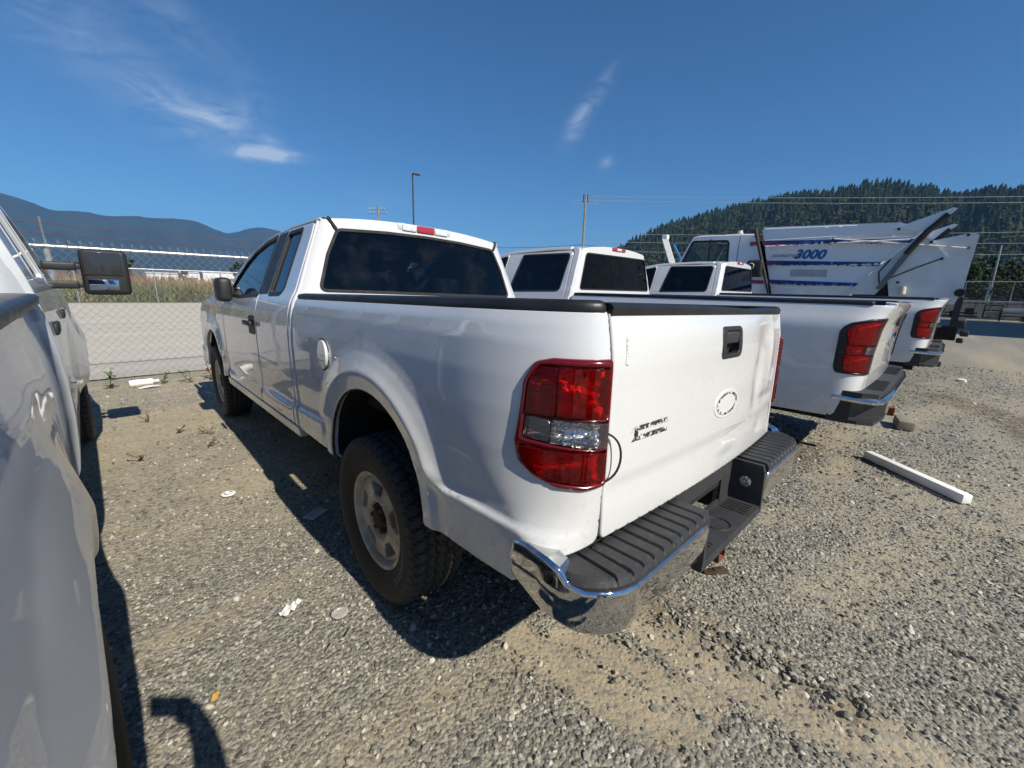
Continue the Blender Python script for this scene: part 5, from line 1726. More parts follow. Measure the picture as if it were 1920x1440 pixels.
    def Fhd(uv):
        x, y = uv[:, 0], uv[:, 1]
        return np.stack([x, y, 1.41 - .05 * np.clip((y - fe_) / 1.3, 0, 1) - .05 * (np.abs(x) / .9) ** 2.2 - .12 * np.clip((y - fy1 + .1) / .1, 0, 1) ** 2], 1)
    panel('hood', roundpoly([(-.86, fe_ + .03), (.86, fe_ + .03), (.86, fy1), (-.86, fy1)], .08), Fhd, P, t, sp=.12, roll=.01, skirt=.05, out=(0, 0, 1))
    m = MB(); m.rbox((0, fy1 - .02, 1.02), (1.75, .1, .55), .05); m.build('grille', 'black_plastic', t, smooth=True)
    m = MB(); m.rbox((0, fy1 + .07, .66), (1.95, .2, .28), .06); m.build('front_bumper', 'chrome', t, smooth=True)
    for sg in (-1, 1):
        m = MB(); m.rbox((sg * .76, fy1, 1.08), (.30, .12, .34), .05); m.build('headlight', 'pale_lens_housing', t, smooth=True)
    # inside, underneath
    seats(t, [(yb + .28, .98, 1.42), (yb + 1.25, 1.0, 1.46)])
    m = MB(); m.rbox((0, fe_ - .25, 1.22), (1.6, .4, .3), .06); m.build('dashboard', 'dash', t, smooth=True)
    m = MB(); m.box((0, (yb + fe_) / 2, zl + .08), (1.7, fe_ - yb - .1, .05)); m.box((0, fe_, .95), (1.7, .04, .7)); m.build('cab_lining', 'dark_inside', t)
    m = MB(); m.box((0, fy1 / 2, zl + .02), (1.25, fy1 - .2, .10)); m.box((-.42, fy1 / 2, zl - .07), (.09, fy1 - .2, .14)); m.box((.42, fy1 / 2, zl - .07), (.09, fy1 - .2, .14)); m.build('chassis', 'underbody', t)
    R = sp.get('R', .40)
    for cy in (ry, fy):
        m = MB(); m.tube([(-.8, cy, R), (.8, cy, R)], .05, 10); m.build('axle', 'dark_rust', t, smooth=True)
        for sg in (-1, 1):
            wheel(t, (sg * sp['track'], cy, R), R=R, rim=.225, W=.27, side=sg, lettering=False, plain=True)
            m = MB(); Q = []
            tt = np.linspace(-.15, math.pi + .15, 20)
            for x in (sg * .95, sg * .56): Q += [(x, cy + (aa + .012) * math.cos(a), az + (ab + .012) * math.sin(a)) for a in tt]
            Q += [(sg * .56, cy, az)]
            m.add(Q, [(i, i + 1, 21 + i, 20 + i) for i in range(19)] + [(20 + i, 21 + i, 40) for i in range(19)]); m.build('wheel_liner', 'dark_inside', t, fix=False)
    return t, F, send


def _gmc():
    prof = table([(.40, .965), (.48, .985), (.62, .995), (.78, .998), (1.0, .998), (1.18, .995), (1.235, .992), (1.26, .985), (1.31, .965), (1.37, .945), (1.42, .930), (1.48, .905), (1.65, .845), (1.85, .765), (1.93, .730)], .006)
    yr = table([(.5, .03), (.70, .0), (1.0, -.012), (1.20, -.03), (1.30, -.055), (1.36, -.085), (1.40, -.09), (1.5, -.085)], .012)
    sp = dict(paint='white_paint_far', prof=prof, cab=2.78, rail=1.405, low=.52, rear_axle=1.38, front_axle=5.6, aa=.50, ab=.44, az=.60, flare=.022, sq=3.0, yr=yr, xs=.80, yc=.16, Lc=.30, xcap=0,
              roof_edge=[(2.78, 1.93), (3.3, 1.945), (4.0, 1.925), (4.4, 1.86), (4.8, 1.70), (5.2, 1.46)], b_seam=4.02, c_seam=2.87, a_seam=5.12,
              rear_win=roundpoly([(2.965, 1.425), (3.84, 1.405), (3.74, 1.868), (2.945, 1.858)], [.05, .02, .03, .05]), front_win=roundpoly([(4.06, 1.41), (5.0, 1.41), (4.62, 1.70), (4.35, 1.81), (4.05, 1.862)], [.02, .03, 0, 0, .03]),
              back_glass=roundpoly([(-.80, 1.445), (.80, 1.445), (.675, 1.865), (-.675, 1.865)], [.03, .03, .06, .06]), back_mat='black_glass', glass='black_glass', crown=.050, screen_top=4.35, nose=6.4, track=.83, R=.405, emblem=True, lamp=lambda send: roundpoly([(send + .012, .862), (.165, .872), (.182, .92), (.182, 1.18), (.145, 1.245), (.03, 1.278), (send + .012, 1.285)], [.02, .04, .0, .05, .05, 0, .012]))
    t, F, send = crew_pickup('white_crew_pickup', 'x', sp)
    # tail lamp: black edge, tall red lens, clear insert
    lo_ = sp['lamp'](send)
    red = roundpoly([(send + .022, .880), (.128, .887), (.150, 1.19), (.115, 1.240), (send + .022, 1.272)], [.01, .02, .04, .04, .01])
    ins = [(send + .024, 1.02), (.0, 1.015), (.0, 1.075), (send + .024, 1.080)]
    def cutz(poly, z0, z1):
        return uniq(np.stack([np.asarray(poly)[:, 0], np.clip(np.asarray(poly)[:, 1], z0, z1)], 1))
    bands = [(cutz(red, 1.085, 2), 'red_lens', 'red_reflector', 'brake'), (cutz(red, 0, 1.010), 'red_lens', 'red_reflector', 'turn'), (uniq(np.array([(.003, 1.014), (.135, 1.014), (.140, 1.081), (.003, 1.081)])), 'red_lens', 'red_reflector', 'marker'), (ins, 'clear_lens', 'silver_reflector', 'reverse')]
    L = tail_lamp(t, F, lo_, 'tail_lamp', bands, (-1, -.5, 0), roll=.010)
    L.data.materials[0] = MAT['black_gloss']; both(L, t)
    # corner-step bumper
    b = empty('rear_bumper', parent=t)
    m = MB(); m.prism([(-.985, .165), (-.995, -.02), (-.95, -.11), (-.55, -.135), (.55, -.135), (.95, -.11), (.995, -.02), (.985, .165), (.9, .165), (.88, .02), (-.88, .02), (-.9, .165)], .705, .745)
    m.build('top_pad', 'step_plastic', b)
    for x in np.linspace(-.75, .75, 26):
        if abs(x) < .25: continue
        m = MB(); m.box((x, -.065, .7475), (.018, .10, .007)); m.build('pad_rib', 'step_plastic', b)
    st = np.linspace(0, 1, 22)
    pth = [(-.988, .15, .690), (-.995, -.02, .688), (-.965, -.095, .686), (-.90, -.125, .685), (-.55, -.150, .685), (.55, -.150, .685), (.90, -.125, .685), (.965, -.095, .686), (.995, -.02, .688), (.988, .15, .690)]
    m = MB(); m.tube(pth, .024, 8); m.build('chrome_strip', 'chrome', b, smooth=True)
    m = MB(); m.prism([(-.60, -.148), (.60, -.148), (.60, -.13), (-.60, -.13)], .53, .675); m.build('chrome_face', 'chrome', b)
    for sg in (-1, 1):
        m = MB(); m.prism([(sg * .99, .165), (sg * .97, .165), (sg * .60, -.02), (sg * .60, -.135), (sg * .62, -.14), (sg * .80, -.03), (sg * .985, .03)], .50, .70); m.build('corner_step_recess', 'black_plastic', b)
        m = MB(); m.prism([(sg * .985, .13), (sg * .99, -.02), (sg * .94, -.11), (sg * .62, -.145), (sg * .62, .0), (sg * .86, .05)], .505, .530); cs_ = m.build('corner_step', 'step_plastic', b)
    m = MB(); m.box((0, -.05, .50), (.9, .10, .05)); m.box((0, .0, .62), (1.2, .06, .2)); m.build('bumper_beam', 'dark_inside', b)
    m = MB(); m.box((0, -.07, .455), (.08, .20, .07)); m.build('hitch_receiver', 'rust', t)
    for sg in (-1, 1):
        m = MB(); m.rbox((sg * 1.12, 4.85, 1.42), (.20, .12, .26), .04, seg=2); mo_ = m.build('door_mirror', 'black_plastic', t, smooth=True); m = MB(); m.rbox((sg * .98, 4.9, 1.40), (.14, .08, .08), .02); m.build('mirror_arm', 'black_plastic', mo_, smooth=True)
    return t


t_ = NT('black_gloss'); t_.pbr(Base_Color=(.008, .008, .009), Roughness=.35); MAT['black_gloss'] = t_.m
G1 = _gmc()
G1['label'] = 'white crew cab pickup directly behind the nearest white pickup, black-edged red tail lamp'
G1['group'] = 'white crew cab pickups in the row'
G1.location = (3.21, -.215, 0)
G2 = copy_tree(G1)
G2['label'] = 'white crew cab pickup parked farther right, next to the street sweeper'
G2.location = (7.03, -.42, .05)

# ---- silver pickup at the left edge, seen along its flank
def _silver():
    prof = table([(.40, .94), (.55, .965), (.70, .985), (.85, .995), (1.0, .995), (1.12, .988), (1.22, .975), (1.30, .963), (1.38, .950), (1.44, .935), (1.60, .888), (1.80, .825), (1.92, .785)], .010)
    yr = table([(.5, .0), (1.0, -.01), (1.4, .0), (1.5, .01)], .02)
    def bump(s, z):
        # soft swage that runs into the flare, dents from old knocks
        d = -.003 * np.exp(-(((s - 2.0) / .12) ** 2 + ((z - 1.18) / .05) ** 2)) - .004 * np.exp(-(((s - 1.7) / .2) ** 2 + ((z - 1.10) / .03) ** 2))
        d = d - .028 * smoothstep((2.62 - s) / .03)
        return d - .008 * np.exp(-(((s - 1.78) / .05) ** 2 + ((z - .86) / .10) ** 2)) + .0012 * np.sin(s * 11 + z * 5) * np.exp(-(((s - 1.5) / .5) ** 2 + ((z - .98) / .1) ** 2))
    sp = dict(paint='silver_paint', prof=prof, cab=2.68, rail=1.362, low=.58, rear_axle=1.22, front_axle=5.40, aa=.52, ab=.37, az=.50, flare=.064, sq=2.2, yr=yr, xs=.80, yc=.10, Lc=.26, bsp=.03, bump=bump,
              roof_edge=[(2.68, 1.905), (3.2, 1.925), (4.0, 1.91), (4.4, 1.85), (4.75, 1.70), (5.1, 1.46)], b_seam=3.92, c_seam=2.80, a_seam=5.0,
              rear_win=roundpoly([(3.10, 1.42), (3.76, 1.41), (3.70, 1.84), (3.10, 1.84)], .04), front_win=roundpoly([(3.96, 1.39), (4.88, 1.36), (4.55, 1.68), (4.3, 1.79), (3.96, 1.84)], [.02, .03, 0, 0, .03]),
              back_glass=roundpoly([(-.76, 1.42), (.76, 1.42), (.66, 1.84), (-.66, 1.84)], .05), back_mat='black_glass', glass='black_glass', crown=.045, screen_top=4.3, nose=6.2, track=.865, R=.405, trim='silver_paint', handle='black_plastic', soft=2.4, cap_out=.008, cap_h=.040, lamp=lambda send: roundpoly([(send + .01, .85), (.12, .87), (.12, 1.27), (send + .01, 1.28)], .03))
    t, F, send = crew_pickup('silver_pickup', 'silver pickup with towing mirror, scraped flank filling the left edge', sp)
    lo_ = sp['lamp'](send)
    L = tail_lamp(t, F, lo_, 'tail_lamp', [(roundpoly([(send + .02, .87), (.10, .89), (.10, 1.25), (send + .02, 1.26)], .02), 'red_lens', 'red_reflector', 'brake')], (-1, -.5, 0)); both(L, t)
    m = MB(); m.rbox((0, -.12, .62), (1.95, .20, .22), .05); m.build('rear_bumper', 'chrome', t, smooth=True)
    # telescoping towing mirrors: two arms, upper flat glass, lower convex glass, red marker
    for sg in (1, -1):
        y = 4.56
        X = lambda v: sg * v
        m = MB(); m.rbox((X(1.235), y + .03, 1.468), (.262, .13, .325), .035, seg=3); mo_ = m.build('towing_mirror', 'black_plastic', t, smooth=True, angle=60)
        m = MB(); m.rbox((X(1.225), y - .036, 1.530), (.205, .012, .165), .012, seg=2); m.build('upper_glass', 'mirror_glass', mo_, smooth=True)
        m = MB(); m.rbox((X(1.215), y - .036, 1.378), (.165, .012, .080), .012, seg=2); m.build('lower_glass', 'mirror_convex', mo_, smooth=True)
        for z in (1.505, 1.375):
            m = MB(); m.rbox((X(1.00), y + .04, z), (.17, .07, .055), .012); m.rbox((X(1.09), y + .04, z), (.10, .045, .040), .008); m.build('mirror_arm', 'black_plastic', mo_, smooth=True)
        for z in (1.425, 1.455):
            m = MB(); m.rbox((X(1.368), y + .03, z), (.012, .022, .020), .005); m.build('marker_light', 'high_red', mo_, smooth=True)
    return t


t_ = NT('mirror_glass'); t_.pbr(Base_Color=(.035, .037, .042), Roughness=.04, Metallic=.0, Specular_IOR_Level=.6); MAT['mirror_glass'] = t_.m
t_ = NT('mirror_convex'); t_.pbr(Base_Color=(.75, .76, .77), Metallic=1.0, Roughness=.03, Normal=t_.bump(t_.sep(0), .9, .3)); MAT['mirror_convex'] = t_.m
S1 = _silver()
S1.location = (-2.735, -.78, 0)
S1.rotation_euler = (0, 0, .035)

# ------------------------------------------------------------------ street sweeper beyond the pickups
SW = empty('street_sweeper', (11.15, 2.0, 0))
tag(SW, 'white street sweeper with blue and red stripes and raised rear hopper door', 'street sweeper')
SWX = 10.0 - 11.15


def swp(yz):      # world (y, z) on the near flank -> local
    return [(y - 2.0, z) for y, z in yz]


def _sweep_mats():
    t = NT('stripe')         # worn vinyl stripe, red at the cab running to blue, flaking along its lower edge
    y = t.sep(1)
    c = t.mix(t.ramp(y, 1.10, .35), (.36, .055, .085), (.012, .02, .13))
    c = t.mix(t.ramp(y, .45, -.3), c, (.006, .055, .25))
    n = t.noise(14, 5, .7)
    t.pbr(Base_Color=t.mix(t.ramp(n, .62, .68), c, (.66, .68, .70)), Roughness=.45)
    MAT['stripe'] = t.m
    simple('sign_blue', (.012, .12, .36), .5, var=.2, vscale=20)
    simple('sign_grey', (.05, .055, .07), .6)
    simple('faded_patch', (.42, .44, .46), .8, var=.2, vscale=60)
    simple('sweeper_grey', (.68, .70, .71), .45, var=.12, vscale=3)
    simple('black_steel', (.018, .018, .018), .55, var=.3)
    simple('cream_plastic', (.62, .56, .42), .5)
    simple('ribbed_steel', (.16, .17, .18), .4, metal=.5, var=.6, vscale=60, bump=.8, bscale=120)


_sweep_mats()
def Fsw(off):
    def F(uv):
        z = uv[:, 1]
        x = SWX - off - .030 * (smoothstep((z - 2.76) / .01) * 0 + smoothstep((2.60 - z) / .008) * smoothstep((z - 2.30) / .2)) * 0
        rib = 0
        for zc in (2.575, 2.115, 1.665): rib = rib + .034 * np.exp(-((z - zc) / .016) ** 2)
        x = x - rib - .02 * smoothstep((2.74 - z) / .02)
        return np.stack([np.broadcast_to(x, z.shape).astype(float), uv[:, 0], z], 1)
    return F
hop_o = swp([(2.97, 3.0), (1.46, 2.945), (.45, 2.89), (.06, 2.76), (.30, 2.49), (.71, 2.01), (1.0, 1.50), (1.1, 1.05), (2.40, 1.05), (2.55, 1.50)])
gds = [[(y - 2, zc + dz) for y in np.linspace(.2, 2.9, 60)] for zc in (2.575, 2.115, 1.665) for dz in (-.024, -.012, -.005, .0, .005, .012, .024)] + [[(y - 2, 2.73 + dz) for y in np.linspace(.2, 2.9, 50)] for dz in (-.012, 0, .012)]
hs = panel('hopper_side', hop_o, Fsw(0), 'sweeper_white', SW, sp=.12, roll=.02, skirt=.05, out=(-1, 0, 0), guides=gds)
m = MB(); m.prism(hop_o, SWX + .06, SWX + 2.28, 0); m.build('hopper', 'sweeper_grey', SW)
hs2 = mirror_x(hs, SW, 'hopper_side'); 
# stripes on hopper and cab flank
def Fs2(uv): q = Fsw(.006)(uv); return q
def ragged(P, seed):
    """lower edge of a stripe torn ragged"""
    r = random.Random(seed); a, b, c, d = P      # a,b top edge; c,d bottom edge (from rear to front)
    n = 70
    bot = [(c[0] + (d[0] - c[0]) * k / n + r.uniform(-.008, .008), c[1] + (d[1] - c[1]) * k / n + r.uniform(-.012, .022) * (1 if 2 < k < n - 2 else 0)) for k in range(n + 1)]
    return [a, b] + bot
for nm, q, sd in (('upper', [(2.91, 2.715), (.16, 2.575 + .015), (.20, 2.51), (2.89, 2.605)], 1), ('middle', [(2.76, 2.25), (.62, 2.155), (.665, 2.075), (2.75, 2.145)], 2), ('lower', [(2.66, 1.805), (.93, 1.735), (.965, 1.665), (2.65, 1.70)], 3)):
    panel('stripe', ragged(swp(q), sd), Fs2, 'stripe', hs, sp=.1, roll=0, skirt=0, out=(-1, 0, 0))
text_mesh('maker_lettering', 'JOHNSTON', .095, MAT['sign_grey'], hs, lambda uv: Fsw(.008)(np.stack([.65 - uv[:, 0], 2.325 + uv[:, 1] - uv[:, 0] * .045], 1)), shear=.25, spacing=1.2, bold=.0015)
text_mesh('model_number', '3000', .27, MAT['sign_blue'], hs, lambda uv: Fsw(.008)(np.stack([.20 - uv[:, 0] * 1.08, 2.285 + uv[:, 1] - uv[:, 0] * .05], 1)), shear=.3, bold=.012)
panel('faded_patch', swp([(2.21, 2.035), (1.51, 2.015), (1.51, 1.855), (2.22, 1.880)]), Fs2, 'faded_patch', hs, sp=.2, roll=0, skirt=0, out=(-1, 0, 0))
# lid over the hopper
m = MB(); m.prism(swp([(1.56, 2.665), (1.10, 2.93), (.45, 2.905), (.10, 2.775), (.16, 2.70), (1.17, 2.675)]), SWX - .075, SWX - .045, 0); m.build('hopper_lid', 'sweeper_white', SW)
m = MB(); m.prism(swp([(2.93, 3.0), (.45, 2.89), (.45, 2.92), (2.93, 3.03)]), SWX + .02, SWX + 2.3, 0); m.build('hopper_top', 'sweeper_white', SW)
# raised rear door: wing plates on both sides, sloping plates, gas strut, stay rod
for x0, x1 in ((SWX - .10, SWX - .06), (SWX + 2.34, SWX + 2.38)):
    m = MB(); m.prism(swp([(.52, 2.80), (-.24, 3.105), (-.30, 3.08), (-.25, 3.02), (.05, 2.70), (.20, 2.72)]), x0, x1, 0); m.build('door_wing', 'sweeper_white', SW)
    m = MB(); m.prism(swp([(1.08, 1.50), (1.02, 1.60), (.13, 2.66), (-.07, 2.53), (-.30, 2.22), (.45, 1.80), (.62, 1.50)]), x0 + .02, x1 + .02, 0); m.build('side_plate', 'sweeper_grey', SW)
    m = MB(); m.prism(swp([(.40, 1.50), (.47, 1.80), (-.28, 2.20), (-.06, 2.53), (-.585, 2.645), (-.66, 2.60), (-.63, 1.60), (-.56, 1.35), (.35, 1.30)]), x0 + .05, x1 + .05, 0); m.build('rear_door_plate', 'sweeper_grey', SW)
    m = MB(); m.tube([(x0 - .03, -2.20, 2.985), (x0 - .03, -1.96, 2.69), (x0 - .03, -1.73, 2.29)], .055, 10); m.build('lift_ram', 'black_steel', SW, smooth=True)
    m = MB(); m.prism(swp([(.30, 2.30), (.22, 2.26), (.53, 1.60), (.62, 1.62)]), x0 - .07, x0 - .01, 0); m.build('ram_guard', 'ribbed_steel', SW)
    m = MB(); m.tube([(x0 - .015, -.46, 2.67), (x0 - .015, -2.57, 2.365)], .014, 6); m.build('stay_rod', 'bare_white', SW, smooth=True)
m = MB(); m.prism(swp([(-.585, 2.64), (-.66, 2.60), (-.63, 1.60), (-.56, 1.35), (-.50, 1.35), (-.56, 1.62), (-.58, 2.55)]), SWX, SWX + 2.3, 0); m.build('rear_door', 'sweeper_grey', SW)
m = MB(); m.prism(swp([(1.05, 1.50), (.62, 1.50), (.45, 1.80), (.30, 1.90), (.42, 1.55), (-.4, 1.45), (-.4, 1.2), (1.05, 1.2)]), SWX + .02, SWX + 2.2, 0); m.build('hopper_mouth', 'dark_inside', SW)
m = MB(); m.lathe([(-.10, .055), (.02, .055), (.02, .045), (.05, .045), (.05, .001)], 16, 2, (SWX - .12, -1.80, 1.62)); m.build('filler_cap', 'cream_plastic', SW, smooth=True)
m = MB(); m.lathe([(0, .001), (0, .07), (.05, .075), (.08, .05), (.08, .001)], 16, 0, (SWX - .14, -2.60, 1.565)); m.build('rubber_buffer', 'black_rubber', SW, smooth=True)
for y_, z_ in ((.46, 2.78), (.02, 2.745), (1.50, 2.665), (-.05, 2.50), (-.52, 2.60), (-.56, 2.37), (.30, 1.75), (-.25, 2.19)):
    m = MB(); m.lathe([(-.012, .001), (-.012, .022), (0, .026), (.02, .026)], 8, 0, (SWX - .115, y_ - 2, z_)); m.build('bolt', 'black_steel', SW)
m = MB(); m.tube([(SWX - .085, -1.53, 1.81), (SWX - .085, -1.9, 2.02), (SWX - .085, -2.26, 2.20)], .012, 5); m.build('door_seam', 'black_steel', SW)
m = MB(); m.tube([(SWX - .13, -1.55, 1.55), (SWX - .16, -1.42, 1.75), (SWX - .15, -1.38, 1.95), (SWX - .12, -1.52, 2.2)], .015, 6); m.build('hydraulic_hose', 'black_rubber', SW, smooth=True)
# cab
cab_o = swp([(2.60, .95), (2.63, 1.50), (3.07, 2.89), (3.50, 2.915), (4.50, 2.945), (4.66, 2.915), (4.81, 2.60), (5.0, 2.20), (5.06, 1.6), (5.02, .75), (2.60, .75)])
win = roundpoly(swp([(4.86, 2.25), (4.63, 2.80), (3.71, 2.765), (3.66, 2.10)]), [.03, .07, .09, .04])
Fcb = lambda off: (lambda uv: np.stack([np.full(len(uv), SWX - off) + .05 * np.clip((uv[:, 1] - 2.0) / .9, 0, 1) ** 2, uv[:, 0], uv[:, 1]], 1))
cs2 = panel('cab_side', cab_o, Fcb(0), 'sweeper_white', SW, holes=[win], sp=.12, roll=.03, skirt=.06, out=(-1, 0, 0)); mirror_x(cs2, SW, 'cab_side')
panel('window_seal', grow(win, .03), Fcb(.004), 'black_rubber', cs2, holes=[grow(win, -.02)], sp=.06, roll=.004, skirt=.02, out=(-1, 0, 0))
panel('cab_window', win, Fcb(-.02), 'side_glass', cs2, sp=.3, roll=0, skirt=0, out=(-1, 0, 0))
m = MB(); m.box((SWX + .0, 2.145, 2.45), (.02, .035, .75)); m.build('window_bar', 'black_rubber', cs2)
panel('cab_seam', swp([(3.44, 2.87), (3.455, 2.87), (3.455, 1.4), (3.44, 1.4)]), Fcb(.003), 'sign_grey', cs2, sp=.1, roll=0, skirt=0, out=(-1, 0, 0))
for q, sd in (([(3.20, 2.715), (3.03, 2.71), (3.00, 2.62), (3.20, 2.60)], 5), ([(3.18, 2.25), (2.86, 2.24), (2.83, 2.14), (3.17, 2.14)], 6), ([(3.13, 1.80), (2.76, 1.79), (2.74, 1.70), (3.13, 1.70)], 7)):
    panel('stripe', ragged(swp(q), sd), Fcb(.005), 'stripe', cs2, sp=.1, roll=0, skirt=0, out=(-1, 0, 0))
m = MB()
m.add([(x, y - 2, z) for x in (SWX + .08, SWX + 2.22) for y, z in ((3.07, 2.90), (3.5, 2.93), (4.5, 2.96), (4.66, 2.93))], [(0, 1, 5, 4), (1, 2, 6, 5), (2, 3, 7, 6)]); m.build('cab_roof', 'sweeper_white', SW, fix=False)
m = MB(); m.add([(x, y - 2, z) for x in (SWX + .1, SWX + 2.2) for y, z in ((4.66, 2.92), (5.02, 2.12))], [(0, 1, 3, 2)]); m.build('windscreen', 'clear_glass', SW, fix=False)
m = MB(); m.box((SWX + 1.15, 3.03, 1.45), (2.25, .04, 1.4)); m.build('cab_front', 'sweeper_white', SW)
m = MB(); m.box((SWX + 1.15, 1.08, 1.9), (2.2, .05, 1.7)); m.build('cab_bulkhead', 'dark_inside', SW)
m = MB(); m.rbox((SWX + .6, 1.5, 1.9), (.5, .15, .9), .05); m.rbox((SWX + 1.7, 1.5, 1.9), (.5, .15, .9), .05); m.build('cab_seats', 'seat_cloth', SW, smooth=True)
m = MB(); m.lathe([(0, .07), (.03, .07), (.035, .055), (.085, .05), (.09, .001)], 18, 2, (SWX + .25, 1.53, 2.94)); m.build('beacon', 'cream_plastic', SW, smooth=True)
m = MB(); m.tube([(SWX - .10, 1.08, 3.0), (SWX - .10, 1.02, 2.80)], .045, 10); m.tube([(SWX - .10, 1.02, 2.80), (SWX - .10, .42, 1.0)], .036, 10); m.build('intake_pipe', 'black_steel', SW, smooth=True)
m = MB(); m.rbox((SWX - .16, .955, 2.06), (.12, .36, .40), .09, seg=3); mb_ = m.build('intake_box', 'black_steel', SW, smooth=True, angle=60)
m = MB(); m.lathe([(-.012, .06), (0, .075), (.0, .05)], 20, 0, (SWX - .222, 1.02, 2.12)); m.build('intake_label', 'faded_patch', mb_, smooth=True)
# running gear
m = MB(); m.box((SWX + 1.15, .0, .75), (1.0, 5.4, .25)); m.build('chassis', 'underbody', SW)
for y in (2.2, -1.2):
    for sx, sg in ((SWX + .2, -1), (SWX + 2.1, 1)):
        wheel(SW, (sx, y, .46), R=.46, rim=.25, W=.28, side=sg, lettering=False, plain=True)
m = MB(); m.rbox((SWX + 1.15, -2.72, .98), (2.3, .14, .16), .03); m.build('rear_bumper', 'black_steel', SW, smooth=True)
m = MB(); m.rbox((SWX + .25, -2.80, .80), (.35, .12, .10), .02); m.rbox((SWX + .25, -2.76, .66), (.30, .10, .08), .02); m.build('rear_step', 'black_steel', SW, smooth=True)
m = MB(); m.box((SWX + .05, -2.62, 1.20), (.10, .10, .55)); m.build('rear_post', 'black_steel', SW)

# ------------------------------------------------------------------ fences, poles, lines, far things
simple('rusty_wire', (.16, .075, .055), .8, metal=.2, var=.4, vscale=20)
simple('wood_pole', (.26, .23, .18), .9, var=.25, vscale=3, bump=.4, bscale=20)
simple('dark_pole', (.045, .042, .042), .5, var=.2)
simple('porcelain', (.45, .44, .42), .3)
simple('line_grey', (.42, .42, .42), .5, metal=.3)
simple('line_dark', (.05, .05, .055), .7)
simple('cladding', (.72, .73, .74), .5, var=.06)
simple('roof_sheet', (.62, .63, .64), .5)


def chain_link(name, label, x0, x1, y, zt, cell, wires, post_every, first_post, mat='galvanized', r=.0026, barbed=()):
    root = empty(name, (x0, y, 0)); tag(root, label, 'fence')
    Lx = x1 - x0
    m = MB(); m.tube([(0, 0, zt), (Lx, 0, zt)], .021, 10); m.build('top_rail', mat, root, smooth=True)
    p0 = None
    for k, px in enumerate(np.arange(first_post - x0, Lx, post_every)):
        if px < 0: continue
        if p0 is None:
            m = MB(); m.tube([(0, .03, -.1), (0, .03, zt + .03)], .030, 10); m.tube([(0, .03, zt + .02), (0, -.10, zt + .33)], .010, 6)
            p0 = m.build('post', mat, root, smooth=True); c = p0
        else:
            c = p0.copy(); COL.objects.link(c); c.parent = root
        c.location = (px, 0, 0)
    if wires:
        # woven fabric: every strand zig-zags up the fence, hooked into its neighbours; twisted ends on top
        V = []; F = []
        zb, ztop = .03, zt + .055
        nz = int(round((ztop - zb) / (cell * .5)))
        zs = np.linspace(zb, ztop, nz + 1)
        xs = np.arange(0, Lx, cell * .5)
        for i, xx in enumerate(xs):
            b = len(V)
            for k, z in enumerate(zs):
                d = (1 if (k + i) % 2 else -1) * cell * .25
                yy = .004 * (1 if (k + i) % 2 else -1) - .024
                for a in range(3):
                    V.append((xx + d + r * math.cos(a * 2.094 + .5), yy + r * math.sin(a * 2.094 + .5), z))
            for k in range(nz):
                for a in range(3):
                    F.append((b + k * 3 + a, b + k * 3 + (a + 1) % 3, b + (k + 1) * 3 + (a + 1) % 3, b + (k + 1) * 3 + a))
            if i % 2 == 0:      # twist barb
                b = len(V); z = ztop
                for q in ((-.012, .03), (.012, .03)):
                    for a in range(3): V.append((xx + r * math.cos(a * 2.094), -.024 + r * math.sin(a * 2.094), z - .01))
                    for a in range(3): V.append((xx + q[0] + r * math.cos(a * 2.094), -.024 + r * math.sin(a * 2.094), z + q[1]))
                    e = len(V) - 6
                    F += [(e + a, e + (a + 1) % 3, e + 3 + (a + 1) % 3, e + 3 + a) for a in range(3)]
        o = mesh('wire_fabric', V, F, mat, root); tag(o, kind='stuff')
    for zw, yw, sag in barbed:
        m = MB(); xs = np.linspace(0, Lx, 120)
        seg = post_every
        P = [(x, yw, zw - sag * (1 - (2 * (((x + x0 - first_post) / seg) % 1) - 1) ** 2)) for x in xs]
        m.tube(P, .0028, 4)
        o = m.build('barbed_wire', 'rusty_wire', root)
        bm_ = MB()
        for x in np.arange(.05, Lx, .125):
            z = zw - sag * (1 - (2 * (((x + x0 - first_post) / seg) % 1) - 1) ** 2)
            bm_.tube([(x - .012, yw, z + .014), (x + .012, yw, z - .014)], .0022, 3); bm_.tube([(x - .012, yw - .01, z - .010), (x + .012, yw + .01, z + .012)], .0022, 3)
        tag(bm_.build('barbs', 'rusty_wire', o, fix=False), kind='stuff')
    return root


chain_link('chain_link_fence', 'galvanized chain link fence with barbed wire in front of the parked trucks', -9.0, 13.0, 7.22, 1.80, .098, True, 3.05, -5.2, barbed=((1.945, -.06, .012), (2.06, -.10, .02)))
f2 = chain_link('far_fence', 'plain wire fence along the far side of the road', -40, 70, 36.0, 2.12, .1, False, 3.66, -40 + .35)
t = NT('far_mesh'); tr = t.node('ShaderNodeBsdfTransparent'); df = t.node('ShaderNodeBsdfDiffuse', in_Color=(.42, .43, .43)); mxs = t.node('ShaderNodeMixShader', i0=.10)
t.l.new(tr.outputs[0], mxs.inputs[1]); t.l.new(df.outputs[0], mxs.inputs[2]); t.l.new(mxs.outputs[0], t.out.inputs[0]); MAT['far_mesh'] = t.m
m = MB(); m.add([(0, -.03, .05), (110, -.03, .05), (110, -.03, 2.12), (0, -.03, 2.12)], [(0, 1, 2, 3)]); m.build('wire_fabric', 'far_mesh', f2, fix=False)


def polar(az, d, z=0.0): return (CAM_P[0] + d * math.sin(math.radians(az)), CAM_P[1] + d * math.cos(math.radians(az)), z)
def up_at(el, d): return CAM_P[2] + d * math.tan(math.radians(el))


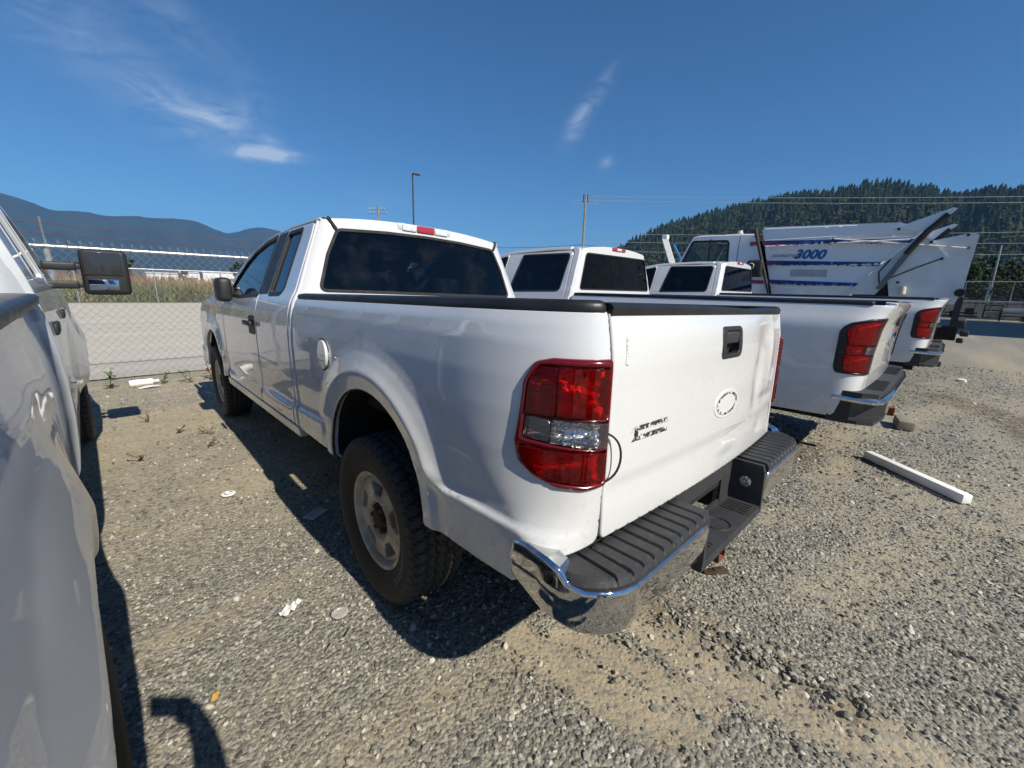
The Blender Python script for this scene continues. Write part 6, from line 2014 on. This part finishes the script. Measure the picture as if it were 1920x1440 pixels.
# street light
lp = empty('street_light', polar(30.7, 44)); tag(lp, 'tall dark street light pole with small flat lamp head above the cab roof', 'street light')
H = up_at(13.35, 44)
m = MB(); m.tube([(0, 0, 0), (0, 0, H - .25)], [.10, .075], 8); m.tube([(0, 0, H - .25), (0, 0, H + .02)], .05, 8); m.build('pole', 'dark_pole', lp, smooth=True)
m = MB(); m.rbox((.28, -.22, H + .02), (.72, .36, .12), .04); m.build('lamp_head', 'dark_pole', lp, smooth=True)


def utility_pole(az, d, H, label, arm, style):
    o = empty('utility_pole', polar(az, d)); tag(o, label, 'utility pole', 'utility poles beyond the yard')
    m = MB(); m.tube([(0, 0, -.2), (0, 0, H)], [.17, .12], 10); m.build('pole', 'wood_pole', o, smooth=True)
    a = math.radians(-az + arm)
    r = np.array([math.cos(a), math.sin(a), 0])
    if style == 0:
        m = MB(); m.tube([tuple(-1.5 * r + [0, 0, H - .7]), tuple(1.5 * r + [0, 0, H - .5])], .05, 4); m.tube([tuple(-1.5 * r + [0, 0, H - 1.3]), tuple(1.4 * r + [0, 0, H - 1.1])], .05, 4); m.build('crossarm', 'wood_pole', o)
        for s, z in ((-1.35, H - .55), (-.9, H - .5), (-.5, H - .4), (.4, H - .35), (.9, H - .35), (-1.3, H - 1.1), (-.8, H - 1.05), (1.2, H - .9)):
            m = MB(); m.tube([tuple(s * r + [0, 0, z - .15]), tuple(s * r + [0, 0, z + .12])], .075, 6); m.build('insulator', 'porcelain', o)
    else:
        for z0, z1, w in ((H - .9, H - .5, 1.9), (H - 1.1, H - 1.0, 1.6)):
            m = MB(); m.tube([tuple(-w * r + [0, 0, z0]), (0, 0, z1), tuple(w * r + [0, 0, z0 + .1])], .022, 4); m.build('stand_off', 'line_grey', o)
        for s in (-.28, .28):
            m = MB(); m.tube([tuple(s * r + [0, 0, H - .9]), tuple(s * r + [0, 0, H + .1])], .09, 6); m.build('insulator', 'line_dark', o)
    return o


utility_pole(26.45, 75, up_at(9.6, 75), 'wooden utility pole with crossarms and pale insulators showing over the cab roof', 0, 0)
PH = up_at(11.7, 60)
utility_pole(52.62, 60, PH, 'tall slim utility pole standing clear against the sky right of the cab', 12, 1)
utility_pole(108, 95, 13.2, 'utility pole out to the right carrying the power lines', 0, 0)
PA, PB, PC = polar(52.62, 60), polar(108, 95), polar(26.45, 75)


def line(a, b, sag, r, label, mat):
    m = MB(); P = []
    for k in range(41):
        t_ = k / 40; p = np.array(a) * (1 - t_) + np.array(b) * t_; p[2] -= sag * 4 * t_ * (1 - t_); P.append(p)
    m.tube(P, r, 4); tag(m.build('power_line', mat), label, 'power line', 'overhead lines')


for k, (za, zb_, s) in enumerate(((PH - .1, 12.6, .5), (PH - .6, 12.1, .6))):
    line((PA[0], PA[1], za), (PB[0], PB[1], zb_), s, .022, ['upper of the two pale power lines crossing the hill', 'lower of the two pale power lines crossing the hill'][k], 'line_grey')
for k, (za, zb_) in enumerate(((9.2, 9.7), (8.2, 8.4), (7.0, 7.2))):
    line((PA[0] + 2, PA[1] + .5, za), (PB[0], PB[1], zb_), .5, .018, ['highest thin line over the sweeper tail', 'middle thin line behind the sweeper tail', 'lowest thin line behind the sweeper tail'][k], 'line_grey')
line((PA[0], PA[1], up_at(5.86, 60)), (PC[0], PC[1], 9.2), .9, .03, 'dark cable running left from the slim utility pole', 'line_dark')
line((PA[0], PA[1], up_at(5.86, 60)), polar(80, 130, 10.5), .9, .03, 'dark cable running right from the slim utility pole', 'line_dark')

# white boom of a parked crane, behind the crew cabs
bo_ = empty('crane_boom', (17.2, 8.6, 0)); tag(bo_, 'short white crane boom with blue ram rising behind the crew cab roof', 'crane')
m = MB(); m.box((.1, -.25, 1.3), (.7, .7, 2.6)); m.build('pedestal', 'bare_white', bo_)
d_ = np.array([.35, .62, 1.05]); d_ /= np.linalg.norm(d_)
m = MB(); m.tube([(0, .0, 2.6), tuple(np.array([0, .0, 2.6]) + d_ * 1.55)], .16, 4); m.build('boom', 'bare_white', bo_)
m = MB(); m.tube([(.2, -.55, 2.4), tuple(np.array([.2, -.25, 2.6]) + d_ * 1.25)], .05, 8); m.build('ram', 'sign_blue', bo_, smooth=True)
m = MB(); m.rbox(tuple(np.array([0, 0, 2.72]) + d_ * 1.52), (.22, .26, .2), .03); m.build('boom_head', 'bare_white', bo_)

# retaining wall of concrete blocks with a fence on it, at the far right
wl_ = empty('retaining_wall', (49.4, -14, 0)); tag(wl_, 'pale concrete block retaining wall at the far right edge', 'wall')
b0 = None
for k in range(26):
    if b0 is None:
        m = MB(); m.rbox((.35, .41, .62), (.7, .80, 1.24), .04, seg=1); b0 = m.build('block', 'concrete', wl_); c = b0
    else:
        c = b0.copy(); COL.objects.link(c); c.parent = wl_
    c.location = (RNG.uniform(-.03, .03), k * .82, 0)
m = MB(); m.rbox((.38, 10.6, 1.37), (.86, 21.4, .16), .03); m.build('coping', 'concrete', wl_)
n0 = None
for k in range(52):
    if n0 is None:
        m = MB(); m.box((-.02, .2, 1.27), (.10, .22, .05)); n0 = m.build('corbel', 'concrete', wl_); c = n0
    else:
        c = n0.copy(); COL.objects.link(c); c.parent = wl_
    c.location = (0, k * .41, 0)
em = MB(); em.prism([(49.9, -60), (300, -60), (300, 40), (49.9, 40)], -1, 1.38); tag(em.build('embankment', 'hill_soil'), kind='structure')
wf = empty('wall_fence', (50.0, -14, 1.40)); tag(wf, 'chain link fence standing on the concrete block wall', 'fence')
m = MB(); m.tube([(0, 0, 1.58), (0, 21, 1.58)], .035, 6); m.build('top_rail', 'galvanized', wf)
pz = None
for k in range(17):
    if pz is None:
        m = MB(); m.tube([(0, 0, 0), (0, 0, 1.6)], .035, 6); pz = m.build('post', 'galvanized', wf); c = pz
    else:
        c = pz.copy(); COL.objects.link(c); c.parent = wf
    c.location = (0, k * 1.30 + .12, 0)
m = MB(); m.add([(.02, 0, 0), (.02, 21, 0), (.02, 21, 1.58), (.02, 0, 1.58)], [(0, 1, 2, 3)]); m.build('wire_fabric', 'far_mesh', wf, fix=False)
# steel attachments laid out below the wall
at_ = empty('steel_cage', (46.5, -2.6, 0)); tag(at_, 'black steel cage frame standing below the concrete wall', 'steel frame')
m = MB()
for y in (-.45, .45):
    m.box((0, y, .68), (.08, .08, 1.0))
for z in (.22, .75, 1.14): m.box((0, 0, z), (.08, .98, .07))
m.build('frame', 'black_steel', at_)
m = MB()
for y in np.linspace(-.36, .36, 7): m.box((0, y, .94), (.02, .015, .36))
m.build('grille_bars', 'black_steel', at_)
m = MB(); m.box((.1, 0, .50), (.5, .62, .34)); m.build('crate', 'concrete', at_)
for k, (y, lab) in enumerate(((-3.55, 'steel drum attachment beside the black cage frame'), (-4.75, 'steel drum attachment at the very right edge below the wall'))):
    dr = empty('steel_drum', (46.3, y, .02)); tag(dr, lab, 'steel drum', 'steel drums below the wall')
    m = MB(); m.tube([(0, -.5, .62), (0, .5, .62)], .34, 18); m.build('drum', 'steel', dr, smooth=True)
    m = MB(); m.tube([(0, .5, .60), (0, .60, .60)], .42, 14); m.box((0, .55, .2), (.5, .1, .4)); m.box((0, -.52, .2), (.5, .06, .4)); m.build('end_frame', 'black_steel', dr)
dk = empty('scrap_beam', (46.8, -.9, .0)); tag(dk, 'dark steel beam lying below the wall behind the last pickup', 'steel beam')
m = MB(); m.box((0, 0, .25), (.4, 2.0, .12)); m.box((0, 0, .50), (.4, 1.9, .10)); m.build('beam', 'black_steel', dk)
m = MB(); m.box((0, -.5, .62), (.5, .5, .5)); m.box((0, .4, .40), (.4, .3, .5)); m.build('bracket', 'dark_rust', dk)
mp_ = empty('meter_post', (62, -2.72, 1.38)); tag(mp_, 'slim grey post with white box behind the wall fence', 'post')
m = MB(); m.tube([(0, 0, 0), (0, .08, 5.4)], [.10, .06], 8); m.build('post', 'galvanized', mp_, smooth=True)
m = MB(); m.box((-.2, 0, 1.0), (.25, .38, 1.0)); m.build('box', 'bare_white', mp_)
# scrub on the bank, one tangled mass
nb_ = 130
bp = np.column_stack([RNG.uniform(53, 95, nb_), RNG.uniform(-24, 22, nb_), np.full(nb_, 1.2)])
bm2 = bpy.data.meshes.new('bank_scrub'); bm2.vertices.add(nb_); bm2.vertices.foreach_set('co', bp.ravel())
a_ = bm2.attributes.new('size', 'FLOAT', 'POINT'); a_.data.foreach_set('value', RNG.uniform(2.2, 5.0, nb_).astype(np.float32))
a_ = bm2.attributes.new('turn', 'FLOAT_VECTOR', 'POINT'); a_.data.foreach_set('vector', np.column_stack([np.zeros((nb_, 2)), RNG.uniform(0, 6.28, nb_)]).astype(np.float32).ravel())
a_ = bm2.attributes.new('pick', 'INT', 'POINT'); a_.data.foreach_set('value', RNG.integers(0, 3, nb_).astype(np.int32))
bso = bpy.data.objects.new('bank_scrub', bm2); COL.objects.link(bso); tag(bso, 'tangled dark scrub on the bank behind the wall fence', 'scrub', kind='stuff')
instancer(bso, [leafy('scrub_a', 21, 'leaf_olive', 150, .02, .06), leafy('scrub_b', 22, 'leaf_olive', 150, .02, .06), leafy('scrub_c', 23, 'needle_mid', 150, .02, .06)], 'scatter_scrub')

# warehouse south of the yard (out of the picture; its shade crosses the far gravel)
wh = empty('warehouse', (35.3, -17, 0)); tag(wh, 'long grey metal warehouse on the south side of the yard', 'building')
m = MB(); m.box((0, 0, 3.6), (19.6, 18, 7.2)); m.build('wall', 'cladding', wh)
m = MB(); m.prism([(-9.3, 7.2), (9.3, 7.2), (0, 8.6)], -10.0, 10.0, 0); m.build('roof', 'roof_sheet', wh)
for x in (-6, 0, 6):
    m = MB(); m.box((x, 9.02, 2.1), (3.4, .06, 4.2)); m.build('door', 'sweeper_grey', wh)

# long white sheds and trees at the far end of the field
for x0, x1, h, lab in ((19, 37, 7.4, 'nearest long white shed far across the field'), (38.5, 50, 8.6, 'middle white shed far across the field'), (52, 76, 9.6, 'rightmost long white shed far across the field')):
    o = empty('white_shed', ((x0 + x1) / 2, 400, 0)); tag(o, lab, 'building', 'white sheds across the field')
    m = MB(); m.box((0, 10, h / 2 - .6), (x1 - x0, 20, h - 1.2)); m.build('wall', 'cladding', o)
    m = MB(); m.prism([(-.5, h - 1.2), (20.5, h - 1.2), (10, h)], -(x1 - x0) / 2 - .3, (x1 - x0) / 2 + .3, 0); m.build('roof', 'roof_sheet', o)
    for k in range(3):
        m = MB(); m.box((((k + 1) / 4 - .5) * (x1 - x0), -.06, 2), (2.6, .1, 4)); m.build('door', 'sign_grey', o)
for x, y, h, lab in ((5.0, 250, 10.5, 'dark round tree across the field behind the towing mirror'), (47, 252, 11.0, 'dark tree across the field beside the cab door'), (-11.5, 255, 8.0, 'low dark tree across the field near the silver pickup'), (30, 300, 7.0, 'small distant tree between the far sheds')):
    o = empty('field_tree', (x, y, 0)); tag(o, lab, 'tree', 'trees across the field')
    m = MB(); m.tube([(0, 0, 0), (0, 0, h * .5)], [.35, .2], 7); m.build('trunk', 'wood_pole', o)
    c = bpy.data.objects.new('crown', bpy.data.meshes['leafy_a'].copy()); c.data.materials[0] = MAT['needle_mid']; COL.objects.link(c); c.parent = o; c.scale = (h * .9, h * .9, h)

# ------------------------------------------------------------------ small things lying about
def lying(name, label, cat, mb, mat, loc, rz=0.0, smooth=False, group=None):
    o = mb.build(name, mat, None, smooth=smooth)
    o.location = loc; o.rotation_euler = (0, 0, rz)
    return tag(o, label, cat, group)


gz = lambda x, y: float(ground_z(np.array([x]), np.array([y]))[0])
ax_, ay_, bx_, by_ = 3.165, -.275, 2.60, -.895
L_ = math.hypot(bx_ - ax_, by_ - ay_)
m = MB(); m.rbox((0, 0, .035), (L_, .072, .068), .006, seg=2)
lying('white_post', 'white square post lying on the gravel right of the bumper', 'post', m, 'bare_white', ((ax_ + bx_) / 2, (ay_ + by_) / 2, -.004), math.atan2(by_ - ay_, bx_ - ax_), True)
m = MB(); m.rbox((0, 0, .05), (.34, .14, .10), .01)
lying('wood_block', 'short weathered wood block on the gravel behind the crew cab bumper', 'block', m, 'wood_pole', (4.72, -.42, -.005), .2, True)
m = MB(); m.rbox((0, 0, .006), (.13, .035, .012), .004); m.rbox((.03, .01, .012), (.07, .03, .010), .004)
lying('bark_scrap', 'dark strip of rusty scrap on the gravel under the rear bumper', 'scrap', m, 'dark_rust', (.44, .03, gz(.44, .03) + .004), -.6, True)

simple('white_plastic', (.80, .80, .78), .35, var=.08)
simple('grey_paper', (.42, .42, .40), .8, var=.2, vscale=30)
simple('clear_film', (.42, .40, .36), .3, var=.2, vscale=40)
simple('leaf_yellow', (.62, .36, .08), .7, var=.25, vscale=60)
bt = empty('plastic_bottle', (-1.49, 7.02, gz(-1.49, 7.02) + .045), .15); tag(bt, 'white plastic bottle lying at the foot of the chain link fence', 'bottle')
m = MB(); m.lathe([(-.15, .001), (-.15, .04), (-.135, .048), (-.05, .05), (.0, .042), (.06, .048), (.10, .045), (.125, .02), (.15, .018)], 16, 0); m.build('body', 'white_plastic', bt, smooth=True)
m = MB(); m.lathe([(.148, .001), (.148, .022), (.172, .022), (.172, .001)], 12, 0); m.build('cap', 'bare_white', bt, smooth=True)
m = MB(); m.add([(-.12, -.05, .01), (.02, -.06, .025), (.13, -.02, .012), (.10, .05, .02), (-.02, .06, .03), (-.11, .03, .012)], [(0, 1, 4, 5), (1, 2, 3, 4)])
lying('paper_scrap', 'flat white paper scrap on the dirt in front of the bottle', 'paper', m, 'white_plastic', (-1.44, 6.78, gz(-1.44, 6.78)), .1)
def disc(r, h=.004):
    m = MB(); m.lathe([(0, .001), (h * .6, r * .55), (h * .6, r * .62), (h * 1.6, r * .70), (h * 1.6, r * .92), (h, r), (0, r)], 32, 2); return m
o = lying('cup_lid', 'white plastic cup lid lying on the gravel between the pickups', 'lid', disc(.044), 'white_plastic', (-1.254, 2.637, gz(-1.254, 2.637) + .012), 0, True)
m = MB()
for a in (.4, 2.2, 3.6):
    m.tube([(.024 * math.cos(a + k * .2), .024 * math.sin(a + k * .2), .0062) for k in range(5)], .0022, 4)
m.build('lid_marks', 'sign_grey', o)
lying('clear_lid', 'dusty see-through cup lid pressed into gravel near the rear wheel', 'lid', disc(.036, .003), 'clear_film', (-1.112, 1.052, gz(-1.11, 1.05) + .013), 0, True)
m = MB(); m.rbox((0, 0, .008), (.13, .085, .012), .004)
lying('flattened_cup', 'grey flattened paper cup in the shade ahead of the rear wheel', 'cup', m, 'grey_paper', (-.90, 1.98, gz(-.9, 1.98) + .006), .5, True)
r_ = random.Random(3); m = MB(); V = []; 
for i in range(7):
    for j in range(4): V.append((i * .016 - .05, j * .013 - .02 + r_.uniform(-.004, .004), r_.uniform(.004, .022)))
m.add(V, [(i * 4 + j, (i + 1) * 4 + j, (i + 1) * 4 + j + 1, i * 4 + j + 1) for i in range(6) for j in range(3)])
lying('crumpled_tissue', 'torn white tissue on the gravel left of the rear wheel', 'tissue', m, 'white_plastic', (-1.262, 1.225, gz(-1.262, 1.225) + .006), .45, True)
m = MB(); m.add([(-.018, -.006, .004), (-.004, -.012, .010), (.016, -.005, .006), (.020, .006, .008), (.002, .011, .012), (-.014, .007, .005)], [(0, 1, 4, 5), (1, 2, 3, 4)])
lying('fallen_leaf', 'small yellow leaf on the gravel beside the photographer shadow', 'leaf', m, 'leaf_yellow', (-1.583, .954, gz(-1.583, .954) + .012), .8)
m = MB(); m.tube([(-.07, 0, .010), (-.03, .012, .016), (.02, -.006, .012), (.07, .018, .014)], .003, 5); m.tube([(.0, .0, .013), (.03, .03, .012)], .002, 4)
lying('dry_twig', 'thin dry twig on the gravel in front of the rear wheel', 'twig', m, 'wood_pole', (-1.17, .90, gz(-1.17, .90) + .006), .3)
for k, (x, y, s_, lab) in enumerate(((7.05, -1.02, .05, 'pale round rock on the dark stain at right'), (-.70, .98, .028, 'small pale rock in the shade beside the rear tyre'), (9.3, -.9, .16, 'flat pale stone on the gravel behind the last pickup'))):
    o = bpy.data.objects.new('rock', stone_mesh('rock_%d' % k, 60 + k, .7).copy()); o.data.materials[0] = MAT['bare_white'] if k != 1 else MAT['concrete']
    COL.objects.link(o); o.location = (x, y, gz(x, y) + s_ * .15); o.scale = (s_,) * 3; tag(o, lab, 'rock')

# weeds
for nm, c in (('weed_green', (.075, .13, .028)), ('weed_dry', (.17, .085, .045))):
    t = NT(nm); t.pbr(Base_Color=t.mix(t.ramp(t.noise(25, 3), .3, .7), tuple(x * .6 for x in c), tuple(x * 1.3 for x in c)), Roughness=.8); MAT[nm] = t.m


def weed(x, y, h, n, mat, label, seed, lean=.5, group='weeds by the fence'):
    r = random.Random(seed); o = empty('weed', (x, y, gz(x, y))); tag(o, label, 'weed', group)
    st = MB(); lf = MB()
    for s_ in range(3):
        a = r.uniform(0, 6.28); tip = (h * .45 * lean * math.cos(a), h * .45 * lean * math.sin(a), h * r.uniform(.7, 1))
        st.tube([(0, 0, 0), tuple(q * .5 + r.uniform(-.01, .01) for q in tip), tip], .003, 4)
        for k in range(n):
            u = r.uniform(.15, 1); b = r.uniform(0, 6.28); l = h * r.uniform(.18, .38); w = l * .22
            p = np.array([tip[0] * u, tip[1] * u, tip[2] * u]); d = np.array([math.cos(b), math.sin(b), r.uniform(-.1, .6)]); sd = np.array([-math.sin(b), math.cos(b), 0])
            lf.add([p, p + d * l * .5 + sd * w, p + d * l, p + d * l * .5 - sd * w], [(0, 1, 2, 3)])
    st.build('stem', mat, o); tag(lf.build('leaves', mat, o, fix=False), kind='stuff')


weed(-1.83, 7.02, .30, 9, 'weed_green', 'tall green weed at the fence foot left of the bottle', 1)
weed(-1.30, 6.98, .17, 12, 'weed_green', 'low green weed at the fence foot right of the bottle', 2, 1.4)
weed(-.98, 6.86, .20, 9, 'weed_green', 'green weed at the fence foot near the front wheel', 3, 1.3)
weed(-1.60, 7.0, .14, 5, 'weed_dry', 'small dry weed at the fence foot behind the bottle', 4)
weed(-.72, 6.95, .34, 5, 'weed_dry', 'thin dry weed at the fence foot beside the front wheel', 5)
for k, (px, py, lab) in enumerate(((-1.15, 4.15, 'reddish dry weed flat on the gravel near the front wheel'), (-1.38, 4.35, 'dry weed tuft on the gravel in mid lane'), (-1.22, 3.75, 'small red weed on the gravel by the shadow edge'), (-1.66, 3.75, 'brown weed tuft on the gravel nearer the silver pickup'), (-1.55, 4.95, 'wispy dry weed on the gravel near the mirror shadow'))):
    weed(px, py, .10, 7, 'weed_dry', lab, 30 + k, 1.8, 'dry weeds in the lane')

# ------------------------------------------------------------------ the photographer (behind the lens; seen only by the shadow of arm and phone)
PHN = empty('phone', tuple(CAM_P - cf * .012)); tag(PHN, 'dark phone held out at arm length, seen only as a shadow', 'phone')
m = MB(); m.rbox((.040, 0, 0), (.150, .072, .008), .003); po = m.build('body', 'black_plastic', PHN)
PHN.matrix_world = Matrix(((cr[0], cu[0], -cf[0], CAM_P[0] - cf[0] * .012), (cr[1], cu[1], -cf[1], CAM_P[1] - cf[1] * .012), (cr[2], cu[2], -cf[2], CAM_P[2] - cf[2] * .012), (0, 0, 0, 1)))
t = NT('person_cloth'); z = t.sep(2)
t.pbr(Base_Color=t.mix(t.ramp(z, .85, .87), (.03, .035, .05), (.42, .06, .03)), Roughness=.9); MAT['person_cloth'] = t.m
simple('skin', (.50, .30, .21), .55, var=.08)
simple('hair_dark', (.03, .02, .015), .7)


def photographer():
    px, py = -1.40, -1.40
    grip = CAM_P + cr * .118 - cf * .020          # where the hand closes on the phone
    J = {'pelvis': (px, py, .84, .14), 'belly': (px, py + .01, .98, .135), 'chest': (px, py + .02, 1.15, .145), 'neckb': (px, py + .02, 1.27, .065), 'neck': (px, py + .02, 1.32, .052), 'head1': (px - .01, py + .03, 1.39, .080), 'head2': (px - .01, py + .03, 1.46, .086), 'crown': (px - .01, py + .02, 1.51, .055),
         'sl': (px - .17, py + .03, 1.24, .065), 'sr': (px + .17, py + .03, 1.24, .065)}
    E_ = [('pelvis', 'belly'), ('belly', 'chest'), ('chest', 'neckb'), ('neckb', 'neck'), ('neck', 'head1'), ('head1', 'head2'), ('head2', 'crown'), ('chest', 'sl'), ('chest', 'sr')]
    for s_, k in ((-1, 'l'), (1, 'r')):
        J['hip' + k] = (px + s_ * .10, py, .77, .095); J['knee' + k] = (px + s_ * .12, py + .03, .44, .062); J['ank' + k] = (px + s_ * .13, py - .01, .09, .048); J['toe' + k] = (px + s_ * .15, py + .15, .045, .040)
        E_ += [('pelvis', 'hip' + k), ('hip' + k, 'knee' + k), ('knee' + k, 'ank' + k), ('ank' + k, 'toe' + k)]
    wr = grip + np.array([.012, -.045, -.085])
    el = np.array([px - .19, py + .36, 1.10])
    J['elr'] = (*el, .058); J['wrr'] = (*wr, .040); J['palm'] = (*(grip + np.array([.012, -.028, -.028])), .050)
    E_ += [('sl', 'elr'), ('elr', 'wrr'), ('wrr', 'palm')]
    for k in range(4):       # fingers closing round the phone's end
        b = grip + cu * (.028 - .019 * k) + cr * .012 - cf * .012
        J['f%da' % k] = (*(b - cf * .004), .010); J['f%db' % k] = (*(b - cr * .035 - cf * .010), .009); J['f%dc' % k] = (*(b - cr * .060 - cf * .004), .008)
        E_ += [('palm', 'f%da' % k), ('f%da' % k, 'f%db' % k), ('f%db' % k, 'f%dc' % k)]
    b = grip - cu * .030 - cf * .016
    J['t1'] = (*(b), .011); J['t2'] = (*(b - cr * .030 - cu * .006), .009); E_ += [('palm', 't1'), ('t1', 't2')]
    J['ell'] = (px + .24, py + .04, .99, .043); J['wrl'] = (px + .24, py + .14, .79, .030); J['hal'] = (px + .23, py + .18, .72, .028); E_ += [('sr', 'ell'), ('ell', 'wrl'), ('wrl', 'hal')]
    for k in range(4):
        J['g%da' % k] = (px + .215 + .012 * k, py + .215, .685, .0095); J['g%db' % k] = (px + .215 + .012 * k, py + .205, .650, .0085); E_ += [('hal', 'g%da' % k), ('g%da' % k, 'g%db' % k)]
    names = list(J); ix = {n: i for i, n in enumerate(names)}
    me = bpy.data.meshes.new('person'); me.from_pydata([J[n][:3] for n in names], [(ix[a], ix[b]) for a, b in E_], [])
    o = bpy.data.objects.new('person', me); COL.objects.link(o)
    sk = o.modifiers.new('skin', 'SKIN'); sk.use_smooth_shade = True
    if not me.skin_vertices: me.skin_vertices.new()
    for n in names:
        v = me.skin_vertices[0].data[ix[n]]; v.radius = (J[n][3], J[n][3]); v.use_root = (n == 'pelvis')
    sb = o.modifiers.new('sub', 'SUBSURF'); sb.levels = 2; sb.render_levels = 2
    dg = bpy.context.evaluated_depsgraph_get(); ev = bpy.data.meshes.new_from_object(o.evaluated_get(dg)); bpy.data.objects.remove(o)
    V = np.empty(len(ev.vertices) * 3); ev.vertices.foreach_get('co', V); V = V.reshape(-1, 3)
    base = np.array([px, py, 0])
    V = V - base; ev.vertices.foreach_set('co', V.ravel())
    ev.materials.clear(); ev.materials.append(MAT['person_cloth']); ev.materials.append(MAT['skin'])
    for p_ in ev.polygons:
        c = np.array(p_.center) + base
        p_.material_index = 1 if (c[2] > 1.30 or np.linalg.norm(c - grip) < .16 or (c[2] < .80 and c[0] - px > .19 and c[2] > .60)) else 0
        p_.use_smooth = True
    o = bpy.data.objects.new('person', ev); COL.objects.link(o); o.location = (px, py, 0)
    tag(o, 'person in rust red top holding out a phone, showing only as a shadow', 'person')
    m = MB(); m.rbox((-.01, .01, 1.505), (.19, .20, .11), .05, seg=3); m.build('hair', 'hair_dark', o, smooth=True, angle=80)
    for s_ in (-1, 1):
        m = MB(); m.lathe([(-.008, .001), (-.005, .008), (.005, .008), (.008, .001)], 8, 1, (-.01 + s_ * .032, .108, 1.44)); m.build('eye', 'dark_inside', o, smooth=True)
    m = MB(); m.rbox((-.01, .115, 1.41), (.026, .03, .045), .01); m.build('nose', 'skin', o, smooth=True)
    m = MB(); m.rbox((-.01, .105, 1.372), (.05, .012, .012), .005); m.build('mouth', 'dark_rust', o, smooth=True)


photographer()

# ------------------------------------------------------------------ the hazy valley air
HZ = 7000
m = MB(); m.box((0, 0, 320), (2 * HZ, 2 * HZ, 660))
hz_ = m.build('haze', None)
hm = NT('valley_haze')
pv = hm.node('ShaderNodeVolumePrincipled')
pv.inputs['Color'].default_value = (.26, .54, 1.0, 1)
pv.inputs['Density'].default_value = .00012
pv.inputs['Anisotropy'].default_value = .0
hm.l.new(pv.outputs[0], hm.out.inputs['Volume'])
hz_.data.materials.append(hm.m)
tag(hz_, kind='stuff')
